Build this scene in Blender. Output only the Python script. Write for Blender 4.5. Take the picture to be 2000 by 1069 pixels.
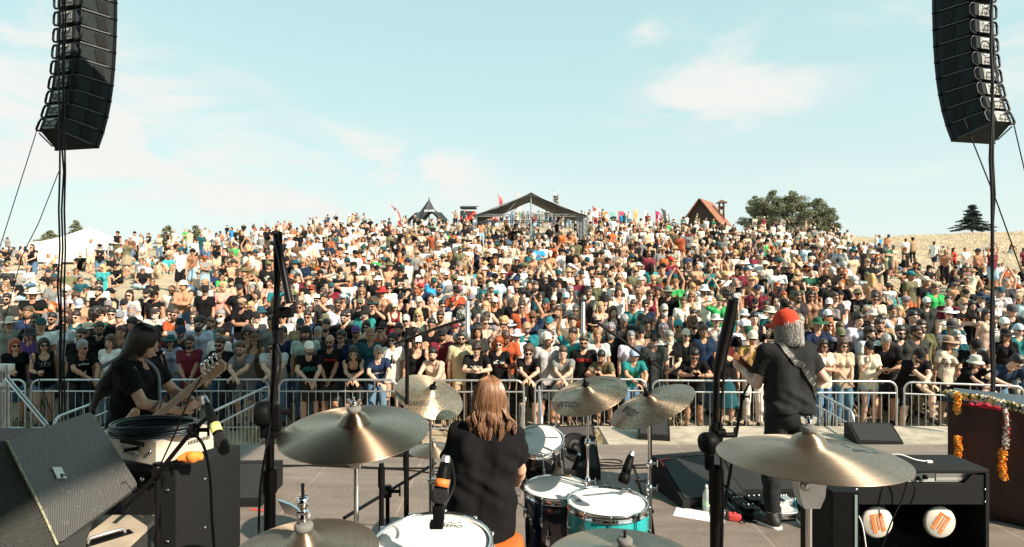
import bpy, bmesh, math, random
import numpy as np
from mathutils import Vector, Matrix, Euler
from mathutils.bvhtree import BVHTree
random.seed(7); rng = np.random.default_rng(11)
S = bpy.context.scene
C = S.collection
for _o in list(bpy.data.objects): bpy.data.objects.remove(_o)
R = math.radians

# ------------------------------------------------------------------ camera, sky, sun, exposure
CAMZ = 2.12; F = 1150.0
cam = bpy.data.cameras.new('camera'); camo = bpy.data.objects.new('camera', cam); C.objects.link(camo)
camo.location = (0, 0, CAMZ); camo.rotation_euler = (R(90), 0, 0)
cam.sensor_width = 36; cam.lens = 36 * F / 2000; cam.clip_start = .05; cam.clip_end = 2000
S.camera = camo
S.view_settings.view_transform = 'Standard'; S.view_settings.look = 'None'
S.view_settings.gamma = 1; S.view_settings.exposure = 0.86
SUN_AZ, SUN_EL = 128.0, 36.0                       # clockwise from +Y
w = bpy.data.worlds.new('World'); S.world = w; w.use_nodes = True
nt = w.node_tree; N = nt.nodes; L = nt.links
N.clear()
wout = N.new('ShaderNodeOutputWorld'); bg = N.new('ShaderNodeBackground'); L.new(bg.outputs[0], wout.inputs[0])
sky = N.new('ShaderNodeTexSky'); sky.sky_type = 'NISHITA'; sky.sun_disc = False
sky.sun_elevation = R(SUN_EL); sky.sun_rotation = R(SUN_AZ); sky.altitude = 900; sky.air_density = 1.0; sky.dust_density = 1.2; sky.ozone_density = 1.0
bg.inputs[1].default_value = 0.078
def wm(op, a, b=None, c=None, clamp=False):
    n = N.new('ShaderNodeMath'); n.operation = op; n.use_clamp = clamp
    for i, v in enumerate((a, b, c)):
        if v is None: continue
        if isinstance(v, (int, float)): n.inputs[i].default_value = v
        else: L.new(v, n.inputs[i])
    return n.outputs[0]
geo = N.new('ShaderNodeTexCoord'); sp = N.new('ShaderNodeSeparateXYZ'); L.new(geo.outputs['Generated'], sp.inputs[0])
az = wm('ARCTAN2', sp.outputs[0], sp.outputs[1]); el = wm('ARCSINE', sp.outputs[2])
cb = N.new('ShaderNodeCombineXYZ'); L.new(az, cb.inputs[0]); L.new(wm('MULTIPLY', el, 2.6), cb.inputs[1])
nz = N.new('ShaderNodeTexNoise'); nz.inputs['Scale'].default_value = 4.2; nz.inputs['Detail'].default_value = 9; nz.inputs['Roughness'].default_value = .58; nz.inputs['Distortion'].default_value = .9
L.new(cb.outputs[0], nz.inputs['Vector'])
nz2 = N.new('ShaderNodeTexNoise'); nz2.inputs['Scale'].default_value = 1.1; nz2.inputs['Detail'].default_value = 3; L.new(cb.outputs[0], nz2.inputs['Vector'])
def px_dir(u, v):
    x, y, z = (u-1000)/F, 1.0, (534.5-v)/F
    return math.atan2(x, y), math.asin(z/math.sqrt(x*x+y*y+z*z))
tot = None
for (u, v, a, b, rot, s) in [(-60,150,.20,.16,0,1.0),(140,90,.13,.055,-28,.85),(430,140,.10,.020,-14,.40),(250,300,.24,.050,-14,1.0),(620,300,.27,.040,-13,.95),(860,330,.20,.045,-14,.9),(520,385,.40,.030,-3,.7),
                            (1440,160,.20,.075,6,.85),(1400,215,.12,.030,0,.45),(1268,68,.042,.020,14,1.05),(1780,330,.30,.035,3,.5),(1990,110,.09,.055,20,.9),(1700,30,.16,.02,8,.5),(1830,45,.10,.03,12,.6)]:
    a0, e0 = px_dir(u, v); cr, sr = math.cos(R(rot)), math.sin(R(rot))
    du = wm('SUBTRACT', az, a0); dv = wm('SUBTRACT', el, e0)
    p = wm('ADD', wm('MULTIPLY', du, cr/a), wm('MULTIPLY', dv, sr/a)); q = wm('ADD', wm('MULTIPLY', du, -sr/b), wm('MULTIPLY', dv, cr/b))
    g = wm('POWER', 2.718, wm('MULTIPLY', wm('ADD', wm('MULTIPLY', p, p), wm('MULTIPLY', q, q)), -1.0))
    g = wm('MULTIPLY', g, s)
    tot = g if tot is None else wm('ADD', tot, g)
gen = wm('MULTIPLY', wm('SUBTRACT', nz2.outputs[0], .46), .6)
beh = wm('MULTIPLY', wm('GREATER_THAN', .2, sp.outputs[1]), .22)      # more cloud in the half of the sky behind the stage
dens = wm('ADD', wm('MULTIPLY', wm('ADD', wm('ADD', tot, gen), beh), wm('MULTIPLY_ADD', nz.outputs[0], 4.6, -1.62)), 0.0)
mr = N.new('ShaderNodeMapRange'); mr.interpolation_type = 'SMOOTHSTEP'; mr.inputs[1].default_value = .06; mr.inputs[2].default_value = 1.25; L.new(dens, mr.inputs[0])
tint = N.new('ShaderNodeMix'); tint.data_type = 'RGBA'; tint.blend_type = 'MULTIPLY'; tint.inputs[0].default_value = 1
L.new(sky.outputs[0], tint.inputs[6]); tint.inputs[7].default_value = (1.9, 2.1, 1.5, 1)
flat = N.new('ShaderNodeMix'); flat.data_type = 'RGBA'; flat.inputs[0].default_value = .78; L.new(tint.outputs[2], flat.inputs[6]); flat.inputs[7].default_value = (3.2, 5.6, 5.75, 1)
hz = wm('POWER', 2.718, wm('MULTIPLY', wm('ABSOLUTE', el), -3.6))       # bright haze towards the horizon
hm = N.new('ShaderNodeMix'); hm.data_type = 'RGBA'; L.new(wm('MULTIPLY', hz, .95), hm.inputs[0]); L.new(flat.outputs[2], hm.inputs[6]); hm.inputs[7].default_value = (6.2, 6.5, 6.3, 1)
cm = N.new('ShaderNodeMix'); cm.data_type = 'RGBA'; L.new(wm('MULTIPLY', mr.outputs[0], .92), cm.inputs[0]); L.new(hm.outputs[2], cm.inputs[6]); cm.inputs[7].default_value = (6.5, 6.5, 6.25, 1)
L.new(cm.outputs[2], bg.inputs[0])
sd = bpy.data.lights.new('sun', 'SUN'); sd.energy = 5.0; sd.angle = R(.5); sd.color = (1, .87, .71)
so = bpy.data.objects.new('sun', sd); C.objects.link(so)
sdir = Vector((math.sin(R(SUN_AZ))*math.cos(R(SUN_EL)), math.cos(R(SUN_AZ))*math.cos(R(SUN_EL)), math.sin(R(SUN_EL))))
so.rotation_euler = sdir.to_track_quat('Z', 'Y').to_euler(); so.location = (20, -20, 25)

# ------------------------------------------------------------------ helpers
def P(u, v, d): return Vector(((u-1000)/F*d, d, CAMZ+(534.5-v)/F*d))
def tag(o, label=None, cat=None, group=None, kind=None):
    if label: o['label'] = label
    if cat: o['category'] = cat
    if group: o['group'] = group
    if kind: o['kind'] = kind
    return o
def empty(name, loc, rz=0, label=None, cat=None, group=None):
    o = bpy.data.objects.new(name, None); C.objects.link(o); o.location = loc; o.rotation_euler = (0, 0, rz); o.empty_display_size = .1
    return tag(o, label, cat, group)
MATS = {}
def mat(name, col=(.5,.5,.5), rough=.6, metal=0, bump=0, bscale=60, var=0, vscale=8, objcol=False, attr=None, coat=0, spec=None, stretch=None, var2=None, trans=0, alpha=None, sheen=0, coord='Object'):
    if name in MATS: return MATS[name]
    m = bpy.data.materials.new(name); m.use_nodes = True; MATS[name] = m
    n = m.node_tree.nodes; l = m.node_tree.links; b = n['Principled BSDF']
    b.inputs['Roughness'].default_value = rough; b.inputs['Metallic'].default_value = metal
    if coat: b.inputs['Coat Weight'].default_value = coat
    if spec is not None: b.inputs['Specular IOR Level'].default_value = spec
    if trans: b.inputs['Transmission Weight'].default_value = trans
    if alpha is not None: b.inputs['Alpha'].default_value = alpha
    if sheen: b.inputs['Sheen Weight'].default_value = sheen
    tc = n.new('ShaderNodeTexCoord'); vec = tc.outputs[coord]
    if stretch:
        mp = n.new('ShaderNodeMapping'); mp.inputs['Scale'].default_value = stretch; l.new(vec, mp.inputs[0]); vec = mp.outputs[0]
    if objcol:
        src = n.new('ShaderNodeObjectInfo').outputs['Color']
    elif attr:
        a = n.new('ShaderNodeAttribute'); a.attribute_name = attr; src = a.outputs['Color']
    else:
        c = n.new('ShaderNodeRGB'); c.outputs[0].default_value = (*col, 1); src = c.outputs[0]
    if var:
        t = n.new('ShaderNodeTexNoise'); t.inputs['Scale'].default_value = vscale; t.inputs['Detail'].default_value = 6; l.new(vec, t.inputs['Vector'])
        if var2 is None:
            h = n.new('ShaderNodeMapRange'); h.inputs[1].default_value = .3; h.inputs[2].default_value = .7; h.inputs[3].default_value = 1-var; h.inputs[4].default_value = 1+var; l.new(t.outputs[0], h.inputs[0])
            v = n.new('ShaderNodeVectorMath'); v.operation = 'SCALE'; l.new(src, v.inputs[0]); l.new(h.outputs[0], v.inputs['Scale']); src = v.outputs[0]
        else:
            h = n.new('ShaderNodeMapRange'); h.inputs[1].default_value = .5-.25*var; h.inputs[2].default_value = .5+.25*var; l.new(t.outputs[0], h.inputs[0])
            x = n.new('ShaderNodeMix'); x.data_type = 'RGBA'; l.new(h.outputs[0], x.inputs[0]); l.new(src, x.inputs[6]); x.inputs[7].default_value = (*var2, 1); src = x.outputs[2]
    l.new(src, b.inputs['Base Color'])
    if bump:
        t = n.new('ShaderNodeTexNoise'); t.inputs['Scale'].default_value = bscale; t.inputs['Detail'].default_value = 5; l.new(vec, t.inputs['Vector'])
        bp = n.new('ShaderNodeBump'); bp.inputs['Strength'].default_value = bump; bp.inputs['Distance'].default_value = .01; l.new(t.outputs[0], bp.inputs['Height']); l.new(bp.outputs[0], b.inputs['Normal'])
    return m
def mesh_obj(name, v, f, mats, parent=None, smooth=True, mi=None, loc=None):
    me = bpy.data.meshes.new(name); me.from_pydata([tuple(p) for p in v], [], [tuple(q) for q in f])
    for m in (mats if isinstance(mats, (list, tuple)) else [mats]): me.materials.append(m)
    if smooth is True: me.shade_smooth()
    if mi is not None: me.polygons.foreach_set('material_index', mi)
    o = bpy.data.objects.new(name, me); C.objects.link(o)
    if loc is not None: o.location = loc
    if parent: o.parent = parent
    return o
def np_mesh(name, v, q, mats, smooth=True, mi=None, col=None):
    """mesh from numpy: v (n,3), q (m,4) quads"""
    me = bpy.data.meshes.new(name); n = len(v); m = len(q)
    me.vertices.add(n); me.vertices.foreach_set('co', np.asarray(v, np.float32).ravel())
    me.loops.add(m*4); me.loops.foreach_set('vertex_index', np.asarray(q, np.int32).ravel())
    me.polygons.add(m); me.polygons.foreach_set('loop_start', np.arange(0, m*4, 4, dtype=np.int32))
    for k in (mats if isinstance(mats, (list, tuple)) else [mats]): me.materials.append(k)
    if mi is not None: me.polygons.foreach_set('material_index', np.asarray(mi, np.int32))
    me.polygons.foreach_set('use_smooth', np.full(m, smooth, bool))
    if col is not None:
        a = me.color_attributes.new('col', 'FLOAT_COLOR', 'POINT'); a.data.foreach_set('color', np.asarray(col, np.float32).ravel())
    me.update(calc_edges=True); me.validate()
    return me
def link(name, me, parent=None, loc=(0,0,0), rz=0):
    o = bpy.data.objects.new(name, me); C.objects.link(o); o.location = loc; o.rotation_euler = (0,0,rz)
    if parent: o.parent = parent
    return o
def frame(d, up=Vector((0,0,1))):
    z = Vector(d).normalized(); x = up.cross(z)
    if x.length < 1e-4: x = Vector((1,0,0)).cross(z)
    x.normalize(); return x, z.cross(x), z
class MB:
    """collects shapes; build() links them as one mesh object"""
    def __init__(s): s.v = []; s.f = []; s.m = []; s.sm = []; s.M = Matrix.Identity(4)
    def add(s, v, f, mi=0, smooth=False):
        o = len(s.v); s.v += [s.M @ Vector(p) for p in v]; s.f += [tuple(i+o for i in q) for q in f]; s.m += [mi]*len(f); s.sm += [smooth]*len(f); return s
    def box(s, c, d, rz=0, bev=0, mi=0, rot=None):
        bm = bmesh.new(); bmesh.ops.create_cube(bm, size=1)
        for v in bm.verts: v.co = Vector((v.co.x*d[0], v.co.y*d[1], v.co.z*d[2]))
        if bev: bmesh.ops.bevel(bm, geom=bm.edges[:], offset=bev, segments=3, affect='EDGES', profile=.5)
        M = Matrix.Translation(c) @ (rot.to_matrix().to_4x4() if rot else Matrix.Rotation(rz, 4, 'Z'))
        v = [M @ x.co for x in bm.verts]; f = [[a.index for a in g.verts] for g in bm.faces]; bm.free()
        return s.add(v, f, mi, bool(bev) and bev > .004)
    def tube(s, pts, r, n=8, mi=0, caps=True, smooth=True):
        pts = [Vector(p) for p in pts]; k = len(pts); rr = r if isinstance(r, (list, tuple)) else [r]*k
        v = []; px = None
        for i, p in enumerate(pts):
            d = (pts[min(i+1, k-1)]-pts[max(i-1, 0)])
            if d.length < 1e-9: d = Vector((0,0,1))
            d.normalize()
            if px is None: px, py, _ = frame(d)
            else:
                px = (px - d*px.dot(d)); px = px.normalized() if px.length > 1e-6 else frame(d)[0]; py = d.cross(px)
            for j in range(n):
                a = 2*math.pi*j/n; v.append(p+px*math.cos(a)*rr[i]+py*math.sin(a)*rr[i])
        f = [(i*n+j, i*n+(j+1) % n, (i+1)*n+(j+1) % n, (i+1)*n+j) for i in range(k-1) for j in range(n)]
        s.add(v, f, mi, smooth)
        if caps:
            s.add([v[j] for j in range(n)], [tuple(range(n))[::-1]], mi); s.add([v[(k-1)*n+j] for j in range(n)], [tuple(range(n))], mi)
        return s
    def lathe(s, prof, n=32, mi=0, org=(0,0,0), axis=(0,0,1), smooth=True):
        x, y, z = frame(axis, Vector((0,1,0)) if abs(Vector(axis).normalized().z) > .95 else Vector((0,0,1))); org = Vector(org)
        v = [org+x*math.cos(2*math.pi*j/n)*r+y*math.sin(2*math.pi*j/n)*r+z*h for r, h in prof for j in range(n)]
        k = len(prof)
        f = [(i*n+j, i*n+(j+1) % n, (i+1)*n+(j+1) % n, (i+1)*n+j) for i in range(k-1) for j in range(n)]
        return s.add(v, f, mi, smooth)
    def prism(s, poly, vec, mi=0, smooth=False):
        n = len(poly); poly = [Vector(p) for p in poly]; vec = Vector(vec)
        v = poly+[p+vec for p in poly]
        return s.add(v, [tuple(range(n))[::-1], tuple(range(n, 2*n))]+[(i, (i+1) % n, n+(i+1) % n, n+i) for i in range(n)], mi, smooth)
    def quad(s, a, b, c, d, mi=0): return s.add([a, b, c, d], [(0,1,2,3)], mi)
    def build(s, name, mats, parent=None, loc=None, rz=None):
        me = bpy.data.meshes.new(name); me.from_pydata([tuple(p) for p in s.v], [], s.f)
        for m in (mats if isinstance(mats, (list, tuple)) else [mats]): me.materials.append(m)
        me.polygons.foreach_set('material_index', s.m); me.polygons.foreach_set('use_smooth', s.sm); me.update()
        bm = bmesh.new(); bm.from_mesh(me); bmesh.ops.recalc_face_normals(bm, faces=bm.faces[:]); bm.to_mesh(me); bm.free()
        o = bpy.data.objects.new(name, me); C.objects.link(o)
        if loc is not None: o.location = loc
        if rz is not None: o.rotation_euler = (0,0,rz)
        if parent: o.parent = parent
        return o
def bez(p0, p1, p2, p3, n=16):
    p0, p1, p2, p3 = map(Vector, (p0, p1, p2, p3)); out = []
    for i in range(n+1):
        t = i/n; out.append(p0*(1-t)**3+p1*3*t*(1-t)**2+p2*3*t*t*(1-t)+p3*t**3)
    return out
def smoothpath(pts, k=6):
    pts = [Vector(p) for p in pts]; out = []
    for i in range(len(pts)-1):
        a = pts[max(i-1,0)]; b = pts[i]; c = pts[i+1]; d = pts[min(i+2, len(pts)-1)]
        for j in range(k):
            t = j/k; out.append(.5*((2*b)+(c-a)*t+(2*a-5*b+4*c-d)*t*t+(3*b-a-3*c+d)*t**3))
    return out+[pts[-1]]
_tc = {}
def text_geo(txt, font=None, italic=0, bold=0):
    key = (txt, italic, bold)
    if key in _tc: return _tc[key]
    cu = bpy.data.curves.new('t', 'FONT'); cu.body = txt; cu.align_x = 'CENTER'; cu.align_y = 'CENTER'; cu.shear = italic; cu.offset = bold; cu.resolution_u = 2; cu.space_line = .8
    o = bpy.data.objects.new('t', cu); C.objects.link(o); bpy.context.view_layer.update()
    me = o.to_mesh(); v = [p.co.copy() for p in me.vertices]; f = [tuple(p.vertices) for p in me.polygons]; o.to_mesh_clear()
    bpy.data.objects.remove(o); bpy.data.curves.remove(cu)
    if not v: return ([], [])
    w_ = max(p.x for p in v)-min(p.x for p in v)
    v = [p/w_ for p in v]
    _tc[key] = (v, f); return _tc[key]
def text_on(txt, M, width, m, parent, name='lettering', off=.001, italic=0, bold=.0, bvh=None, push=.004, hs=1):
    """flat letters in plane of matrix M (x right, y up, z out); with bvh they are laid on that surface"""
    v, f = text_geo(txt, italic=italic, bold=bold); vv = []
    for p in v:
        q = M @ Vector((p.x*width, p.y*width*hs, off))
        if bvh:
            n = (M.to_3x3() @ Vector((0,0,1))).normalized()
            h = bvh.ray_cast(q+n*.3, -n, .6)
            if h[0] is not None: q = h[0]+n*push
        vv.append(q)
    return mesh_obj(name, vv, f, m, parent, smooth=False)
def plane_M(o, xdir, n):
    n = Vector(n).normalized(); x = Vector(xdir); x = (x-n*x.dot(n)).normalized(); y = n.cross(x)
    M = Matrix((x, y, n)).transposed().to_4x4(); M.translation = Vector(o); return M

# ------------------------------------------------------------------ ground profile (heights relative to the stage floor)
GZ = -0.75
def interp(x, xs, ys): return np.interp(x, xs, ys)
_us = [-400,0,200,350,500,650,800,1200,1400,1550,1700,1850,2000,2400]
_sk = [505,499,494,480,464,448,442,440,448,460,464,457,452,440]
_z35u = [-400,200,500,900,1300,1600,1750,2000,2400]; _z35 = [.7,.75,.95,1.05,1.0,.45,0.0,-.25,-.3]
def ground(x, y):
    x = np.asarray(x, float); y = np.asarray(y, float); d = np.maximum(y, 1.0)
    u = 1000+F*x/np.maximum(d, 10)
    z35 = interp(u, _z35u, _z35); z64 = (534.5-interp(u, _us, _sk))/F*64
    z = np.full(np.broadcast(x, y).shape, -2.87)
    def seg(z, d0, z0, d1, z1):
        t = np.clip((d-d0)/(d1-d0), 0, 1); return np.where(d > d0, z0+(z1-z0)*t, z)
    z = seg(z, 10.9, -2.87, 15.5, -1.95); z = seg(z, 15.5, -1.95, 22, -.80); z = seg(z, 22, -.80, 35, z35); z = seg(z, 35, z35, 64, z64)
    z = np.where(d > 64, z64-(d-64)*.055-.0004*(d-64)**2, z)
    z = z+.05*np.sin(x*.9+y*.4)*np.clip((d-12)/8, 0, 1)
    return np.maximum(z, -14)+CAMZ
# ------------------------------------------------------------------ bodies: implicit surfaces turned into one continuous mesh
def nets(D, org, h):
    ins = D < 0
    c = np.zeros(tuple(s-1 for s in D.shape), np.int8)
    for i in (0,1):
        for j in (0,1):
            for k in (0,1): c += ins[i:D.shape[0]-1+i, j:D.shape[1]-1+j, k:D.shape[2]-1+k]
    act = (c > 0) & (c < 8); ci = np.argwhere(act); idx = -np.ones(c.shape, np.int32); idx[act] = np.arange(len(ci))
    acc = np.zeros((len(ci), 3)); cnt = np.zeros(len(ci))
    cor = [(0,0,0),(1,0,0),(0,1,0),(1,1,0),(0,0,1),(1,0,1),(0,1,1),(1,1,1)]
    val = [D[ci[:,0]+a, ci[:,1]+b, ci[:,2]+d] for a, b, d in cor]
    for p, q in [(0,1),(2,3),(4,5),(6,7),(0,2),(1,3),(4,6),(5,7),(0,4),(1,5),(2,6),(3,7)]:
        a, b = val[p], val[q]; m = (a < 0) != (b < 0); t = np.where(m, a/np.where(a == b, 1, a-b), 0)
        pa, pb = np.array(cor[p]), np.array(cor[q]); acc += m[:,None]*(pa+(pb-pa)*t[:,None]); cnt += m
    V = (ci+acc/np.maximum(cnt, 1)[:,None])*h+org
    Q = []
    n = D.shape
    for ax in range(3):
        o1, o2 = [(1,2),(2,0),(0,1)][ax]
        sl = [slice(0, n[i]) for i in range(3)]; sl[ax] = slice(0, n[ax]-1); sl[o1] = slice(1, n[o1]-1); sl[o2] = slice(1, n[o2]-1)
        s2 = list(sl); s2[ax] = slice(1, n[ax])
        A = ins[tuple(sl)]; B = ins[tuple(s2)]; e = np.argwhere(A != B)
        if not len(e): continue
        flip = A[tuple(e.T)]; b = e.copy(); b[:,o1] += 1; b[:,o2] += 1
        def g(d1, d2): x = b.copy(); x[:,o1] += d1; x[:,o2] += d2; return idx[tuple(x.T)]
        q = np.stack([g(-1,-1), g(0,-1), g(0,0), g(-1,0)], 1); q[~flip] = q[~flip][:, ::-1]; Q.append(q)
    return V, np.concatenate(Q)
_wd = rng.normal(size=(9,3)); _wd /= np.linalg.norm(_wd, axis=1)[:,None]; _wp = rng.uniform(0, 6.28, 9)
def wnoise(X, f, seed=0):
    s = 0
    for i in range(9): s = s+np.sin((X[...,0]*_wd[i,0]+X[...,1]*_wd[i,1]+X[...,2]*_wd[i,2])*f*(.7+.12*i)+_wp[i]+seed*1.7)
    return s/4.0
class SDF:
    def __init__(s): s.p = []
    def cap(s, a, b, ra, rb=None, k=.02, cut=0, grp=0, sub=False, fl=None):
        s.p.append(('c', np.array(a, float), np.array(b, float), ra, ra if rb is None else rb, k, cut, grp, sub)); return s
    def ell(s, c, r, k=.02, R3=None, grp=0, sub=False):
        s.p.append(('e', np.array(c, float), np.array(r, float), np.eye(3) if R3 is None else np.array(R3), 0, k, 0, grp, sub)); return s
    def plane(s, o, n, grp=0, near=None):      # keeps the side the normal points away from
        s.p.append(('p', np.array(o, float), np.array(n, float), near, 0, 0, 0, grp, True)); return s
    @staticmethod
    def dist(p, X):
        if p[0] == 'c':
            a, b, ra, rb, cut = p[1], p[2], p[3], p[4], p[6]; ab = b-a; L2 = max(ab @ ab, 1e-9); t = ((X-a) @ ab)/L2; tc = np.clip(t, 0, 1)
            d = np.linalg.norm(X-a-tc[...,None]*ab, axis=-1)-(ra+(rb-ra)*tc)
            if cut & 1: d = np.maximum(d, (t-1)*math.sqrt(L2))
            if cut & 2: d = np.maximum(d, -t*math.sqrt(L2))
            return d
        if p[0] == 'e':
            q = (X-p[1]) @ p[3]; r = p[2]; n = q/r; l = np.linalg.norm(n, axis=-1); g = np.linalg.norm(n/r, axis=-1); return l*(l-1)/np.maximum(g, 1e-6)
        return -((X-p[1]) @ p[2]) * -1 if False else (X-p[1]) @ p[2]
    def bounds(s, p):
        if p[0] == 'c':
            r = max(p[3], p[4]); return np.minimum(p[1], p[2])-r, np.maximum(p[1], p[2])+r
        r = max(p[2]) if p[0] == 'e' else 0
        return p[1]-r, p[1]+r
    def mesh(s, h, disp=None):
        add = [p for p in s.p if not p[8]]; lo = np.min([s.bounds(p)[0] for p in add], 0)-3*h; hi = np.max([s.bounds(p)[1] for p in add], 0)+3*h
        n = np.ceil((hi-lo)/h).astype(int)+1; ax = [lo[i]+np.arange(n[i])*h for i in range(3)]
        D = np.ones(n, np.float32)
        for p in s.p:
            if p[0] == 'p':
                X = np.stack(np.meshgrid(*ax, indexing='ij'), -1); d = s.dist(p, X)
                if p[3] is not None: d = np.where(np.linalg.norm(X-p[1], axis=-1) < p[3], d, -1)
                D = np.maximum(D, d); continue
            a, b = s.bounds(p); e = p[5]+2.5*h+.012
            i0 = np.maximum(np.floor((a-e-lo)/h).astype(int), 0); i1 = np.minimum(np.ceil((b+e-lo)/h).astype(int)+1, n)
            if (i1 <= i0).any(): continue
            X = np.stack(np.meshgrid(*[ax[i][i0[i]:i1[i]] for i in range(3)], indexing='ij'), -1)
            d = s.dist(p, X); sl = tuple(slice(i0[i], i1[i]) for i in range(3)); o = D[sl]; k = max(p[5], 1e-4)
            if p[8]: D[sl] = np.maximum(o, -d)
            else: hh = np.maximum(k-np.abs(o-d), 0)/k; D[sl] = np.minimum(o, d)-hh*hh*k*.25
        if disp:
            X = np.stack(np.meshgrid(*ax, indexing='ij'), -1); m = np.abs(D) < .05; D[m] += disp(X[m])
        return nets(D, lo, h)
    def groups(s, V):
        best = np.full(len(V), 9.0); g = np.zeros(len(V), int)
        for p in s.p:
            if p[8]: continue
            d = s.dist(p, V); m = d < best; best[m] = d[m]; g[m] = p[7]
        return g
def rotm(yaw=0, pitch=0, roll=0):       # pitch>0 tips towards -Y (forwards)
    return np.array(Euler((R(pitch), R(roll), R(yaw)), 'XYZ').to_matrix())
def ik(a, t, l1, l2, hint):
    a = np.array(a, float); t = np.array(t, float); d = t-a; L_ = np.linalg.norm(d)
    if L_ > (l1+l2)*.995: t = a+d/L_*(l1+l2)*.995; d = t-a; L_ = np.linalg.norm(d)
    x = (l1*l1-l2*l2+L_*L_)/(2*L_); hgt = math.sqrt(max(l1*l1-x*x, 0)); u = d/L_; hv = np.array(hint, float); hv -= u*(hv @ u); hv /= max(np.linalg.norm(hv), 1e-6)
    return a+u*x+hv*hgt, t
class Pose:
    """skeleton of a figure 1.75 m tall facing -Y; x>0 is the figure's left"""
    def __init__(s, H=(0,0,.93), lean=3, twist=0, hy=0, hp=0, lw=(.24,-.05,.80), rw=(-.24,-.05,.80), le=(.6,.6,0), re=(-.6,.6,0), la=(.11,0,.085), ra=(-.11,0,.085), lk=(.1,-1,0), rk=(-.1,-1,0),
                 fem=False, curl=.5, lhd=None, rhd=None, footyaw=12, sway=0, lcurl=None, rcurl=None, lpn=None, rpn=None, belly=0, hroll=0):
        s.fem = fem; s.H = np.array(H, float); s.T = rotm(twist, lean, sway); s.sh = .160 if fem else .180; s.belly = belly
        s.c = lambda x, y, z: s.H+s.T @ np.array([x, y, z-.93])
        s.HR = rotm(hy, hp, hroll); s.ho = s.c(0,-.005,1.50)+s.HR @ np.array([0,0,.02])
        s.hd = lambda x, y, z: s.ho+s.HR @ np.array([x, y, z])
        s.S = {1: s.c(s.sh, 0, 1.425), -1: s.c(-s.sh, 0, 1.425)}
        s.E = {}; s.W = {}; s.K = {}; s.A = {}; s.hip = {}
        for q, w_, e in ((1, lw, le), (-1, rw, re)): s.E[q], s.W[q] = ik(s.S[q], w_, .285, .255, e)
        PR = rotm(twist*.4)
        for q, a_, k_ in ((1, la, lk), (-1, ra, rk)): s.hip[q] = s.H+PR @ np.array([q*.088, 0, -.01]); s.K[q], s.A[q] = ik(s.hip[q], a_, .43, .42, k_)
        s.hdir = {1: lhd, -1: rhd}; s.curl = {1: curl if lcurl is None else lcurl, -1: curl if rcurl is None else rcurl}; s.fy = footyaw; s.pn = {1: lpn, -1: rpn}
    def M(s):       # head frame as matrix
        m = Matrix(s.HR.tolist()).to_4x4(); m.translation = s.ho; return m
    def head(s, D, g=0):
        h = s.hd; k3 = s.HR; f = .94 if s.fem else 1
        D.cap(h(0,.022,.07), s.c(0,.012,1.45), .050*f, .058*f, .02, grp=g)
        D.ell(h(0,.014,.146), (.077*f,.095*f,.092), .02, k3, g).ell(h(0,-.026,.088), (.060*f,.064,.082), .02, k3, g).ell(h(0,-.056,.026), (.030*f,.028,.024), .03, k3, g)
        D.cap(h(-.034*f,-.008,.046), h(.034*f,-.008,.046), .030, k=.03, grp=g)
        D.cap(h(0,-.086,.108), h(0,-.107,.076), .007, .0125, .012, grp=g).cap(h(-.030,-.082,.119), h(.030,-.082,.119), .009, k=.014, grp=g)
        for q in (1,-1): D.ell(h(q*.036,-.062,.074), (.020,.020,.020), .02, k3, g).ell(h(q*.077*f,.008,.094), (.009,.019,.031), .008, k3, g)
        D.cap(h(-.016,-.087,.044), h(.016,-.087,.044), .007, k=.008, grp=g)
        for q in (1,-1): D.ell(h(q*.031,-.100,.101), (.015,.013,.010), 0, k3, g, sub=True)
    def torso(s, D, g=0, o=0, arms=True, k=.04, hem=None, cutneck=False):
        c = s.c; f = s.fem
        for q in (1,-1):
            D.cap(s.H+s.T @ np.array([q*.055,.012,-.02]), c(q*.045,.005,1.08), (.118 if f else .108)+o, (.092 if f else .105)+o, k, grp=g)
            D.cap(c(q*.045,.005,1.08), c(q*(.062 if f else .078),.005,1.33), (.092 if f else .105)+o, (.098 if f else .112)+o, k, grp=g)
            D.cap(c(0,.012,1.445-.006), c(q*(s.sh-.015),.004,1.415), .048+o, .050+o, .03, grp=g)
            D.ell(s.S[q], (.054+o,.054+o,.058+o), .03, s.T, g)
            if f: D.ell(c(q*.075,-.095,1.285), (.052+o,.050+o,.052+o), .02, s.T, g)
            else: D.ell(c(q*.075,-.075,1.325), (.070+o,.045+o,.055+o), .03, s.T, g)
        if s.belly: D.ell(c(0,-.05,1.07), (.13+o,.10+s.belly+o,.14+o), .05, s.T, g)
    def arm(s, D, q, g=0, o=0, upto=None, k=.022, cut=0):
        f = .86 if s.fem else 1; S_, E_, W_ = s.S[q], s.E[q], s.W[q]
        if upto is None:
            D.cap(S_, E_, .050*f+o, .038*f+o, k, grp=g).ell((S_*.6+E_*.4), (.048*f+o,)*3, .02, grp=g)
            D.cap(E_, E_*.62+W_*.38, .038*f+o, .041*f+o, .014, grp=g).cap(E_*.62+W_*.38, W_, .041*f+o, .026*f+o, .014, grp=g)
        elif upto <= 1: D.cap(S_, S_+(E_-S_)*upto, .050*f+o, .047*f+o+.006, k, cut=1, grp=g)
        else:
            D.cap(S_, E_, .052*f+o, .044*f+o, k, grp=g).cap(E_, E_+(W_-E_)*(upto-1), .046*f+o, .036*f+o, .014, cut=1, grp=g)
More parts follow.
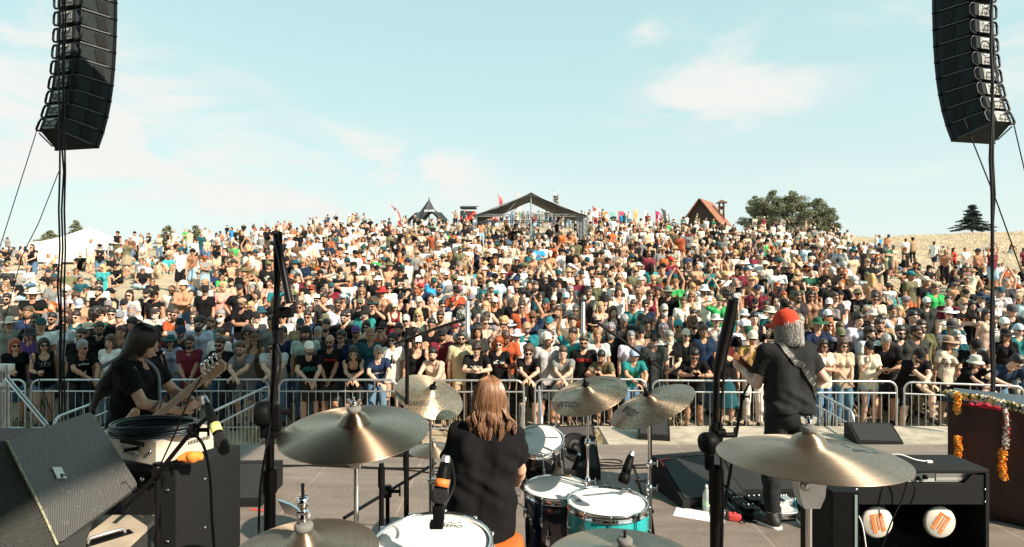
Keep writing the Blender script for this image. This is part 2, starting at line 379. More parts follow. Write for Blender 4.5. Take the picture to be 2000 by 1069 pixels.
    def hand(s, D, q, g=0, simple=False, r=.0085):
        W_ = s.W[q]; E_ = s.E[q]; d = (W_-E_)/np.linalg.norm(W_-E_)
        if s.hdir[q] is not None: d = np.array(s.hdir[q], float); d /= np.linalg.norm(d)
        pn = np.array(s.pn[q] if s.pn[q] is not None else (-q, 0.15, 0), float)       # palm faces this way
        pn -= d*(pn @ d); pn /= max(np.linalg.norm(pn), 1e-6); sd_ = np.cross(d, pn)*q       # towards the thumb
        if sd_[1] > 0 and s.pn[q] is None: pass
        if simple: D.cap(W_, W_+d*.13+pn*.02, .030, .024, .01, grp=g); return
        R3 = np.stack([sd_, pn, d], 1)
        D.cap(W_, W_+d*.04, .026, .026, .014, grp=g); D.ell(W_+d*.062, (.040,.015,.046), .014, R3, g)
        cu = s.curl[q]
        for i, (off, ln) in enumerate(((.027,.072),(.009,.080),(-.010,.074),(-.027,.058))):
            p = W_+d*.096+sd_*off; a = cu*.55; v = d
            for j, fr in enumerate((.45,.31,.24)):
                aa = a+cu*1.0*j; v = d*math.cos(aa)+pn*math.sin(aa)+sd_*off*1.2*(1-cu); e = p+v*ln*fr; D.cap(p, e, r*(1.05-.1*j), r*(.98-.1*j), .004, grp=g); p = e
        p = W_+d*.028+sd_*.028; v = (d*.62+sd_*.70+pn*.35); v /= np.linalg.norm(v); e = p+v*.042; D.cap(p, e, r*1.45, r*1.2, .008, grp=g)
        v2 = v*.6+d*.5+pn*cu*.8; v2 /= np.linalg.norm(v2); D.cap(e, e+v2*.032, r*1.15, r*.95, .004, grp=g)
    def leg(s, D, q, g=0, o=0, upto=2, k=.02, flare=0, cut=0):
        h, K, A = s.hip[q], s.K[q], s.A[q]; f = 1.04 if s.fem else 1
        if upto <= 1: D.cap(h, h+(K-h)*upto, .092*f+o, .064*f+o+flare, k, cut=cut, grp=g); return
        D.cap(h, K, .092*f+o, .055*f+o, k, grp=g)
        e = K+(A-K)*(upto-1); m = K+(A-K)*min(.32, upto-1); back = np.array([0, .012, 0])
        D.cap(K, m+back, .052+o, .056+o, .02, grp=g).cap(m+back, e, .056+o, (.056+(.036-.056)*(upto-1))+o+flare, .02, cut=cut, grp=g)
    def foot(s, D, q, g=0, o=0):
        A = s.A[q]; sh = A-s.K[q]; y = R(s.fy*q); fd = np.array([math.sin(y), -math.cos(y), 0]); low = A[2] < .2
        dn = np.array([0,0,-1.0])
        D.cap(A, A+dn*.045+fd*-.02, .038+o, .034+o, .02, grp=g).cap(A+dn*.045-fd*.02, A+dn*.055+fd*.12, .034+o, .030+o, .02, grp=g).cap(A+dn*.055+fd*.12, A+dn*.06+fd*.165, .032+o, .022+o, .02, grp=g)
    def body(s, h=.0085, D=None, hands=True):
        D = D or SDF(); s.torso(D)
        for q in (1,-1): s.arm(D, q); s.leg(D, q, upto=2); s.foot(D, q)
        s.head(D)
        for q in (1,-1): s.hand(D, q)
        return D
def paint_face(P_, V, Q):
    """material per face: 0 skin, 1 eye, 2 lips, 3 brow"""
    c = V[Q].mean(1); l = (c-P_.ho) @ P_.HR; mi = np.zeros(len(Q), int); x, y, z = np.abs(l[:,0]), l[:,1], l[:,2]
    front = y < -.05
    mi[front & (np.hypot((x-.031)/1.35, z-.102) < .0095)] = 1
    mi[front & (x < .021) & (np.abs(z-.044) < .0075) & (y < -.075)] = 2
    mi[front & (x > .012) & (x < .047) & (np.abs(z-.1215+.05*np.abs(x-.03)) < .005)] = 3
    return mi
M_skin = mat('skin', rough=.55, objcol=True, bump=.08, bscale=90, var=.10, vscale=14)
M_eye = mat('eye', (.035,.025,.02), .3); M_lip = mat('lips', (.36,.13,.10), .5); M_brow = mat('eyebrow', (.03,.02,.015), .8)
M_cloth = mat('cloth', rough=.9, objcol=True, bump=.45, bscale=28, var=.16, vscale=7, spec=.15)
M_jean = mat('denim', rough=.9, objcol=True, bump=.3, bscale=60, var=.3, vscale=18, spec=.15)
M_hair = mat('hair', rough=.42, objcol=True, bump=.9, bscale=55, var=.3, vscale=60, stretch=(1,1,.3))
M_hat = mat('hat_cloth', rough=.9, objcol=True, bump=.4, bscale=90, var=.08, vscale=12)
M_lens = mat('dark_lens', (.006,.006,.008), .08, spec=.8); M_shoe = mat('shoe', rough=.6, objcol=True, var=.1)
# head-local accessories -----------------------------------------------------------------------------------------
def _hair(kind):
    D = SDF(); sub = lambda: D.ell((0,-.088,.070), (.060,.064,.066), sub=True)
    disp = lambda X: wnoise(X*np.array([1,1,.7]), 120)*.004+wnoise(X, 45, 3)*.003
    if kind == 'short':
        D.ell((0,.018,.160), (.083,.098,.088)).ell((0,.05,.10), (.072,.066,.06)); D.ell((0,-.094,.068), (.068,.078,.078), sub=True).cap((-.12,-.02,.03), (.12,-.02,.03), .05, sub=True); sub()
    if kind == 'buzz':
        D.ell((0,.015,.150), (.0795,.0975,.0945)).ell((0,.05,.10), (.070,.062,.06)); D.ell((0,-.098,.075), (.072,.080,.085), sub=True).cap((-.12,-.02,.03), (.12,-.02,.03), .05, sub=True)
        disp = lambda X: wnoise(X, 200)*.001
    if kind == 'curly':
        D.ell((0,.022,.170), (.100,.108,.095)).ell((0,.05,.10), (.090,.075,.075)); D.ell((0,-.105,.068), (.070,.080,.080), sub=True); disp = lambda X: wnoise(X, 110)*.010+wnoise(X, 60, 2)*.006
    if kind == 'afro':
        D.ell((0,.03,.175), (.150,.140,.125)).ell((0,.06,.08), (.135,.09,.09)); D.ell((0,-.115,.068), (.075,.090,.085), sub=True); disp = lambda X: wnoise(X, 100)*.014+wnoise(X, 50, 2)*.010
    if kind == 'long':
        D.ell((0,.018,.158), (.084,.100,.090)).cap((0,.065,.12), (0,.075,-.14), .062, .055, .03)
        for q in (1,-1): D.cap((q*.068,.02,.13), (q*.078,.01,-.06), .028, .034, .03).cap((q*.078,.01,-.06), (q*.085,-.035,-.20), .034, .022, .02)
        D.ell((0,-.100,.055), (.056,.078,.105), sub=True); disp = lambda X: wnoise(X*np.array([1,1,.12]), 170)*.005+wnoise(X*np.array([1,1,.4]), 40, 3)*.006
    if kind == 'shoulder':
        D.ell((0,.018,.158), (.086,.102,.090)).cap((0,.06,.11), (0,.07,-.02), .072, .070, .03)
        for q in (1,-1): D.cap((q*.066,.02,.13), (q*.080,.01,.0), .030, .038, .03)
        D.ell((0,-.100,.055), (.056,.078,.105), sub=True); disp = lambda X: wnoise(X*np.array([1,1,.2]), 150)*.006+wnoise(X, 50, 3)*.007
    if kind == 'ponytail':
        D.ell((0,.018,.156), (.081,.098,.089)).cap((0,.11,.17), (0,.15,.08), .026, .032, .02).cap((0,.15,.08), (0,.13,-.08), .032, .014, .02); D.ell((0,-.094,.068), (.068,.078,.078), sub=True).cap((-.12,-.02,.03), (.12,-.02,.03), .05, sub=True)
        disp = lambda X: wnoise(X*np.array([1,1,.3]), 150)*.004
    V, Q = D.mesh(.009, disp); return np_mesh('hair_'+kind, V, Q, M_hair)
def _beard(big):
    D = SDF(); o = .007+.012*big
    D.ell((0,-.050-.4*o,.028-.6*o), (.046+o,.036+o,.034+o*1.6)).cap((-.048,-.012,.055), (.048,-.012,.055), .024+o*.5, k=.03).cap((-.02,-.09,.057), (.02,-.09,.057), .006, k=.01)
    D.ell((0,-.075,.125), (.075,.075,.066), sub=True).ell((0,.07,.05), (.1,.065,.1), sub=True).ell((0,-.1,.044), (.018,.02,.006), sub=True)
    V, Q = D.mesh(.006, lambda X: wnoise(X, 180)*.0025); return np_mesh('beard', V, Q, M_hair)
def _glasses(kind):
    b = MB()
    for q in (1,-1):
        r = .027 if kind != 'white' else .028; n = 14; pts = []
        for j in range(n):
            a = 2*math.pi*j/n; x = math.cos(a)*r; z = math.sin(a)*r*.80
            pts.append((q*.0325+x, -.101+abs(q*.0325+x)*.22, .102+z-(.003 if kind == 'white' else 0)*x*q*-40*.02))
        if kind == 'clear': b.tube(pts+[pts[0], pts[1]], .0026, 5, 0, False)
        else: b.prism(pts, (0,.006,0), 0); b.tube(pts+[pts[0], pts[1]], .003, 5, 1, False)
        b.tube([(q*.060,-.090,.108), (q*.080,-.05,.107), (q*.084,.01,.104)], .0028, 5, 1)
    b.tube([(-.012,-.104,.110), (0,-.107,.112), (.012,-.104,.110)], .003, 5, 1)
    fm = M_lens if kind in ('dark','clear') else mat('white_plastic', (.8,.8,.78), .35)
    return b.build('sunglasses', [M_lens, fm]).data
def _hat(kind):
    b = MB(); n = 24
    def dome(rx, ry, z0, h, c=(0,.014), p=2.2, steps=8, top=0.0):
        v = []
        for i in range(steps+1):
            t = i/steps; k = (1-t**p)**(1/p) if t < 1 else top
            for j in range(n): a = 2*math.pi*j/n; v.append((c[0]+math.cos(a)*rx*k, c[1]+math.sin(a)*ry*k, z0+h*t))
        b.add(v, [(i*n+j, i*n+(j+1) % n, (i+1)*n+(j+1) % n, (i+1)*n+j) for i in range(steps) for j in range(n)], 0, True)
    def brim(r0, r1, z0, z1, wav=0, c=(0,.014), ax=(1,1.14), mi=0):
        v = []
        for r, z, dz in ((r0,z0,0),(r0*.4+r1*.6,(z0+z1)/2+.003,0),(r1,z1,0),(r1,z1-.005,0),(r0,z0-.006,0)):
            for j in range(n): a = 2*math.pi*j/n; v.append((c[0]+math.cos(a)*r*ax[0], c[1]+math.sin(a)*r*ax[1], z+wav*math.cos(2*a)*(r-r0)/(r1-r0)))
        b.add(v, [(i*n+j, i*n+(j+1) % n, (i+1)*n+(j+1) % n, (i+1)*n+j) for i in range(4) for j in range(n)], mi, True)
    def visor(sgn, mi=0):
        v = []; m = 12
        for k_ in range(4):
            for j in range(m+1):
                a = R(-62+124*j/m); r = .080+.075*k_/3*math.cos(a*.95); v.append((math.sin(a)*(.083 if k_ == 0 else .083+.002*k_), .012-sgn*(.092*math.cos(a)+.072*k_/3*max(math.cos(a*1.25),0)), .142-.010*k_/3-.035*(math.sin(a)**2)))
        f = [(k_*(m+1)+j, k_*(m+1)+j+1, (k_+1)*(m+1)+j+1, (k_+1)*(m+1)+j) for k_ in range(3) for j in range(m)]
        b.add(v, f, mi, True); b.add([(x,y,z-.005) for x,y,z in v], [q[::-1] for q in f], mi, True)
    if kind in ('cap','capback'):
        dome(.087,.101,.128,.122); visor(1 if kind == 'cap' else -1); b.lathe([(0,.004),(.008,.002),(.009,-.003)], 8, 0, (0,.014,.250))
    if kind == 'bucket': dome(.087,.101,.135,.115,p=3.6,top=0); brim(.088,.135,.138,.098)
    if kind == 'straw': dome(.085,.099,.150,.110,p=3.4); brim(.086,.175,.150,.135,.012); b.lathe([(.0875,0),(.0885,.012),(.0865,.024)],24,1,(0,.014,.152))
    if kind == 'wide': dome(.085,.099,.150,.105,p=3.0); brim(.086,.205,.150,.150,.022); b.lathe([(.0875,0),(.0885,.012),(.0865,.024)],24,1,(0,.014,.152))
    if kind == 'flat': dome(.097,.110,.150,.075,c=(0,.005),p=2.6); visor(1)
    if kind == 'beanie': dome(.086,.100,.120,.135); b.lathe([(.086,0),(.092,.015),(.088,.032)],24,0,(0,.014,.120))
    if kind == 'band': b.lathe([(.080,-.012),(.0855,-.008),(.0855,.018),(.080,.022)],24,0,(0,.014,.150))
    if kind in ('bucket','wide','straw','flat','band','beanie'):
        for i, p in enumerate(b.v): b.v[i] = Vector((p.x, (p.y-.014)*(1.0 if kind not in ('band','beanie') else 1.14)+.014, p.z))
    return b.build('hat', [M_hat, mat('hat_band', (.03,.025,.02), .8)]).data
# ------------------------------------------------------------------ clothing and the library of poses
def data_of(o): me = o.data; bpy.data.objects.remove(o); return me
HAIR = {k: _hair(k) for k in ('short','buzz','curly','afro','long','shoulder','ponytail')}
BEARD = {False: _beard(0), True: _beard(1)}
def _gl(kind):
    b = [o for o in bpy.data.objects]; me = _glasses(kind)
    for o in list(bpy.data.objects):
        if o not in b: bpy.data.objects.remove(o)
    return me
def _ht(kind):
    b = [o for o in bpy.data.objects]; me = _hat(kind)
    for o in list(bpy.data.objects):
        if o not in b: bpy.data.objects.remove(o)
    return me
GLS = {k: _gl(k) for k in ('dark','clear','white')}
HAT = {k: _ht(k) for k in ('cap','capback','bucket','straw','wide','flat','beanie','band')}
def shirt_sdf(p, kind, o=.014, D=None, g=0):
    D = D or SDF(); c = p.c; p.torso(D, g, o)
    for q in (1,-1): D.cap(p.H+p.T @ np.array([q*.062,.006,-.13]), c(q*.052,.0,1.10), .122+o, .098+o, .05, grp=g)
    if kind in ('tee','polo'):
        for q in (1,-1): p.arm(D, q, g, o+.001, .66)
    if kind == 'long':
        for q in (1,-1): p.arm(D, q, g, o+.001, 1.88)
    if kind in ('tank','vest'):
        for q in (1,-1):
            s_ = c(q*(p.sh+.055), 0, 1.40); D.ell(s_, (.078,.14,.13), sub=True)
        D.cap(c(0,-.06,1.40), c(0,-.05,1.60), .085, .10, sub=True)
    D.cap(c(0,.004,1.455), c(0,0,1.62), .064, .085, sub=True); D.ell(c(0,-.065,1.455), (.060,.055,.050 if kind != 'polo' else .075), sub=True)
    D.plane(p.H+p.T @ np.array([0,0,-.135 if kind != 'crop' else .20]), p.T @ np.array([0,0,-1.0]))
    if kind == 'polo':
        for a in range(0, 360, 30):
            if 240 < a < 300: continue
            a0, a1 = R(a-8), R(a+22); f = lambda t: c(.066*math.cos(t), .004+.062*math.sin(t), 1.462-.02*max(-math.sin(t),0)); D.cap(f(a0), f(a1), .013, k=.008)
    return D
def pants_sdf(p, kind, o=.013, D=None, g=0):
    D = D or SDF()
    for q in (1,-1): D.cap(p.H+p.T @ np.array([q*.055,.012,-.02]), p.H+p.T @ np.array([q*.05,.01,.08]), .110+o, .100+o, .04, grp=g)
    if kind == 'trousers':
        for q in (1,-1): p.leg(D, q, g, o, 1.92, k=.012, cut=1, flare=.012)
    elif kind == 'shorts':
        for q in (1,-1): p.leg(D, q, g, o+.004, .95, k=.012, cut=1, flare=.020)
    elif kind == 'brief':
        for q in (1,-1): p.leg(D, q, g, o, .38, k=.012, cut=1, flare=.016)
    elif kind == 'skirt':
        m = (p.K[1]+p.K[-1])/2; D.cap(p.H, m+(p.A[1]+p.A[-1]-p.K[1]-p.K[-1])*.12, .14, .23, .05, cut=1, grp=g)
    D.plane(p.H+p.T @ np.array([0,0,.09]), p.T @ np.array([0,0,1.0]))
    return D
POSES = {
 'stand': dict(), 'stand2': dict(lw=(.22,-.10,.82), rw=(-.25,0,.80), lean=5, hy=12, sway=3),
 'clasp': dict(lw=(.05,-.24,.95), rw=(-.05,-.25,.97), lpn=(-1,0,0), rpn=(1,0,0)),
 'crossed': dict(lw=(-.10,-.215,1.20), rw=(.10,-.235,1.16), le=(.8,-.2,-.6), re=(-.8,-.2,-.6), lhd=(-.9,.1,.1), rhd=(.9,.1,.05), lpn=(0,1,0), rpn=(0,1,0)),
 'hips': dict(lw=(.21,-.03,1.0), rw=(-.21,-.03,1.0), le=(1,.4,0), re=(-1,.4,0), lhd=(-.5,-.7,-.3), rhd=(.5,-.7,-.3)),
 'cup': dict(rw=(-.14,-.33,1.12), re=(-.3,.3,-1), lw=(.24,-.04,.82), rcurl=1.25, rhd=(.25,-.9,.25), rpn=(1,.2,0)),
 'chin': dict(rw=(-.05,-.19,1.38), re=(-.5,-.3,-1), lw=(-.02,-.25,1.05), le=(.8,0,-.4), rhd=(.3,.25,.9), rpn=(0,1,.2), rcurl=.9, hp=6),
 'visor': dict(rw=(-.16,-.12,1.58), re=(-1,-.3,-.1), rhd=(.85,-.2,.25), rpn=(0,.3,-1), rcurl=.15),
 'clap': dict(lw=(.06,-.30,1.22), rw=(-.06,-.30,1.22), le=(.8,.2,-.7), re=(-.8,.2,-.7), lhd=(-.2,-.5,.8), rhd=(.2,-.5,.8), curl=.12),
 'over': dict(lw=(.10,-.06,1.93), rw=(-.10,-.06,1.93), le=(1,-.2,.1), re=(-1,-.2,.1), lhd=(-.4,0,.9), rhd=(.4,0,.9), curl=.15),
 'phone': dict(lw=(.07,-.34,1.50), rw=(-.07,-.34,1.50), le=(.8,-.1,-.8), re=(-.8,-.1,-.8), lhd=(-.1,-.2,1), rhd=(.1,-.2,1), lpn=(-1,0,0), rpn=(1,0,0), curl=.8, hp=-3),
 'raise': dict(rw=(-.22,-.12,1.92), re=(-1,-.2,.2), rhd=(.1,-.1,1), curl=.25),
 'lean': dict(H=(0,.19,.90), lean=36, hp=6, lw=(-.03,-.46,1.04), rw=(.02,-.50,1.03), le=(1,-.2,.2), re=(-1,-.2,.2), lhd=(-.7,-.6,-.5), rhd=(.6,-.65,-.5), la=(.13,.16,.085), ra=(-.12,.10,.085), curl=.7, lpn=(0,.3,-1), rpn=(0,.3,-1)),
 'lean2': dict(H=(0,.16,.91), lean=30, hp=2, hy=22, lw=(.10,-.46,.98), rw=(-.04,-.44,1.02), le=(1,-.2,.1), re=(-1,-.2,.1), lhd=(-.2,-.6,-.8), rhd=(.6,-.5,-.4), la=(.13,.14,.085), ra=(-.12,.06,.085), curl=.6, lpn=(-.3,.2,-1), rpn=(0,.3,-1)),
 'leanphone': dict(H=(0,.17,.90), lean=32, hp=22, lw=(.09,-.44,1.16), rw=(-.09,-.44,1.16), le=(1,0,-.5), re=(-1,0,-.5), lhd=(-.3,-.5,.7), rhd=(.3,-.5,.7), la=(.13,.14,.085), ra=(-.12,.06,.085), curl=.9, lpn=(-1,0,0), rpn=(1,0,0)),
 'leanclap': dict(H=(0,.13,.91), lean=22, hp=30, lw=(.05,-.42,1.18), rw=(-.05,-.42,1.18), le=(1,0,-.5), re=(-1,0,-.5), lhd=(-.7,-.3,.5), rhd=(.7,-.3,.5), curl=.5),
 'step': dict(H=(0,.17,.90), lean=34, hp=34, lw=(-.06,-.47,1.02), rw=(.08,-.50,.98), le=(1,-.2,.2), re=(-1,-.2,.2), lhd=(-.5,-.4,-.7), rhd=(.5,-.6,-.5), la=(.16,-.34,.36), ra=(-.12,.12,.085), lk=(.6,-1,.4), curl=.7, lpn=(0,.3,-1), rpn=(0,.3,-1)),
 'reach': dict(H=(0,.17,.90), lean=48, hp=40, hy=15, lw=(.12,-.50,.80), rw=(-.20,-.42,1.02), le=(1,.2,.3), re=(-1,.1,.1), la=(.13,.14,.085), ra=(-.12,.06,.085)),
 'down': dict(lean=16, hp=42, lw=(.06,-.33,1.05), rw=(-.06,-.33,1.05), le=(.8,.1,-.8), re=(-.8,.1,-.8), lhd=(-.2,-.8,.3), rhd=(.2,-.8,.3), curl=.8),
 'sit': dict(H=(0,.12,.13), lean=14, lw=(.16,-.36,.42), rw=(-.14,-.36,.44), la=(.13,-.48,.085), ra=(-.14,-.44,.085), lk=(.3,-.3,1), rk=(-.3,-.3,1)),
 'sitback': dict(H=(0,0,.13), lean=-22, hp=-2, lw=(.28,.36,.10), rw=(-.28,.36,.10), la=(.12,-.76,.085), ra=(-.16,-.52,.085), lk=(.2,-.3,1), rk=(-.2,-.3,1), le=(.5,1,.2), re=(-.5,1,.2)),
 'sitcross': dict(H=(0,.1,.13), lean=10, lw=(.10,-.28,.22), rw=(-.10,-.28,.22), la=(-.14,-.26,.075), ra=(.14,-.32,.075), lk=(1,-.6,.2), rk=(-1,-.6,.2)),
 'lie': dict(H=(0,.0,.14), lean=-74, hp=-55, lw=(.32,.30,.10), rw=(-.12,.2,.30), la=(.10,-.83,.085), ra=(-.14,-.62,.085), lk=(.2,-.2,1), rk=(-.2,-.2,1)),
 'walk': dict(la=(.10,-.26,.085), ra=(-.10,.26,.13), lw=(.22,.18,.86), rw=(-.22,-.22,.88), lean=5),
}
_tp = {}
def pose(name, fem=False):
    k = (name, fem, 'P')
    if k not in _tp: _tp[k] = Pose(fem=fem, **POSES[name])
    return _tp[k]
def tmpl(name, fem, part):
    k = (name, fem, part)
    if k in _tp: return _tp[k]
    p = pose(name, fem)
    if part == 'body':
        V, Q = p.body().mesh(.0085); me = np_mesh('body_'+name, V, Q, [M_skin, M_eye, M_lip, M_brow], mi=paint_face(p, V, Q))
    elif part in ('tee','polo','long','tank','crop'):
        V, Q = shirt_sdf(p, part).mesh(.0125, lambda X: wnoise(X*np.array([1,1,.55]), 34, 1)*.0042+wnoise(X, 80, 2)*.0012); me = np_mesh('shirt_'+part, V, Q, M_cloth)
    elif part in ('trousers','shorts','skirt','brief'):
        V, Q = pants_sdf(p, part).mesh(.0125, lambda X: wnoise(X*np.array([1,1,.6]), 34, 1)*.0038); me = np_mesh(part, V, Q, [M_cloth])
    elif part.startswith('shoe'):
        D = SDF(); p.foot(D, int(part[4:]), 0, .008); V, Q = D.mesh(.0125); me = np_mesh('shoes', V, Q, M_shoe)
    _tp[k] = me; return me
COL = {'black':(.007,.007,.008),'charcoal':(.035,.036,.038),'grey':(.20,.20,.20),'light grey':(.42,.43,.43),'white':(.78,.77,.74),'cream':(.68,.60,.48),'beige':(.52,.41,.29),'navy':(.015,.028,.065),'dark teal':(.012,.07,.085),'teal':(.02,.18,.19),
       'turquoise':(.04,.32,.33),'pale blue':(.42,.56,.66),'blue':(.03,.28,.62),'burgundy':(.16,.02,.035),'rust':(.38,.085,.03),'orange':(.58,.14,.04),'red':(.50,.03,.02),'olive':(.13,.13,.07),'green':(.04,.36,.10),'dark green':(.015,.09,.05),
       'mustard':(.40,.25,.09),'purple':(.12,.06,.22),'pink':(.70,.30,.27),'brown':(.13,.07,.04),'tan':(.38,.25,.15),'denim':(.09,.17,.27),'pale denim':(.28,.42,.52),'khaki':(.33,.27,.18),'sand':(.45,.37,.27)}
HC = {'black':(.010,.008,.007),'dark':(.025,.015,.010),'brown':(.07,.035,.018),'light':(.24,.13,.06),'ginger':(.30,.07,.015),'grey':(.25,.24,.23),'white':(.55,.53,.50),'blond':(.50,.33,.15)}
SKIN = [(.56,.31,.20),(.46,.24,.145),(.62,.38,.27),(.36,.18,.105),(.50,.27,.17)]
NPEOPLE = []
M_ink = {c: mat('print_'+c.replace(' ','_'), COL[c], .8) for c in ('white','turquoise','rust','black','red','cream','orange','green')}
HATN = {'cap':'cap','capback':'backwards cap','bucket':'bucket hat','straw':'brimmed hat','wide':'wide-brimmed hat','flat':'flat cap','beanie':'beanie','band':'headband'}
def person(x, y, z, yaw, s, pz, top, bottom, fem=False, hair=('short','dark'), hat=None, gl=None, beard=None, skin=0, prn=None, shoes='black', info=None):
    r = empty('person', (x, y, z), R(yaw)); r.scale = (s*random.uniform(.92,1.02), s, s)
    p = pose(pz, fem)
    def put(nm, me, col=None, head=False):
        o = bpy.data.objects.new(nm, me); C.objects.link(o); o.parent = r
        if head: o.matrix_local = HM
        if col is not None: o.color = (*col, 1)
        return o
    HM = p.M()
    v = random.uniform(.88, 1.12)
    jit = lambda c: tuple(min(k*random.uniform(.9,1.1), .85) for k in c)
    put('body', tmpl(pz, fem, 'body'), tuple(k*v for k in SKIN[skin]))
    sh = None
    if top: sh = put('shirt', tmpl(pz, fem, top[0]), jit(COL[top[1]]))
    put('skirt' if bottom[0] == 'skirt' else 'shorts' if bottom[0] in ('shorts','brief') else 'trousers', tmpl(pz, fem, bottom[0]), jit(COL[bottom[1]]))
    for q in (1,-1): put('shoe', tmpl(pz, fem, 'shoe%d' % q), COL[shoes])
    if hair:
        h = put('hair', HAIR[hair[0]], jit(HC[hair[1]]), True)
        if not hat: h.scale = (1.06,1.05,1.05)
        if hat and hair[0] in ('short','buzz','curly','long','shoulder','ponytail'): h.scale = (.985,.985,.93)
    if hat:
        h = put('hat', HAT[hat[0]], jit(COL[hat[1]]), True); h.scale = (1.03,1.03,1.0)
    if gl: put('sunglasses' if gl != 'clear' else 'glasses', GLS[gl], None, True)
    if beard: put('beard', BEARD[beard[0]], HC[beard[1]], True)
    if prn and sh:
        bv = BVHTree.FromPolygons([v_.co for v_ in sh.data.vertices], [tuple(f.vertices) for f in sh.data.polygons])
        for (t, col, dz, wd, hs) in prn:
            o = text_on(t, plane_M(p.c(0,-.16,1.27+dz), (1,0,0), p.T @ np.array([0,-1,0])), wd*1.25, M_ink[col], r, 'shirt_print', bvh=bv, push=.005, bold=.012, hs=hs)
    NPEOPLE.append(dict(o=r, x=x, y=y, s=s, pz=pz, top=top, bottom=bottom, hair=hair, hat=hat, gl=gl, beard=beard, prn=prn, info=info, u=1000+F*x/y))
    return r
# ------------------------------------------------------------------ stage, roof, pit
M_ply = mat('stage_ply', (.225,.18,.148), .62, bump=.3, bscale=40, var=.55, vscale=1.6, var2=(.17,.135,.11), stretch=(1,4,1))
def add_scuffs(m):
    n = m.node_tree.nodes; l = m.node_tree.links; b = n['Principled BSDF']; src = b.inputs['Base Color'].links[0].from_socket
    tc = n.new('ShaderNodeTexCoord')
    br = n.new('ShaderNodeTexBrick'); br.offset = 0; br.inputs['Scale'].default_value = 1; br.inputs['Brick Width'].default_value = 1.02; br.inputs['Row Height'].default_value = 2.04; br.inputs['Mortar Size'].default_value = .006
    br.inputs['Color1'].default_value = (1,1,1,1); br.inputs['Color2'].default_value = (.86,.86,.86,1); br.inputs['Mortar'].default_value = (1.6,1.55,1.5,1); l.new(tc.outputs['Object'], br.inputs['Vector'])
    mp = n.new('ShaderNodeMapping'); mp.inputs['Scale'].default_value = (3,.6,1); mp.inputs['Rotation'].default_value = (0,0,.5); l.new(tc.outputs['Object'], mp.inputs[0])
    t = n.new('ShaderNodeTexNoise'); t.inputs['Scale'].default_value = 14; t.inputs['Detail'].default_value = 10; t.inputs['Roughness'].default_value = .75; l.new(mp.outputs[0], t.inputs[0])
    r = n.new('ShaderNodeMapRange'); r.inputs[1].default_value = .54; r.inputs[2].default_value = .68; r.inputs[4].default_value = .6; l.new(t.outputs[0], r.inputs[0])
    x = n.new('ShaderNodeMix'); x.data_type = 'RGBA'; x.blend_type = 'MULTIPLY'; x.inputs[0].default_value = 1; l.new(src, x.inputs[6]); l.new(br.outputs[0], x.inputs[7])
    y = n.new('ShaderNodeMix'); y.data_type = 'RGBA'; l.new(r.outputs[0], y.inputs[0]); l.new(x.outputs[2], y.inputs[6]); y.inputs[7].default_value = (.34,.30,.26,1); l.new(y.outputs[2], b.inputs['Base Color'])
add_scuffs(M_ply)
M_black = mat('black_plastic', (.005,.0055,.006), .5, var=.2, vscale=20, spec=.08); M_tolex = mat('black_tolex', (.013,.0135,.014), .6, spec=.15, bump=.5, bscale=420, var=.2, vscale=300)
M_steel = mat('galvanised_steel', (.56,.57,.57), .42, .85, var=.18, vscale=14); M_chrome = mat('chrome', (.75,.76,.77), .12, 1); M_blackmetal = mat('black_metal', (.006,.006,.007), .4, .1, spec=.2, var=.2, vscale=30)
M_felt = mat('grey_felt', (.16,.16,.155), .95); M_rub = mat('black_cable', (.006,.0065,.008), .5, spec=.25); M_red = mat('red_tape', (.62,.06,.06), .6); M_whitep = mat('white_paper', (.75,.76,.77), .7)
M_dirtply = mat('birch_ply', (.40,.34,.26), .6, var=.3, vscale=6, bump=.2, bscale=30)
b = MB(); b.box((0,1.65,-.06), (19,11.3,.12)); tag(b.build('stage_floor', M_ply), kind='structure')
b = MB(); b.box((0,1.6,-.44), (18.8,11.1,.62)); tag(b.build('stage_base', M_black), kind='structure')
b = MB(); b.box((0,.6,.25), (4.4,3.0,.5), bev=.01); tag(b.build('drum_riser', M_ply), kind='structure')
b = MB(); b.box((3.9,7.93,-.12), (5.3,1.2,.06), bev=.003); b.box((3.9,7.93,-.45), (5.2,1.1,.58)); tag(b.build('stage_apron', M_dirtply), kind='structure')
# stage roof: truss posts and a canopy above and behind the camera
rf = empty('stage_roof', (0,0,GZ), 0, 'black canopy roof on truss posts above the stage', 'stage roof')
b = MB(); b.box((-2.15,1.75,7.9), (13.4,10.5,.25)); b.build('canopy', M_black, rf)
for x, y in ((-8.6,-3.3),(4.4,-3.3),(-8.6,6.6)):
    b = MB()
    for dx in (-.2,.2):
        for dy in (-.2,.2): b.tube([(x+dx,y+dy,0),(x+dx,y+dy,7.8)], .025, 6)
    for k in range(18): b.tube([(x-.2,y-.2,k*.43),(x+.2,y-.2,k*.43+.43)], .012, 5); b.tube([(x+.2,y-.2,k*.43),(x+.2,y+.2,k*.43+.43)], .012, 5)
    b.build('truss_post', M_steel, rf)
b = MB(); b.box((-2.9,-3.75,3.5), (11.9,.06,7.2)); b.build('light_block_wall', M_black, rf)  # unseen black back wall, added to cut ambient light on the stage
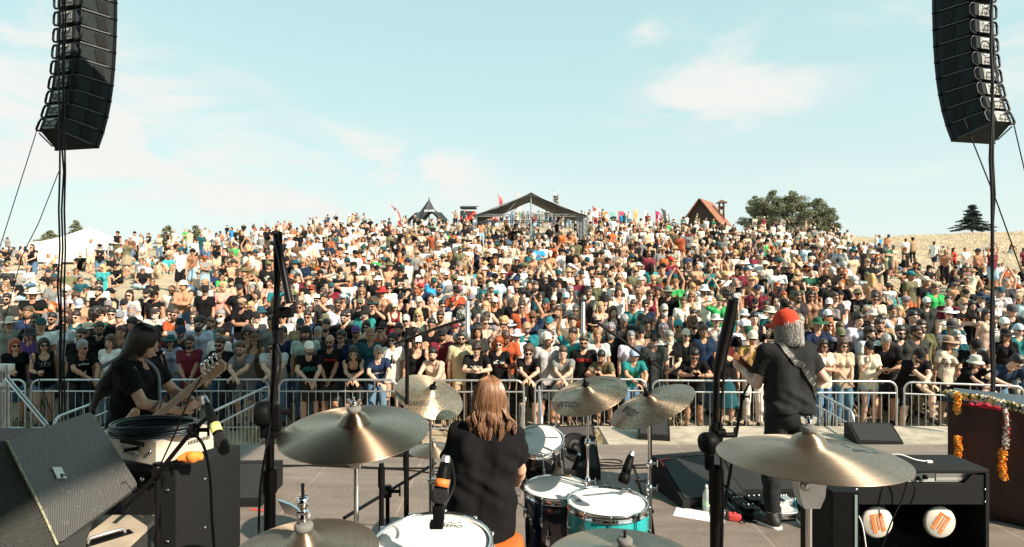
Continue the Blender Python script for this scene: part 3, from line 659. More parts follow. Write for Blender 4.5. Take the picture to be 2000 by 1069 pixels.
# ------------------------------------------------------------------ cymbals
def cym_mat(name, col, rough, ring=260, dirt=.25, an=.75, met=.9, dcol=(.10,.08,.06), speck=0):
    m = bpy.data.materials.new(name); m.use_nodes = True; n = m.node_tree.nodes; l = m.node_tree.links; b = n['Principled BSDF']
    b.inputs['Metallic'].default_value = met; b.inputs['Roughness'].default_value = rough; b.inputs['Anisotropic'].default_value = an; b.inputs['Anisotropic Rotation'].default_value = .25
    tg = n.new('ShaderNodeTangent'); tg.direction_type = 'RADIAL'; tg.axis = 'Z'; l.new(tg.outputs[0], b.inputs['Tangent'])
    tc = n.new('ShaderNodeTexCoord'); sx = n.new('ShaderNodeSeparateXYZ'); l.new(tc.outputs['Object'], sx.inputs[0])
    cx = n.new('ShaderNodeCombineXYZ'); l.new(sx.outputs[0], cx.inputs[0]); l.new(sx.outputs[1], cx.inputs[1])
    ln = n.new('ShaderNodeVectorMath'); ln.operation = 'LENGTH'; l.new(cx.outputs[0], ln.inputs[0])
    rn = n.new('ShaderNodeTexNoise'); rn.noise_dimensions = '1D'; rn.inputs['Scale'].default_value = ring; rn.inputs['Detail'].default_value = 4; l.new(ln.outputs['Value'], rn.inputs['W'])
    rb = n.new('ShaderNodeTexNoise'); rb.noise_dimensions = '1D'; rb.inputs['Scale'].default_value = 1500; rb.inputs['Detail'].default_value = 3; l.new(ln.outputs['Value'], rb.inputs['W'])
    bp = n.new('ShaderNodeBump'); bp.inputs['Strength'].default_value = .3; bp.inputs['Distance'].default_value = .0002; l.new(rb.outputs[0], bp.inputs['Height'])
    t = n.new('ShaderNodeTexNoise'); t.inputs['Scale'].default_value = 7; t.inputs['Detail'].default_value = 8; t.inputs['Roughness'].default_value = .65; l.new(tc.outputs['Object'], t.inputs[0])
    mr = n.new('ShaderNodeMapRange'); mr.inputs[1].default_value = .42; mr.inputs[2].default_value = .75; mr.inputs[4].default_value = dirt; l.new(t.outputs[0], mr.inputs[0])
    mx = n.new('ShaderNodeMix'); mx.data_type = 'RGBA'; mx.inputs[6].default_value = (*col,1); mx.inputs[7].default_value = (*dcol,1); l.new(mr.outputs[0], mx.inputs[0])
    r2 = n.new('ShaderNodeMapRange'); r2.inputs[1].default_value = .3; r2.inputs[2].default_value = .7; r2.inputs[3].default_value = .80; r2.inputs[4].default_value = 1.12; l.new(rn.outputs[0], r2.inputs[0])
    vs = n.new('ShaderNodeVectorMath'); vs.operation = 'SCALE'; l.new(mx.outputs[2], vs.inputs[0]); l.new(r2.outputs[0], vs.inputs['Scale']); out = vs.outputs[0]
    if speck:
        t2 = n.new('ShaderNodeTexNoise'); t2.inputs['Scale'].default_value = 95; t2.inputs['Detail'].default_value = 3; l.new(tc.outputs['Object'], t2.inputs[0])
        m2 = n.new('ShaderNodeMapRange'); m2.inputs[1].default_value = .48; m2.inputs[2].default_value = .62; m2.inputs[4].default_value = speck; l.new(t2.outputs[0], m2.inputs[0])
        m3 = n.new('ShaderNodeMix'); m3.data_type = 'RGBA'; l.new(m2.outputs[0], m3.inputs[0]); l.new(out, m3.inputs[6]); m3.inputs[7].default_value = (.07,.055,.04,1); out = m3.outputs[2]
        b2 = n.new('ShaderNodeBump'); b2.inputs['Strength'].default_value = .5; b2.inputs['Distance'].default_value = .004; l.new(t2.outputs[0], b2.inputs['Height']); l.new(bp.outputs[0], b2.inputs['Normal']); bp = b2
    l.new(out, b.inputs['Base Color']); l.new(bp.outputs[0], b.inputs['Normal']); return m
M_cyA = cym_mat('bronze_dark', (.52,.37,.26), .36, an=.95, met=1); M_cyB = cym_mat('bronze_pale', (.66,.52,.38), .45, speck=.5, an=.8, met=.85); M_cyC = cym_mat('bronze_raw', (.46,.36,.26), .45, speck=.55, dirt=.45, an=.85, met=.9); M_cyE = cym_mat('bronze_worn', (.42,.33,.25), .46, dirt=.4, an=.88, met=.9)
M_cyF = cym_mat('bronze_patina', (.42,.34,.25), .36, dirt=.8, an=.6, met=.8, dcol=(.14,.24,.22))
def cymbal(u, v, d, dia, tilt, roll, m, label, txts=(), felt=True, post=.05, name='cymbal', nut='wing', inkc='black', rip=.00022):
    n = Vector((math.sin(R(-roll)), -math.sin(R(tilt)), 1)).normalized(); q = n.to_track_quat('Z', 'Y')
    o = empty(name, P(u, v, d), 0, label, 'cymbal'); o.rotation_mode = 'QUATERNION'; o.rotation_quaternion = q
    r = dia/2; bl = r*.22; prof = [(.006,bl*.55+.012),(bl*.35,bl*.52+.012),(bl*.7,bl*.36+.012),(bl*.95,.014),(bl*1.15,.008)]
    prof2 = [(bl*1.15+(r-bl*1.15)*i/8, .008-.034*(i/8)**1.7-.0024) for i in range(8, 0, -1)]; NR = int((r-bl*1.15)/.0012)
    for i in range(1, NR+1): t = i/NR; prof.append((bl*1.15+(r-bl*1.15)*t, .008-.034*t**1.7+rip*math.sin(i*1.9+.8*math.sin(i*.13))*min(1, 8*(1-t), 6*t)))
    b = MB(); b.lathe(prof+prof2, 112); pl = b.build('plate', m, o)
    zt = bl*.55+.012
    if felt: b = MB(); b.lathe([(0,.0),(.019,0),(.023,.006),(.023,.014),(.019,.019),(0,.019)], 20, 0, (0,0,zt)); b.build('felt', M_felt if nut != 'dark' else M_black, o)
    b = MB(); b.tube([(0,0,-.06),(0,0,zt+post)], .0042, 8)
    if nut == 'wing':
        b.lathe([(0,0),(.010,0),(.010,.014),(.007,.018),(0,.018)], 10, 0, (0,0,zt+.019))
        for s in (1,-1): b.prism([(s*.006,-.002,zt+.021),(s*.020,-.002,zt+.026),(s*.024,-.002,zt+.042),(s*.017,-.002,zt+.045),(s*.008,-.002,zt+.034)], (0,.004,0))
    b.build('rod_and_nut' if nut == 'wing' else 'rod', M_chrome if nut == 'wing' else M_blackmetal, o)
    if nut == 'dark': b = MB(); b.tube([(0,0,zt),(0,0,zt+.045)], .009, 10); b.build('sleeve', M_black, o)
    bv = BVHTree.FromPolygons([x.co for x in pl.data.vertices], [tuple(f.vertices) for f in pl.data.polygons])
    for (t, ang, rad, wd, hs, rot) in txts:
        a = R(ang); x = math.cos(a)*r*rad; y = math.sin(a)*r*rad
        xd = Vector((math.cos(R(rot)), math.sin(R(rot)), 0)); text_on(t, plane_M((x,y,.03), xd, (0,0,1)), wd, mat('ink_'+inkc, {'black':(.02,.018,.015),'teal':(.07,.16,.17)}[inkc], .6), o, 'marking', bvh=bv, push=.0008, italic=.3, bold=.01, hs=hs)
    return o, pl
E1 = cymbal(693, 828, 1.95, .485, 8, 0, M_cyA, 'large dark bronze cymbal with a bright streak, left of the drummer', [('MEDIUM',130,.62,.05,1,20)])
cymbal(841, 768, 3.75, .45, 24, -24, M_cyB, 'pale speckled cymbal just left of the long-haired drummer', [('DOCUMENTARY',20,.72,.16,.9,-50),('istanbul',205,.65,.13,1.6,-25)], nut='dark')
cymbal(1148, 765, 3.68, .49, 15, 18, M_cyC, 'speckled raw cymbal tilted up to the right, nearest right of the drummer', [('istanbul',262,.68,.18,1.8,188),('istanbul',85,.7,.12,1,10)], nut='dark')
cymbal(1270, 785, 3.45, .52, 5, 27, M_cyC, 'thin steeply tilted cymbal low at right in front of the teal t-shirt', [('istanbul',262,.55,.20,1.8,180)], nut='dark')
cymbal(1580, 874, 1.67, .50, -1.5, 0, M_cyE, 'largest worn bronze cymbal before the guitarist legs with a faint teal ring mark', [('PAISTE',160,.5,.06,1,30)], post=.045)
cymbal(1220, 1090, 1.72, .48, 2, 0, M_cyF, 'patinated green brown cymbal cut off by the bottom edge below turquoise drum', (), post=.04, nut='none')
hh, _ = cymbal(594, 1062, 1.47, .365, 4, 0, M_cyE, 'hi-hat cymbal with a tall rod and clutch at the bottom left of the white drum', (), post=.12, nut='none', name='hi_hat')
b = MB(); b.lathe([(0,0),(.012,0),(.012,.03),(.008,.035),(.008,.05),(.013,.052),(.013,.075),(0,.075)], 12, 0, (0,0,.045)); b.box((.0,0,.075), (.03,.018,.02), bev=.003); b.prism([(-.012,-.002,.07),(-.045,-.002,.078),(-.062,-.002,.112),(-.030,-.002,.100),(-.012,-.002,.088)], (0,.008,0)); b.build('clutch', M_chrome, hh)
cymbal(846, 872, 4.1, .34, 2, 0, M_cyE, 'small flat cymbal seen edge-on behind the big dark cymbal', (), nut='none', post=.02)
# ring mark on the big right cymbal
def ring_mark(parent, cx, cy, z, r, m):
    pl_ = [c_ for c_ in parent.children if c_.name.startswith('plate')][0].data; bvr = BVHTree.FromPolygons([x.co for x in pl_.vertices], [tuple(f.vertices) for f in pl_.polygons])
    b = MB()
    for k in range(10):
        a0 = k*36; pts = []
        for t in range(5): a = R(a0+t*6.5); pts.append((cx+math.cos(a)*r, cy+math.sin(a)*r, z))
        for t in range(4):
            p, q_ = Vector(pts[t]), Vector(pts[t+1]); c_ = Vector((cx,cy,z)); k1 = .82
            def dn(w_): h = bvr.ray_cast(Vector((w_.x, w_.y, .2)), Vector((0,0,-1))); return h[0]+Vector((0,0,.0014))
            b.quad(dn(p), dn(q_), dn(c_+(q_-c_)*k1), dn(c_+(p-c_)*k1))
    b.build('ring_mark', m, parent)
E5 = [o for o in C.objects if o.get('label','').startswith('largest worn')][0]
ring_mark(E5, -.140, .004, -.0035, .046, mat('teal_ink', (.05,.13,.14), .6))
# ------------------------------------------------------------------ stands
def clamp(b, p, s=1, axis=(1,0,0)):
    a = Vector(axis); b.lathe([(0,-.022*s),(.016*s,-.022*s),(.018*s,0),(.016*s,.022*s),(0,.022*s)], 12, 0, p)
    b.tube([Vector(p)-a*.02*s, Vector(p)+a*.045*s], .007*s, 8); b.prism([Vector(p)+a*.045*s+Vector(t)*s for t in ((0,-.003,-.018),(.006,-.003,-.02),(.006,-.003,.02),(0,-.003,.018))], (0,.006*s,0))
def tripod(b, x, y, z0, h=.25, r=.32, a0=30, th=.009):
    for k in range(3):
        a = R(a0+120*k); b.tube([(x,y,z0+h),(x+math.cos(a)*r*.75,y+math.sin(a)*r*.75,z0+.05),(x+math.cos(a)*r,y+math.sin(a)*r,z0+.014)], th, 8)
        b.tube([(x,y,z0+h*.45),(x+math.cos(a)*r*.5,y+math.sin(a)*r*.5,z0+h*.42)], th*.6, 6)
def cstand(u, v, d, z0, label, tiers=((.0,.012),(.45,.009)), boom=None, group=None, m=None, cl=(.5,)):
    t = P(u, v, d); o = empty('cymbal_stand', (t.x, t.y, z0), 0, label, 'cymbal stand'); H = t.z-z0; m = m or M_chrome
    b = MB(); b.tube([(0,0,.02),(0,0,H*.62)], .0125, 12); b.tube([(0,0,H*.62),(0,0,H)], .0085, 12); b.build('pole', m, o)
    b = MB()
    for c_ in cl: clamp(b, (0,0,H*c_), 1)
    b.build('clamp', m, o)
    b = MB(); tripod(b, 0, 0, 0, .3, .34); b.build('tripod', m, o)
    return o
cstand(696, 862, 1.96, .5, 'chrome stand under the large dark bronze cymbal')
b = MB(); t = P(696,905,1.95); b.box((0,0,0), (.035,.03,.02), bev=.004); tag(b.build('stand_clamp', M_steel, loc=(t.x,t.y,t.z-.005)), 'small steel clamp block where pole meets the large dark cymbal', 'clamp')
cstand(841, 775, 3.76, 0, 'thin stand under the pale speckled cymbal left of drummer', cl=(.6,))
cstand(1148, 772, 3.70, 0, 'chrome stand under the raw cymbal nearest right of drummer', cl=(.6,.78,.5))
cstand(1268, 795, 3.47, 0, 'chrome stand with two clamps under the steeply tilted cymbal', cl=(.64,.75,.2))
cstand(846, 876, 4.1, 0, 'chrome hi-hat stand with blue glints left of the drummer', cl=(.5,.3,.75))
sE = cstand(1580, 905, 1.68, .5, 'polished pole under the largest worn bronze cymbal', m=M_chrome, cl=(.2,))
b = MB(); t = P(1583,965,1.66); zt = t.z-.5
b.prism([(-.042,-.02,zt+.048),(.042,-.02,zt+.048),(.036,-.02,zt-.01),(.022,-.02,zt-.042),(-.022,-.02,zt-.042),(-.034,-.02,zt-.01)], (0,.04,0)); b.lathe([(0,0),(.012,0),(.014,.004),(0,.006)], 16, 0, (-.02,-.021,zt+.022), (0,-1,0)); b.build('cast_bracket', M_steel, sE)
cstand(1220, 1090, 1.73, .5, 'chrome stand under the patinated cymbal at bottom edge', cl=(.2,)); cstand(594, 1075, 1.48, .5, 'hi-hat stand below the clutch at bottom left', cl=(.2,))
def mic_stand(name, label, segs, m=M_blackmetal, base=None, legs=True, cl=()):
    """segs: list of (points, radius, part)"""
    p0 = Vector(base); o = empty(name, p0, 0, label, 'mic stand')
    for pts, r, part in segs:
        b = MB(); b.tube([Vector(p)-p0 for p in pts], r, 12); b.build(part, M_chrome if part == 'chrome_tube' else m, o)
    if cl:
        b = MB()
        for c_, s in cl: clamp(b, Vector(c_)-p0, s)
        b.build('clutch', m, o)
    if legs: b = MB(); tripod(b, 0, 0, 0, .22, .33, 40, .008); b.build('tripod', m, o)
    return o
def basept(p, z=0): return (p.x, p.y, z)
# tall overhead boom stand left
t0 = P(527, 825, 2.0)
sL = mic_stand('microphone_stand', 'tall black boom stand left of the large dark cymbal with drooping padded boom', [([(t0.x,t0.y,.5), P(527,1000,2.0), P(527,925,2.0)], .019, 'pole'), ([P(527,932,2.0), P(527,830,2.0)], .0145, 'pole'), ([P(527,962,2.0), P(527,915,2.0)], .024, 'grip'),
     ([P(532,800,2.0), P(537,690,1.99), P(541,560,1.97), P(540,470,1.95)], .0105, 'boom'), ([P(540,458,1.93), P(552,520,1.92), P(566,592,1.90)], .0115, 'counterweight'), ([P(543,640,1.97), P(543,670,1.97)], .017, 'grip')], base=(t0.x,t0.y,.5), cl=((P(528,805,2.0),1.5),))
b = MB(); q0 = Vector((t0.x,t0.y,.5)); b.lathe([(0,-.024),(.036,-.024),(.042,-.012),(.042,.012),(.036,.024),(0,.024)], 20, 0, P(514,808,1.97)-q0, (1,.25,0)); b.box(P(541,815,1.98)-q0, (.03,.03,.085), bev=.006); b.box(P(528,840,1.99)-q0, (.06,.04,.05), bev=.008); b.build('swivel_joint', M_black, sL)
b = MB(); b.box(P(556,610,1.93)-q0, (.055,.03,.035), bev=.004); b.build('clip', M_black, sL)
tag(MB().tube(smoothpath([P(541,470,1.92),P(549,457,1.92),P(546,540,1.95),P(533,640,1.96),P(548,700,1.96),P(540,760,1.97),P(523,860,1.97),P(508,960,1.97),P(505,1090,1.97)],8), .0045, 6).build('cable', M_rub), 'black cable looping over the tall left boom and down its pole', 'cable')
# tall stand right of centre
t1 = P(1398, 860, 2.05)
sR = mic_stand('microphone_stand', 'tall black boom stand between the toms and the guitarist with a shiny tube', [([(t1.x,t1.y,.5), P(1398,1000,2.05), P(1398,975,2.05)], .020, 'pole'), ([P(1398,1010,2.05), P(1399,905,2.05)], .0165, 'pole'), ([P(1399,985,2.05), P(1399,912,2.05)], .026, 'grip'),
     ([P(1396,870,2.05), P(1400,735,2.02), P(1410,660,2.0), P(1437,582,1.96)], .011, 'boom'), ([P(1402,722,1.98), P(1410,680,1.97), P(1420,638,1.96), P(1432,585,1.95)], .0165, 'counterweight')], base=(t1.x,t1.y,.5), cl=((P(1398,850,2.05),1.4),))
q1 = Vector((t1.x,t1.y,.5)); b = MB(); b.lathe([(0,-.024),(.030,-.024),(.036,-.012),(.036,.012),(.030,.024),(0,.024)], 20, 0, P(1384,865,2.0)-q1, (1,.25,0)); b.box(P(1400,846,2.03)-q1, (.036,.03,.075), bev=.006); b.box(P(1385,895,2.0)-q1, (.03,.03,.08), bev=.008); b.tube([P(1400,846,2.02)-q1, P(1416,845,2.02)-q1], .014, 10); b.build('swivel_joint', M_black, sR)
b = MB(); b.box(P(1428,668,2.0)-q1, (.05,.035,.03), bev=.004); b.lathe([(0,0),(.018,0),(.018,.02),(0,.02)], 12, 0, P(1434,668,1.99)-q1, (1,0,0)); b.build('clip', M_black, sR)
tag(MB().tube(smoothpath([P(1440,590,1.94),P(1432,640,1.97),P(1418,700,1.98),P(1412,760,2.0),P(1406,860,2.02),P(1412,960,2.03),P(1410,1090,2.03)],8), .0042, 6).build('cable', M_rub), 'black cable hanging beside the tall stand right of centre', 'cable')
# ------------------------------------------------------------------ microphones
def pencil_mic(u, v0, v1, d, label):
    a = P(u, v0, d); c_ = P(u, v1, d); o = empty('microphone', a, 0, label, 'microphone'); L_ = a.z-c_.z; b = MB()
    b.lathe([(0,0),(.010,0),(.012,-.01),(.012,-L_+.05),(.016,-L_+.045),(.0175,-L_+.02),(.015,-L_+.004),(0,-L_)], 14); b.build('mic_body', M_steel, o)
pencil_mic(913, 588, 664, 3.0, 'silver overhead microphone hanging above the drummer at left'); pencil_mic(1139, 590, 660, 3.45, 'silver overhead microphone hanging above the nearest right cymbal')
bp = P(795,640,3.6)
mic_stand('microphone_stand', 'black boom stand left of the drummer reaching to the left overhead microphone', [([(bp.x,bp.y,0), (bp.x,bp.y,bp.z)], .012, 'pole'), ([P(770,672,3.7), P(850,642,3.3), P(912,622,3.02)], .0085, 'boom')], base=(bp.x,bp.y,0), cl=((P(795,662,3.6),1),))
bp = P(1270,700,3.5)
mic_stand('microphone_stand', 'black boom stand right of the toms reaching to the right overhead microphone', [([(bp.x,bp.y,0), (bp.x,bp.y,bp.z)], .011, 'pole'), ([P(1292,722,3.6), P(1225,672,3.52), P(1160,626,3.46)], .0085, 'boom')], base=(bp.x,bp.y,0), cl=((P(1270,705,3.5),1),(P(1160,627,3.46),.9)))
tag(MB().tube(smoothpath([P(912,598,3.0),P(895,595,3.0),P(890,612,3.0),P(893,632,3.05)],6), .003, 5).build('cable', M_rub), 'thin cable loop at the left overhead microphone', 'cable')
def dyn_mic(a, b_, r, label, band=None, head=M_black, bodym=M_black, cable=None, parts=True):
    """long mic from the cable end a to the capsule end b_"""
    a = Vector(a); b_ = Vector(b_); o = empty('microphone', a, 0, label, 'microphone'); ax = (b_-a); L_ = ax.length
    q = MB(); q.lathe([(0,0),(r*.45,0),(r*.55,L_*.04),(r*.6,L_*.16)], 16, 0, (0,0,0), ax); q.build('connector', M_steel, o)
    q = MB(); q.lathe([(0,L_*.15),(r*.62,L_*.15),(r*.75,L_*.3),(r*.85,L_*.52),(r*.85,L_*.70),(0,L_*.70)], 20, 0, (0,0,0), ax); q.build('mic_body', bodym, o)
    q = MB(); q.lathe([(r*.80,L_*.70),(r*1.0,L_*.74),(r*1.08,L_*.84),(r*1.0,L_*.95),(r*.7,L_),(0,L_)], 20, 0, (0,0,0), ax); q.build('grille', head, o)
    if band: q = MB(); q.lathe([(r*.87,L_*band[0]),(r*.89,L_*band[0]),(r*.89,L_*band[1]),(r*.87,L_*band[1])], 20, 0, (0,0,0), ax); q.build('tape_band', band[2], o)
    return o
M_mesh = mat('mic_mesh', (.03,.03,.03), .5, .5, bump=1, bscale=500)
dyn_mic(P(872,890,1.78), P(856,985,1.72), .024, 'microphone with an orange tape band pointing at the white drum', (.50,.66, mat('orange_tape', (.75,.20,.04), .6)), M_mesh)
tag(MB().tube(smoothpath([P(872,892,1.78),P(882,905,1.8),P(887,945,1.8),P(876,975,1.78),P(866,990,1.76)],6), .0042, 6).build('cable', M_rub), 'grey cable curving beside the orange banded microphone', 'cable')
b = MB(); t = P(857,1003,1.72); b.box((0,0,0), (.032,.03,.05), bev=.005); b.box((-.006,0,-.032), (.04,.03,.02), bev=.004); tag(b.build('microphone_clip', M_black, loc=t), 'black clip holding the orange banded microphone on the drum rim', 'clip')
dyn_mic(P(1235,882,3.3), P(1216,945,3.2), .030, 'black condenser microphone with silver neck beside the turquoise drum')
dyn_mic(P(1132,885,3.75), P(1121,920,3.7), .018, 'small silver and black microphone over the dark blue drum')
tp = P(1240,915,3.35)
mic_stand('microphone_stand', 'small black stand holding the condenser microphone beside turquoise drum', [([P(1237,912,3.3), P(1252,960,3.6), P(1275,1000,3.75)], .010, 'boom'), ([P(1268,985,3.8), Vector((P(1290,1035,3.9).x, 3.9, .02))], .012, 'pole')], base=(P(1290,1035,3.9).x, 3.9, 0), cl=((P(1246,940,3.45),.9),))
# foreground left mic with yellow label on its boom
mF = dyn_mic(P(398,775,2.25), P(440,884,2.1), .021, 'black microphone with a yellow label beside the bass player gear', (.52,.66, mat('yellow_label', (.72,.72,.22), .6)), M_mesh)
text_on('# M', plane_M(P(426,849,2.14)+Vector((0,-.021,0)), (1,0,.25), (0,-1,0)), .025, M_ink['black'], mF, 'lettering') if False else None
bp = P(310,1080,2.35)
mic_stand('microphone_stand', 'black boom stand crossing in front of the beige amplifier at left', [([P(245,995,2.4), P(300,935,2.38), P(375,842,2.3), P(408,812,2.22)], .009, 'boom'), ([P(310,915,2.38), P(345,840,2.2), P(372,772,2.1), P(395,735,2.0)], .0032, 'thin_rod'), ([(P(308,930,2.4).x,2.4,.5),P(308,922,2.4)], .012, 'pole')], base=(P(308,930,2.4).x,2.4,.5), cl=((P(308,917,2.38),1.2),(P(378,840,2.28),1.2)))
tag(MB().tube(smoothpath([P(376,845,2.25),P(398,872,2.3),P(410,930,2.3),P(414,1010,2.3),P(420,1090,2.3)],8), .0055, 6).build('cable', M_rub), 'thick black cable falling beside the bass cabinet to the bottom edge', 'cable')
# vocal mic near the bass player
vm = P(318,735,5.6)
dyn_mic(P(322,690,5.55), P(296,685,5.5), .028, 'vocal microphone on a stand before the bass player', None, M_steel)
mic_stand('microphone_stand', 'black vocal stand behind the bass player neck', [([(P(330,700,5.6).x,5.6,0),P(330,735,5.6),P(318,690,5.56)], .013, 'pole')], base=(P(330,700,5.6).x,5.6,0))
bp = P(1475,700,5.3)
mic_stand('microphone_stand', 'black vocal stand left of the guitarist', [([(bp.x-.28,5.3,0), P(1450,775,5.3)], .014, 'pole'), ([P(1450,775,5.3), P(1470,735,5.3), P(1492,690,5.3)], .010, 'boom')], base=(bp.x-.28,5.3,0), cl=((P(1450,775,5.3),1.3),))
dyn_mic(P(1483,668,5.3), P(1497,655,5.25), .026, 'vocal microphone before the guitarist', None, M_black)
for (u, v0, d, lab) in ((745,905,3.0,'short black stand pole right of the large dark cymbal'), (793,880,3.5,'black stand pole left of the drummer arm'), (1018,790,5.6,'chrome stand upright before the centre barrier')):
    p = P(u, v0, d); m_ = M_blackmetal if 'black' in lab else M_chrome
    mic_stand('microphone_stand', lab, [([(p.x,p.y,0), p], .013, 'pole'), ([p-Vector((0,0,.12)), p-Vector((0,0,.02))], .018, 'grip')], m=m_, base=(p.x,p.y,0))
p0 = P(672,1012,3.3); p1 = P(850,905,4.2)
bb = P(757,960,3.7)
mic_stand('microphone_stand', 'low black stand with a long slanting boom left of the drummer', [([p0, p1], .010, 'boom'), ([(bb.x,bb.y,0), bb], .013, 'pole')], base=(bb.x,bb.y,0), cl=((bb,1.6),))
# ------------------------------------------------------------------ drums
def drum(u, v, d, dia, dep, tilt, shell, label, legs=None, head=(.80,.80,.77), roll=0, nl=8, zoff=0, hoopm=None, txt=None):
    n = Vector((math.sin(R(-roll)), -math.sin(R(tilt)), 1)).normalized(); q = n.to_track_quat('Z', 'Y'); o = empty('drum', P(u, v, d), 0, label, 'drum'); o.rotation_mode = 'QUATERNION'; o.rotation_quaternion = q; r = dia/2
    b = MB(); b.lathe([(r*.97,-.004),(r,-.012),(r,-dep),(r*.97,-dep)], 64); b.build('shell', shell, o)
    b = MB(); b.lathe([(0,.0),(r*.6,.0),(r*.955,.0),(r*.985,-.004)], 64); hd = b.build('drumhead', mat('drumhead', head, .45, bump=.15, bscale=250, var=.05, vscale=5), o)
    b = MB(); b.lathe([(r*.985,-.012),(r*.985,.010),(r*1.0,.014),(r*1.035,.011),(r*1.02,.006),(r*1.02,-.022),(r*1.04,-.026),(r*1.04,-.030),(r*1.0,-.030)], 64); b.build('hoop', M_chrome, o)
    for k in range(nl):
        a = 2*math.pi*(k+.35)/nl; x, y = math.cos(a)*r*1.045, math.sin(a)*r*1.045; b = MB(); b.tube([(x,y,.006),(x,y,-dep*.34)], .0042, 8); b.lathe([(0,0),(.0075,0),(.0075,.012),(0,.012)], 8, 0, (x,y,.002))
        x2, y2 = math.cos(a)*r*1.02, math.sin(a)*r*1.02; b.box((x2,y2,-dep*.36), (.03,.018,.055), a, .005); b.build('tension_rod', M_chrome, o)
    if legs is not None:
        for k in range(3):
            a = 2*math.pi*(k+.1)/3; x, y = math.cos(a)*r*1.06, math.sin(a)*r*1.06; b = MB(); b.tube([(x,y,-dep*.45),(x,y,-legs+.0)], .006, 8); b.box((x*.985,y*.985,-dep*.62), (.035,.03,.06), a, .006); b.build('leg', M_chrome, o)
    if txt: text_on(txt[0], plane_M((txt[1],txt[2],.001), (math.cos(R(txt[4])),math.sin(R(txt[4])),0), (0,0,1)), txt[3], M_ink['black'], o, 'lettering', off=.001); b = MB(); [b.tube([(txt[1]-.028+.014*i,txt[2]+.022,.0015),(txt[1]-.021+.014*i,txt[2]+.014+(i%2)*.012,.0015),(txt[1]-.014+.014*i,txt[2]+.022,.0015)], .0008, 4) for i in range(4)]; b.build('crown_mark', M_ink['black'], o)
    return o
M_dkshell = mat('black_shell', (.006,.007,.009), .12, coat=.6); M_blshell = mat('dark_blue_shell', (.006,.010,.030), .14, coat=.6, var=.3, vscale=4); M_tqshell = mat('turquoise_shell', (.015,.42,.42), .32, .25, coat=.7, var=.12, vscale=5)
drum(1053, 860, 4.05, .335, .34, 22, M_dkshell, 'black tom with a white head tilted back, highest of the drums', txt=('REMO',-.08,.06,.05,0), roll=4)
drum(1087, 953, 3.72, .40, .38, 2, M_blshell, 'dark blue floor tom between the drummer and turquoise tom', legs=.74)
drum(1187, 981, 3.40, .455, .40, 0, M_tqshell, 'turquoise floor tom with a white head right of the dark blue one', legs=.78, txt=('R',.17,-.03,.03,0), nl=10)
drum(845, 1062, 1.86, .365, .16, 5, M_steel, 'white headed snare drum cut by the bottom edge under the orange banded microphone', txt=('REMO',.050,.105,.07,-8), nl=10)
# kick drum mass in front of the drummer
o = empty('bass_drum', (-.28,4.35,.28), 0, 'black bass drum hidden ahead of the drummer', 'drum'); b = MB(); b.lathe([(0,-.2),(.26,-.2),(.28,-.19),(.28,.19),(.26,.2),(0,.2)], 48, 0, (0,0,0), (0,1,0)); b.build('shell', M_dkshell, o)
# throne
th = empty('drum_stool', (-.115,3.18,.045), 0, 'round orange leather drum stool with white lettering', 'stool'); b = MB(); b.lathe([(0,.555),(.16,.555),(.178,.57),(.182,.60),(.176,.635),(.15,.648),(0,.65)], 48); b.build('seat', mat('orange_leather', (.50,.13,.025), .45, bump=.2, bscale=120), th)
b = MB(); b.tube([(0,0,.15),(0,0,.56)], .016, 12); b.build('post', M_chrome, th)
for k in range(3): a = R(90+120*k); b = MB(); b.tube([(0,0,.30),(math.cos(a)*.25,math.sin(a)*.25,.02)], .012, 8); b.build('leg', M_chrome, th)
vv, ff = text_geo('TAMA', italic=.15, bold=.02); pts = []
for p in vv:
    a = R(-118)+p.x*.5; pts.append((math.cos(a)*.1835, math.sin(a)*.1835, .602+p.y*.085))
mesh_obj('lettering', pts, ff, M_ink['white'], th, smooth=False)
# ------------------------------------------------------------------ cabinets, wedges, amplifiers
def grille_mat(name, col, sc, rough=.45, hole=(.004,.004,.004), met=.4):
    m = bpy.data.materials.new(name); m.use_nodes = True; n = m.node_tree.nodes; l = m.node_tree.links; b = n['Principled BSDF']; b.inputs['Roughness'].default_value = rough; b.inputs['Metallic'].default_value = met
    tc = n.new('ShaderNodeTexCoord'); v = n.new('ShaderNodeTexVoronoi'); v.inputs['Scale'].default_value = sc; v.inputs['Randomness'].default_value = .0; mp = n.new('ShaderNodeMapping'); mp.inputs['Rotation'].default_value = (.0,.0,.785); l.new(tc.outputs['UV'], mp.inputs[0]); l.new(mp.outputs[0], v.inputs[0])
    r = n.new('ShaderNodeMapRange'); r.inputs[1].default_value = .30; r.inputs[2].default_value = .42; l.new(v.outputs['Distance'], r.inputs[0])
    t = n.new('ShaderNodeTexNoise'); t.inputs['Scale'].default_value = 60; t.inputs['Detail'].default_value = 4; l.new(tc.outputs['Object'], t.inputs[0]); r3 = n.new('ShaderNodeMapRange'); r3.inputs[1].default_value = .6; r3.inputs[2].default_value = .75; l.new(t.outputs[0], r3.inputs[0])
    dm = n.new('ShaderNodeMix'); dm.data_type = 'RGBA'; l.new(r3.outputs[0], dm.inputs[0]); dm.inputs[6].default_value = (*col,1); dm.inputs[7].default_value = tuple(c*2.2 for c in col)+(1,)
    x = n.new('ShaderNodeMix'); x.data_type = 'RGBA'; l.new(r.outputs[0], x.inputs[0]); x.inputs[6].default_value = (*hole,1); l.new(dm.outputs[2], x.inputs[7]); l.new(x.outputs[2], b.inputs['Base Color'])
    bp = n.new('ShaderNodeBump'); bp.inputs['Strength'].default_value = .6; bp.inputs['Distance'].default_value = .003; l.new(r.outputs[0], bp.inputs['Height']); l.new(bp.outputs[0], b.inputs['Normal']); return m
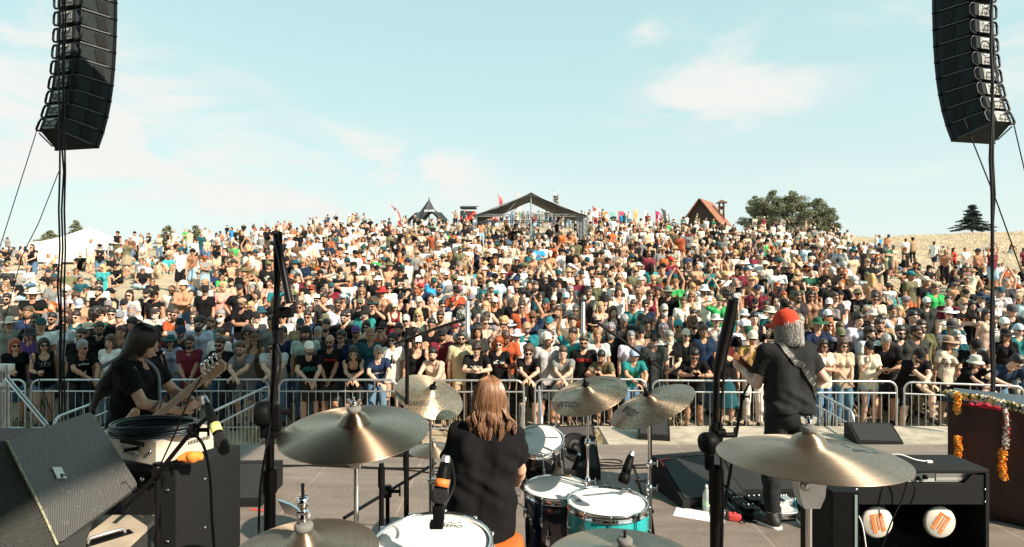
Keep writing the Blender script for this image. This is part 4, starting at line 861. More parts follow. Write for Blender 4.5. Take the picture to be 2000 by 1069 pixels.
def uv_planar(o, ax, ay):
    uv = o.data.uv_layers.new(name='UVMap')
    for lp in o.data.loops: p = o.data.vertices[lp.vertex_index].co; uv.data[lp.index].uv = (p.dot(ax), p.dot(ay))
M_gr = grille_mat('grille_grey', (.15,.147,.135), 150, met=.1); M_gr2 = grille_mat('grille_black', (.022,.022,.022), 110, met=.1); M_paint = mat('textured_black_paint', (.040,.043,.038), .6, bump=1, bscale=260, var=.45, vscale=230, stretch=(1,1,.6))
# big near wedge, left
TL, TR, BL = P(12,861,2.12), P(178,805,2.62), P(111,1066,1.98); BR = TR+BL-TL+Vector((.0,0,0.0)); BR = P(254,963,2.52)
e1 = (TR-TL); e2 = (BL-TL); nrm = e1.cross(e2).normalized(); nrm = nrm if nrm.dot(Vector((0,0,CAMZ))-TL) > 0 else -nrm
BR = BR - nrm*((BR-TL).dot(nrm))
wedge = empty('monitor_speaker', Vector((TL.x,TL.y,TL.z)), 0, 'big near speaker with a dusty dark grey grille at the left edge', 'speaker'); o0 = Vector(TL)
def rounded(poly, r, k=5):
    out = []; n = len(poly)
    for i in range(n):
        a, b_, c_ = Vector(poly[i-1]), Vector(poly[i]), Vector(poly[(i+1) % n]); d1 = (a-b_).normalized(); d2 = (c_-b_).normalized(); p, q_ = b_+d1*r, b_+d2*r
        for j in range(k+1): t = j/k; out.append(p*(1-t)**2+b_*2*t*(1-t)+q_*t*t)
    return out
face = [TL-o0, TR-o0, BR-o0, BL-o0]; c_ = sum(face, Vector())/4
b = MB(); fr = rounded(face, .035); b.prism([p+nrm*.004 for p in fr], -nrm*.03); g = b.build('grille', M_gr, wedge); uv_planar(g, e1.normalized(), nrm.cross(e1.normalized()))
side = (P(-260,900,1.9)-TL); side = side-nrm*side.dot(nrm)*0
bk = [p-nrm*.42+Vector((-.12,0,-.02)) for p in face]
b = MB(); vs = [p-nrm*.012+(p-c_)*.03 for p in face]; b.add(vs+bk, [(0,1,2,3),(7,6,5,4),(0,4,5,1),(1,5,6,2),(2,6,7,3),(3,7,4,0)]); cab = b.build('cabinet', M_paint, wedge)
sd_ = [Vector(TL)-o0, Vector(BL)-o0, P(60,1200,1.7)-o0, P(-300,1200,1.6)-o0, P(-300,862,1.95)-o0]
b = MB(); b.prism([p-nrm*.002+Vector((-.004,0,0)) for p in sd_], Vector((-.05,.25,-.02))); b.build('side_panel', M_paint, wedge)
b = MB(); ed = smoothpath([TL-o0+nrm*.003, (TL*.66+BL*.34)-o0+e1.normalized()*-.004+nrm*.006, (TL*.33+BL*.67)-o0+nrm*.006, BL-o0+nrm*.003], 6); b.tube(ed, .0042, 6); b.build('sunlit_edge', mat('sunlit_edge', (.36,.35,.24), .5, .2, var=.5, vscale=90), wedge)  # golden ridge line: sunlight on the edge put into the colour
lp = o0; M_logo = plane_M(P(89,946,2.2)-o0-nrm*((P(89,946,2.2)-TL).dot(nrm))+nrm*.0075, e1, nrm); b = MB(); b.M = M_logo; b.box((0,0,0), (.040,.052,.003), rz=R(-22)); lg = b.build('badge', mat('badge_silver', (.62,.63,.58), .4, .3), wedge)
b = MB(); b.M = M_logo; b.prism([(-.012,-.022,.002),(-.002,-.006,.002),(.012,-.018,.002),(.008,-.022,.002),(-.001,-.012,.002),(-.006,-.024,.002)], (0,0,.0015)); b.build('badge_arrow', M_black, wedge)
# case below it
ca = empty('flight_case', (-1.62,2.2,.5), 0, 'plywood case with a recessed handle under the big near speaker', 'case')
tp = [P(40,1120,1.70), P(200,1006,2.62), P(312,1006,2.62), P(240,1078,2.0)]; zc = 1.075
def onz(u, v, z): d = (CAMZ-z)*F/(v-534.5); return P(u, v, d)
tp = [onz(60,1100,zc), onz(198,1006,zc), onz(312,1006,zc), onz(243,1069,zc), onz(190,1120,zc)]; oc = Vector((-1.62,2.2,.5))
b = MB(); b.prism([p-oc-Vector((0,0,.02)) for p in tp], (0,0,.02)); b.build('lid', M_dirtply, ca)
cc = sum(tp, Vector())/len(tp); b = MB(); b.prism([Vector(((p.x-cc.x)*1.008+cc.x-oc.x,(p.y-cc.y)*1.008+cc.y-oc.y,.0)) for p in tp], (0,0,.548)); b.build('case_body', M_paint, ca)
b = MB(); hc = onz(212,1052,zc)-oc; b.box(hc+Vector((0,0,.002)), (.16,.05,.004), R(52), .0015); b.build('handle_recess', M_black, ca); b = MB(); b.tube([hc+Vector((-.045,-.05,.004)), hc+Vector((-.04,-.045,.022)), hc+Vector((.03,.04,.022)), hc+Vector((.035,.046,.004))], .006, 8); b.build('handle', M_steel, ca)
# bass cabinet + beige amplifier + cable coil
def box_on(name, lab, cat, u, d, ztop, h, w_, dp, yaw, m, bev=.01):
    """box whose nearest vertical edge stands at pixel column u, depth d; w_ runs to the left/back, dp to the right/back"""
    p = P(u, 534.5, d); o = empty(name, (p.x, p.y, ztop-h), R(yaw), lab, cat); b = MB(); b.box((-w_/2, dp/2, h/2), (w_, dp, h), bev=bev); b.build('cabinet' if m is not M_beige else 'housing', m, o); return o
M_beige = mat('beige_metal', (.58,.53,.43), .45, .0, var=.06, vscale=10)
bc = box_on('bass_cabinet', 'tall black bass speaker cabinet under the beige amplifier', 'speaker cabinet', 345, 2.75, CAMZ-(918-534.5)/F*2.75, 1.2, .62, .42, -16, M_tolex, .012)
for z in (1.10, .86, .62): b = MB(); b.lathe([(0,0),(.009,0),(.007,.004),(0,.005)], 12, 0, (.001,.17,z), (1,0,0)); b.lathe([(0,0),(.009,0),(.007,.004),(0,.005)], 12, 0, (-.05,-.001,z), (0,-1,0)); b.build('screw', M_chrome, bc)
b = MB(); b.box((-.30,-.004,1.145), (.46,.01,.05), bev=.002); b.build('control_strip', M_black, bc)
for i in range(6): b = MB(); b.lathe([(0,0),(.012,0),(.010,.016),(0,.017)], 12, 0, (-.48+.075*i,-.010,1.145), (0,-1,0)); b.build('knob', M_chrome, bc)
za = CAMZ-(905-534.5)/F*2.72
ba = box_on('bass_amplifier', 'beige metal amplifier with vents and knobs on the bass cabinet', 'amplifier', 305, 2.66, za+.118, .112, .42, .30, -24, M_beige, .004)
for i in range(16): b = MB() if i == 0 else b; b.box((-.25+.011*i,-.0012,.088), (.0045,.003,.022))
b.build('vent_slots', M_black, ba); b = MB()
for i in range(15): b.box((.0012,.16+.008*i,.062), (.003,.0035,.018))
b.build('side_vents', M_black, ba)
for (x, z) in ((-.115,.045),(-.035,.065)): b = MB(); b.lathe([(0,0),(.010,0),(.008,.012),(0,.013)], 14, 0, (x,-.0,z), (0,-1,0)); b.build('knob', M_chrome, ba)
text_on('dano', plane_M((-.205,-.0015,.060), (1,0,0), (0,-1,0)), .075, M_ink['black'], ba, bold=-.01); text_on('AMPLIFIER', plane_M((-.190,-.0015,.036), (1,0,0), (0,-1,0)), .085, M_ink['black'], ba); text_on('Volume', plane_M((-.085,-.0015,.045), (1,0,0), (0,-1,0)), .028, M_ink['black'], ba)
b = MB(); b.tube([(-.115,-.002,.068),(-.16,-.04,.062)], .008, 8); b.build('jack_plug', M_black, ba)
b = MB(); rng2 = random.Random(3)
cc = P(297,838,2.78); zt = ba.location.z+.112
for k in range(9):
    rr = .175+.012*rng2.uniform(-1,1); ox, oy = rng2.uniform(-.012,.012), rng2.uniform(-.012,.012); z = .008+.0050*k
    b.tube([(math.cos(2*math.pi*j/40)*rr*1.12+ox, math.sin(2*math.pi*j/40)*rr*.72+oy, z+.003*math.sin(j*.4+k)) for j in range(41)], .0062, 7, 0, False)
tag(b.build('cable_coil', mat('dark_blue_cable', (.010,.018,.024), .4), loc=(cc.x, cc.y+.02, zt)), 'coil of dark cable lying on the beige amplifier', 'cable coil')
D = SDF(); D.ell((0,0,0), (.055,.04,.022)).ell((.02,-.01,.008), (.03,.03,.022)); V, Q = D.mesh(.006, lambda X: wnoise(X, 120)*.006); c1 = P(372,893,2.74)
tag(link('cloth', np_mesh('cloth', V, Q, mat('orange_cloth', (.85,.26,.04), .8)), loc=c1), 'crumpled orange cloth tucked under the beige amplifier', 'cloth')
# wedges on the stage
def wedge_mon(label, x, y, z, w_, dp, h, yaw, tape=None, logo=None, gm=None):
    """floor monitor: the sloping grille faces local -Y and up"""
    o = empty('stage_monitor', (x, y, z), R(yaw), label, 'stage monitor'); b = MB(); hw = w_/2
    pr = [(-dp/2,0),(-dp/2,h*.22),(dp*.22,h),(dp/2,h*.92),(dp/2,0)]
    b.prism([(-hw,a,c_) for a, c_ in pr], (w_,0,0)); b.build('cabinet', M_tolex, o)
    a, c_ = Vector((0,-dp/2,h*.22)), Vector((0,dp*.22,h)); dv = (c_-a); n_ = Vector((0,-dv.z,dv.y)).normalized(); b = MB()
    q_ = rounded([Vector((-hw+.03,0,0))+a+dv*.04, Vector((hw-.03,0,0))+a+dv*.04, Vector((hw-.03,0,0))+a+dv*.96, Vector((-hw+.03,0,0))+a+dv*.96], .02, 3); b.prism([p+n_*.004 for p in q_], n_*.004); g = b.build('grille', M_gr2, o); uv_planar(g, Vector((1,0,0)), dv.normalized())
    if logo: text_on(logo, plane_M(Vector((.0,0,0))+a+dv*.12+n_*.0085, (1,0,0), n_), .07, mat('logo_grey', (.35,.38,.36), .4), o, 'badge')
    if tape: b = MB(); b.box(Vector((-hw+.06,0,0))+c_+n_*.009-dv*.04, (.12,.02,.003)); b.box(Vector((-hw+.012,0,0))+c_+n_*.009-dv*.12, (.02,.09,.003), rot=Euler((math.atan2(dv.z,dv.y),0,0))); b.build('red_tape', M_red, o)
    return o
wedge_mon('black stage monitor facing the bass player left of the tall stand', -2.62,5.62,0,.66,.56,.27,2, logo='KME', tape=True)
wedge_mon('larger black stage monitor with red tape between bottle and toms', 1.78,5.70,0,.66,.66,.31,14, logo='KME', tape=True)
wedge_mon('second black stage monitor just left of the guitarist foot', 2.42,5.85,0,.62,.58,.28,2, logo='KME')
o = wedge_mon('black monitor with a round cone behind the dark blue tom', .66,6.2,0,.46,.36,.50,8, logo='D.A.S')
b = MB(); a_ = math.atan2(.42*.8,.26); b.lathe([(.02,.012),(.06,.004),(.13,.010),(.145,.014),(.155,.010),(.155,.0)], 36, 0, (0,-.055,.305), (0,-.82,.57)); b.build('cone', M_black, o)
wedge_mon('small black monitor on the apron in front of the centre right barrier', 1.92,8.0,-.09,.42,.42,.30,-12); wedge_mon('small black monitor on the apron right of the guitarist', 4.75,7.75,-.09,.56,.38,.22,-6)
wedge_mon('dark monitor behind the large cymbal at the far left floor', -1.35,7.0,0,.5,.4,.24,0, tape=True)
# combo amplifier right
am = empty('combo_amplifier', (P(1799,534,2.9).x, 2.9, .62), R(0), 'black open-back guitar amplifier with two speaker magnets showing', 'amplifier'); AW = .675; AH = CAMZ-(917-534.5)/F*2.9-.62
b = MB(); t_ = .02
b.box((0,.12,AH-t_/2), (AW,.24,t_), bev=.006); b.box((0,.12,t_/2), (AW,.24,t_), bev=.006)
for s in (1,-1): b.box((s*(AW/2-t_/2),.12,AH/2), (t_,.24,AH-2*t_), bev=.004)
b.box((0,.235,AH/2), (AW-.05,.012,AH-.05)); b.build('cabinet', M_tolex, am)
b = MB(); b.prism([(-AW/2+.022,.006,AH-.085),(-.26,.006,AH-.085),(-.235,.006,AH-.072),(.215,.006,AH-.072),(.255,.006,AH-.030),(AW/2-.022,.006,AH-.030),(AW/2-.022,.006,AH-.175),(-AW/2+.022,.006,AH-.175)], (0,.012,0)); b.build('back_panel', M_tolex, am)
b = MB(); b.box((0,.004,.035), (AW-.044,.012,.03)); b.build('lower_rail', M_tolex, am)
b = MB(); b.box((.0,.035,AH-.048), (AW-.06,.004,.05)); b.build('control_panel', mat('control_panel', (.50,.50,.48), .4, .1), am)
b = MB(); b.box((.16,.031,AH-.048), (.13,.004,.036)); b.build('plate', mat('silver_plate', (.55,.55,.52), .35, .6), am)
for i in range(9): b = MB(); b.lathe([(0,0),(.010,0),(.011,.008),(.007,.018),(0,.018)], 12, 0, (-.24+.035*i,.033,AH-.048-(.006 if i % 2 else 0)), (0,-1,0)); b.build('socket', M_black if i % 3 else M_steel, am)
b = MB(); b.box((-.005,.029,AH-.040), (.06,.003,.016)); b.build('label_plate', M_whitep, am); text_on('EXTERIOR', plane_M((-.005,.027,AH-.040), (1,0,0), (0,-1,0)), .05, M_ink['black'], am)
M_mag = mat('magnet_cover', (.62,.60,.54), .4, var=.06)
for s, rt in ((-1,-12),(1,32)):
    x = s*.157-.035+.005; z = CAMZ-(1020-534.5)/F*2.95-.62; b = MB(); b.lathe([(.02,.0),(.062,.0),(.078,.006),(.082,.02),(.082,.05),(.07,.055),(.07,.09),(.12,.12),(.14,.16)], 40, 0, (x,.05,z), (0,1,0)); b.build('speaker_magnet', M_black, am)
    b = MB(); b.lathe([(0,-.004),(.070,-.004),(.075,0),(.079,.004),(.079,.012)], 40, 0, (x,.044,z), (0,1,0)); b.build('magnet_cover', M_mag, am)
    b = MB(); rm = Matrix.Translation((x,.0385,z)) @ Matrix.Rotation(R(rt), 4, 'Y'); b.M = rm; b.box((-.022,0,0), (.019,.001,.094)); b.box((.020,0,0), (.019,.001,.094)); b.box((0,0,.042), (.024,.001,.007)); b.box((0,0,0), (.008,.001,.07)); b.build('orange_label', mat('label_orange', (.72,.20,.05), .6), am)
    Mt = rm @ plane_M((0,-.0012,0), (0,0,1), (0,-1,0)); text_on('JENSEN', Mt @ Matrix.Translation((0,-.020,0)), .05, M_ink['cream'], am); text_on('JENSEN', Mt @ Matrix.Translation((0,.034,0)), .05, mat('print_brown', (.35,.12,.05), .7), am)
for (x, z) in ((-.318,AH-.10),(-.318,AH-.16),(.318,AH-.10),(.318,AH-.16)): b = MB(); b.lathe([(0,0),(.006,0),(.005,.003),(0,.004)], 10, 0, (x,.004,z), (0,-1,0)); b.build('screw', M_chrome, am)
b = MB(); b.box((.11,.10,AH+.006), (.03,.018,.012), bev=.003); b.tube(smoothpath([(.11,.10,AH+.006),(.05,.11,AH+.012),(-.02,.14,AH+.03),(-.10,.17,AH+.005)],5), .004, 6); tag(b.build('plug', M_whitep, loc=am.location), 'white plug and lead lying on top of the open-back amplifier', 'plug')
for pts, lab in (([P(1770,915,2.86),P(1773,935,2.84),P(1762,975,2.84),P(1745,1010,2.83),P(1720,1075,2.82)],'black lead hanging across the open-back amplifier'), ([P(1765,925,2.86),P(1785,945,2.85),P(1786,965,2.85),P(1778,985,2.86)],'short curled lead on the amplifier panel'), ([P(1672,1000,2.84),P(1684,1025,2.84),P(1692,1075,2.83)],'white lead before the left magnet')):
    tag(MB().tube(smoothpath(pts,6), .0035, 6).build('cable', M_rub if 'white' not in lab else M_whitep), lab, 'cable')
ob = empty('speaker_cabinet', (am.location.x, 2.92, 0), 0, 'black cabinet standing under the open-back amplifier', 'speaker cabinet'); b = MB(); b.box((0,.14,.305), (.72,.30,.61), bev=.012); b.build('cabinet', M_tolex, ob)
fc = empty('flight_case', (P(1640,534,2.75).x, 2.85, 0), 0, 'tall narrow black case with a metal edge left of the amplifier', 'case'); hh_ = CAMZ-(945-534.5)/F*2.8; b = MB(); b.box((0,.0,hh_/2), (.125,.3,hh_), bev=.004); b.build('case_body', M_black, fc); b = MB(); b.box((.045,-.152,hh_/2), (.012,.006,hh_-.03)); b.build('metal_edge', mat('tarnished_edge', (.30,.42,.40), .4, .7), fc)
# wooden organ cabinet with garlands
og = empty('organ_cabinet', (3.92,5.30,0), R(-44), 'dark red wooden organ cabinet hung with flower garlands at the right edge', 'organ'); M_wood = mat('mahogany', (.040,.012,.007), .5, var=.5, vscale=2.5, stretch=(6,1,.6))
b = MB(); b.box((.75,.30,.50), (1.5,.60,.94), bev=.01); b.box((.75,.29,.05), (1.42,.56,.09)); b.build('cabinet', M_wood, og); b = MB(); b.box((.75,.30,.985), (1.56,.66,.03), bev=.008); b.build('top', mat('dark_blue_top', (.02,.04,.055), .35), og)
for x in (.38,.80,1.2): b = MB(); b.box((x,-.006,.5), (.012,.008,.80)); b.build('groove_moulding', M_wood, og)
def petals(name, pts, r, cols, n, lab, cat, seed=1, ps=.02):
    g = random.Random(seed); v = []; f = []; mi = []; pts = smoothpath(pts, 6); 
    for i in range(n):
        k = g.uniform(0, len(pts)-1.001); a = pts[int(k)].lerp(pts[int(k)+1], k % 1); d_ = Vector((g.gauss(0,1),g.gauss(0,1),g.gauss(0,1))).normalized(); p = a+d_*r*g.uniform(.5,1); x, y, z = frame(d_); s = ps*g.uniform(.6,1.2); an = g.uniform(0,6); X = x*math.cos(an)+y*math.sin(an); Y = y*math.cos(an)-x*math.sin(an); j = len(v)
        v += [p-X*s*.5, p+Y*s*.35+z*s*.35, p+X*s*.5, p-Y*s*.35+z*s*.3]; f.append((j,j+1,j+2,j+3)); mi.append(g.randrange(len(cols)))
    b = MB(); b.tube(pts, r*.55, 8, 0); nv = len(v)
    v += b.v; f += [tuple(i+nv for i in q) for q in b.f]; mi += [0]*len(b.f)
    me = bpy.data.meshes.new(name); me.from_pydata(v, [], f); [me.materials.append(c_) for c_ in cols]; me.polygons.foreach_set('material_index', mi); o = bpy.data.objects.new(name, me); C.objects.link(o); return tag(o, lab, cat)
M_or = mat('marigold', (.85,.30,.03), .8); M_ye = mat('marigold_yellow', (.85,.55,.10), .8); M_wf = mat('white_petal', (.78,.76,.70), .8); M_lf = mat('garland_leaf', (.06,.10,.03), .7); M_rf = mat('red_petal', (.45,.02,.03), .8)
petals('garland', [P(1850,768,5.35),P(1880,774,5.2),P(1920,779,5.05),P(1965,790,4.85),P(2010,802,4.7)], .034, [M_lf,M_wf,M_wf,M_ye], 900, 'white and green flower garland lying along the organ top', 'garland', 1, .03)
petals('garland', [P(1871,772,5.16),P(1870,787,5.15),P(1869,803,5.15)], .027, [M_ye,M_or,M_ye], 260, 'short yellow marigold strand at the organ corner', 'garland', 2, .03)
petals('garland', [P(1870,856,5.15),P(1872,875,5.15),P(1871,893,5.15)], .026, [M_or,M_or,M_ye], 260, 'orange marigold strand hanging on the left of the organ', 'garland', 3, .028)
petals('garland', [P(1959,880,4.88),P(1957,910,4.88),P(1961,934,4.88)], .028, [M_or,M_or,M_ye], 320, 'longer orange marigold strand hanging lowest on the organ', 'garland', 4, .028)
petals('garland', [P(1960,795,4.9),P(1966,818,4.86),P(1965,850,4.86),P(1963,875,4.86)], .024, [M_wf,M_lf,M_rf], 320, 'white and dark red strand above the lowest marigolds', 'garland', 5, .026)
D = SDF()
for u, v in ((1890,782),(1905,786),(1920,787),(1940,790),(1955,792)): D.ell(P(u,v+4,5.22-(u-1890)*.0035), (.07,.03,.028), .03)
V, Q = D.mesh(.010, lambda X: wnoise(X, 60)*.006); tag(link('cloth', np_mesh('cloth', V, Q, mat('magenta_cloth', (.45,.02,.10), .85, var=.9, vscale=9, var2=(.55,.03,.02)))), 'magenta and red cloth folded along the organ top edge', 'cloth')
# stage litter
bt = empty('water_bottle', (*onz(1380,998,0).xy, 0), 0, 'clear plastic water bottle beside the larger monitor', 'bottle'); b = MB(); b.lathe([(.0,0),(.032,0),(.034,.01),(.034,.13),(.030,.16),(.014,.195),(.013,.215)], 20); b.build('bottle_body', mat('clear_plastic', (.75,.85,.83), .15, alpha=.45), bt); b = MB(); b.lathe([(.0345,.05),(.0345,.10)], 20); b.build('label', mat('bottle_label', (.45,.62,.42), .5), bt); b = MB(); b.lathe([(0,.235),(.014,.235),(.014,.212)], 12); b.build('cap', M_whitep, bt)
bt2 = bt.copy(); C.objects.link(bt2); bt2.location = (*onz(1391,990,0).xy, 0); bt2['label'] = 'second bottle just behind and right of the first'
for ch in bt.children: c2 = ch.copy(); C.objects.link(c2); c2.parent = bt2
b = MB(); b.box((0,0,.002), (.42,.21,.002), R(-24)); q = onz(1366,1007,0); tag(b.build('set_list', M_whitep, loc=(q.x,q.y,0)), 'white paper set list lying on the floor by the bottle', 'paper')
pb = empty('pedal_board', (*onz(1500,998,0).xy, 0), R(6), 'pedal board with black and silver pedals at the guitarist feet', 'pedal board'); b = MB(); b.box((0,0,.02), (.62,.30,.03), bev=.004); b.build('board', M_steel, pb)
g_ = random.Random(5)
for i, (x, y, w2, d2, h2, m_) in enumerate([(-.24,.06,.12,.14,.05,M_black),(-.08,.07,.16,.12,.06,M_black),(.08,.08,.10,.13,.05,M_black),(.20,.06,.08,.13,.055,M_steel),(.28,-.02,.06,.12,.05,mat('teal_pedal',(.02,.35,.40),.4)),(-.22,-.09,.14,.10,.05,M_black),(-.04,-.08,.10,.11,.05,M_black),(.09,-.08,.09,.11,.05,mat('white_pedal',(.6,.6,.58),.4))]):
    b = MB(); b.box((x,y,.035+h2/2), (w2,d2,h2), bev=.004); b.build('pedal', m_, pb)
    for k in range(3): b = MB(); b.lathe([(0,0),(.009,0),(.008,.014),(0,.014)], 10, 0, (x-w2*.3+w2*.3*k,y+d2*.25,.035+h2)); b.build('knob', M_steel, pb)
for i, (u, v, w2, d2, m_, lab) in enumerate([(1455,1012,.20,.10,M_black,'long black pedal with red marks left of the pedal board'),(1435,1016,.10,.08,M_red,'small red pedal beside the black one'),(1408,1008,.07,.10,M_steel,'silver pedal near the tall right stand'),(433,1045,.10,.13,M_steel,'pale pedal by the bass cabinet foot'),(428,1002,.24,.04,M_steel,'silver tube lying before the left stage monitor')]):
    q = onz(u, v, 0); b = MB(); b.box((0,0,.03), (w2,d2,.05), R(-15), .005); b.lathe([(0,0),(.012,0),(.01,.012),(0,.012)], 10, 0, (0,0,.055)); tag(b.build('effect_pedal', m_, loc=(q.x,q.y,0)), lab, 'pedal')
def floor_cable(pts, r, lab, z=.006): tag(MB().tube(smoothpath([onz(u,v,z) for u, v in pts],7), r, 6).build('cable', M_rub), lab, 'cable')
floor_cable([(380,908),(520,912),(640,909),(760,915),(900,914),(1060,912),(1200,910),(1300,908),(1420,911)], .011, 'thick cable running across the stage behind the drummer')
floor_cable([(420,913),(560,909),(700,914),(820,921),(900,940)], .008, 'thinner cable curving below the thick one'); floor_cable([(1010,918),(1150,916),(1290,914),(1400,915)], .009, 'second cable behind the turquoise tom')
floor_cable([(1150,905),(1175,898),(1210,899),(1212,905),(1180,903),(1165,906),(1200,910)], .007, 'curled cable with a blue plug behind the right stand')
floor_cable([(1420,965),(1450,985),(1430,1000),(1470,1020),(1560,1015),(1600,1025),(1640,1010)], .006, 'cable around the pedal board'); floor_cable([(1575,975),(1620,965),(1600,985),(1650,990),(1700,985)], .006, 'cables behind the guitarist heel'); floor_cable([(1930,1015),(1965,1020),(2005,1030)], .008, 'cable at the organ foot')
floor_cable([(420,990),(440,982),(455,990),(430,1000),(415,1008),(450,996)], .006, 'tangled cable before the left stage monitor'); floor_cable([(430,1030),(445,1040),(440,1055),(425,1062)], .007, 'cable by the pale pedal')
b = MB(); b.box((0,0,.004), (.16,.03,.003), R(-10)); q = onz(506,997,0); tag(b.build('red_tape', M_red, loc=(q.x,q.y,0)), 'strip of red tape on the floor by the left tall stand', 'tape')
# ------------------------------------------------------------------ barriers
def make_barrier(L_=2.08):
    o = empty('crowd_barrier', (0,0,0)); b = MB(); h = L_/2
    pts = [(-h,0,.12)]+[(-h+.14*(1-math.cos(t)),0,.86+.14*math.sin(t)) for t in [i*math.pi/12 for i in range(7)]]+[(h-.14*(1-math.cos(t)),0,.86+.14*math.sin(t)) for t in [math.pi/2-i*math.pi/12 for i in range(7)]]+[(h,0,.12)]
    b.tube(pts, .019, 8); b.build('frame', M_steel, o)
    for z in (.80,.16): b = MB(); b.tube([(-h,0,z),(h,0,z)], .015, 8); b.build('rail', M_steel, o)
    for i in range(15): x = -h+L_*(i+1)/16; b = MB(); b.tube([(x,0,.16),(x,0,.80 if i % 4 else 1.0)], .0072, 6); b.build('bar', M_steel, o)
    for s in (1,-1): b = MB(); b.tube([(s*h*.93,-.30,.015),(s*h*.93,-.18,.03),(s*h*.93,-.03,.14),(s*h*.93,.03,.14),(s*h*.93,.18,.03),(s*h*.93,.30,.015)], .015, 8); b.build('foot', M_steel, o)
    b = MB(); b.tube([(h,0,.70),(h+.035,0,.70),(h+.035,0,.62)], .008, 6); b.tube([(-h,0,.66),(-h-.03,0,.66)], .009, 6); b.build('hook', M_steel, o)
    return o
proto = make_barrier()
def copy_tree(o, parent=None):
    c_ = o.copy(); C.objects.link(c_); c_.parent = parent
    for ch in o.children: copy_tree(ch, c_)
    return c_
BR_ = [(-75,-75+0,''),]
spots = []
edges = [(-165,50,10.35,10.35),(62,290,10.35,10.35),(300,525,10.35,10.38),(545,775,10.35,10.35),(790,1023,10.3,10.3),(1045,1262,10.4,10.4),(1274,1500,10.3,10.25),(1515,1751,10.25,10.2),(1766,2000,10.15,9.75),(2012,2240,9.7,9.4)]
names = ['at the far left edge','behind the left speaker cable','beside the bass guitar headstock','behind the large dark cymbal','behind the drummer head','behind the nearest right cymbal','under the crossed arms left of the guitarist','right of the guitarist with denim shorts behind it','before the bowed person with white letters','at the far right edge']
first = True
for i, (u0, u1, d0, d1) in enumerate(edges):
    a = P(u0,534,d0); c_ = P(u1,534,d1); o = proto if first else copy_tree(proto); first = False
    o.location = ((a.x+c_.x)/2, (a.y+c_.y)/2, GZ+.0); o.rotation_euler = (0,0,math.atan2(c_.y-a.y, c_.x-a.x)); o.scale = ((c_-a).length*1.0/2.08, 1, 1); tag(o, 'steel crowd barrier '+names[i], 'barrier', 'crowd barriers')
for (x, y0, y1, dx, n_) in ((-4.05,7.75,9.85,.0,'pointing to the stage left of the tall boom stand'),(-6.05,7.6,9.7,-.25,'pointing to the stage behind the bass player'),(.42,7.75,9.85,.06,'pointing to the stage right of the drummer head'),(4.75,8.0,10.0,.25,'pointing to the stage right of the guitarist')):
    o = copy_tree(proto); o.location = (x, (y0+y1)/2, GZ); o.rotation_euler = (0,0,math.atan2(y1-y0, dx)); o.scale = (1,1,1); tag(o, 'steel crowd barrier '+n_, 'barrier', 'crowd barriers')
# left scaffold post and brace
sc = empty('scaffold', (P(8,534,5).x,5,0), 0, 'silver scaffold upright with a diagonal brace at the left edge', 'scaffold'); b = MB(); zt = P(0,715,5).z; b.tube([(-.03,0,0),(-.03,0,zt)], .018, 10); b.tube([(.028,0,0),(.028,0,zt)], .018, 10); b.build('upright', M_steel, sc)
b = MB(); b.box((0,0,zt-.02), (.13,.08,.07), bev=.01); b.box((0,0,zt-.16), (.12,.07,.05), bev=.01); b.build('coupler', M_steel, sc); b = MB(); b.tube([Vector((.04,-.02,zt-.10)), P(92,832,4.8)-Vector(sc.location)], .017, 10); b.build('brace', M_steel, sc)
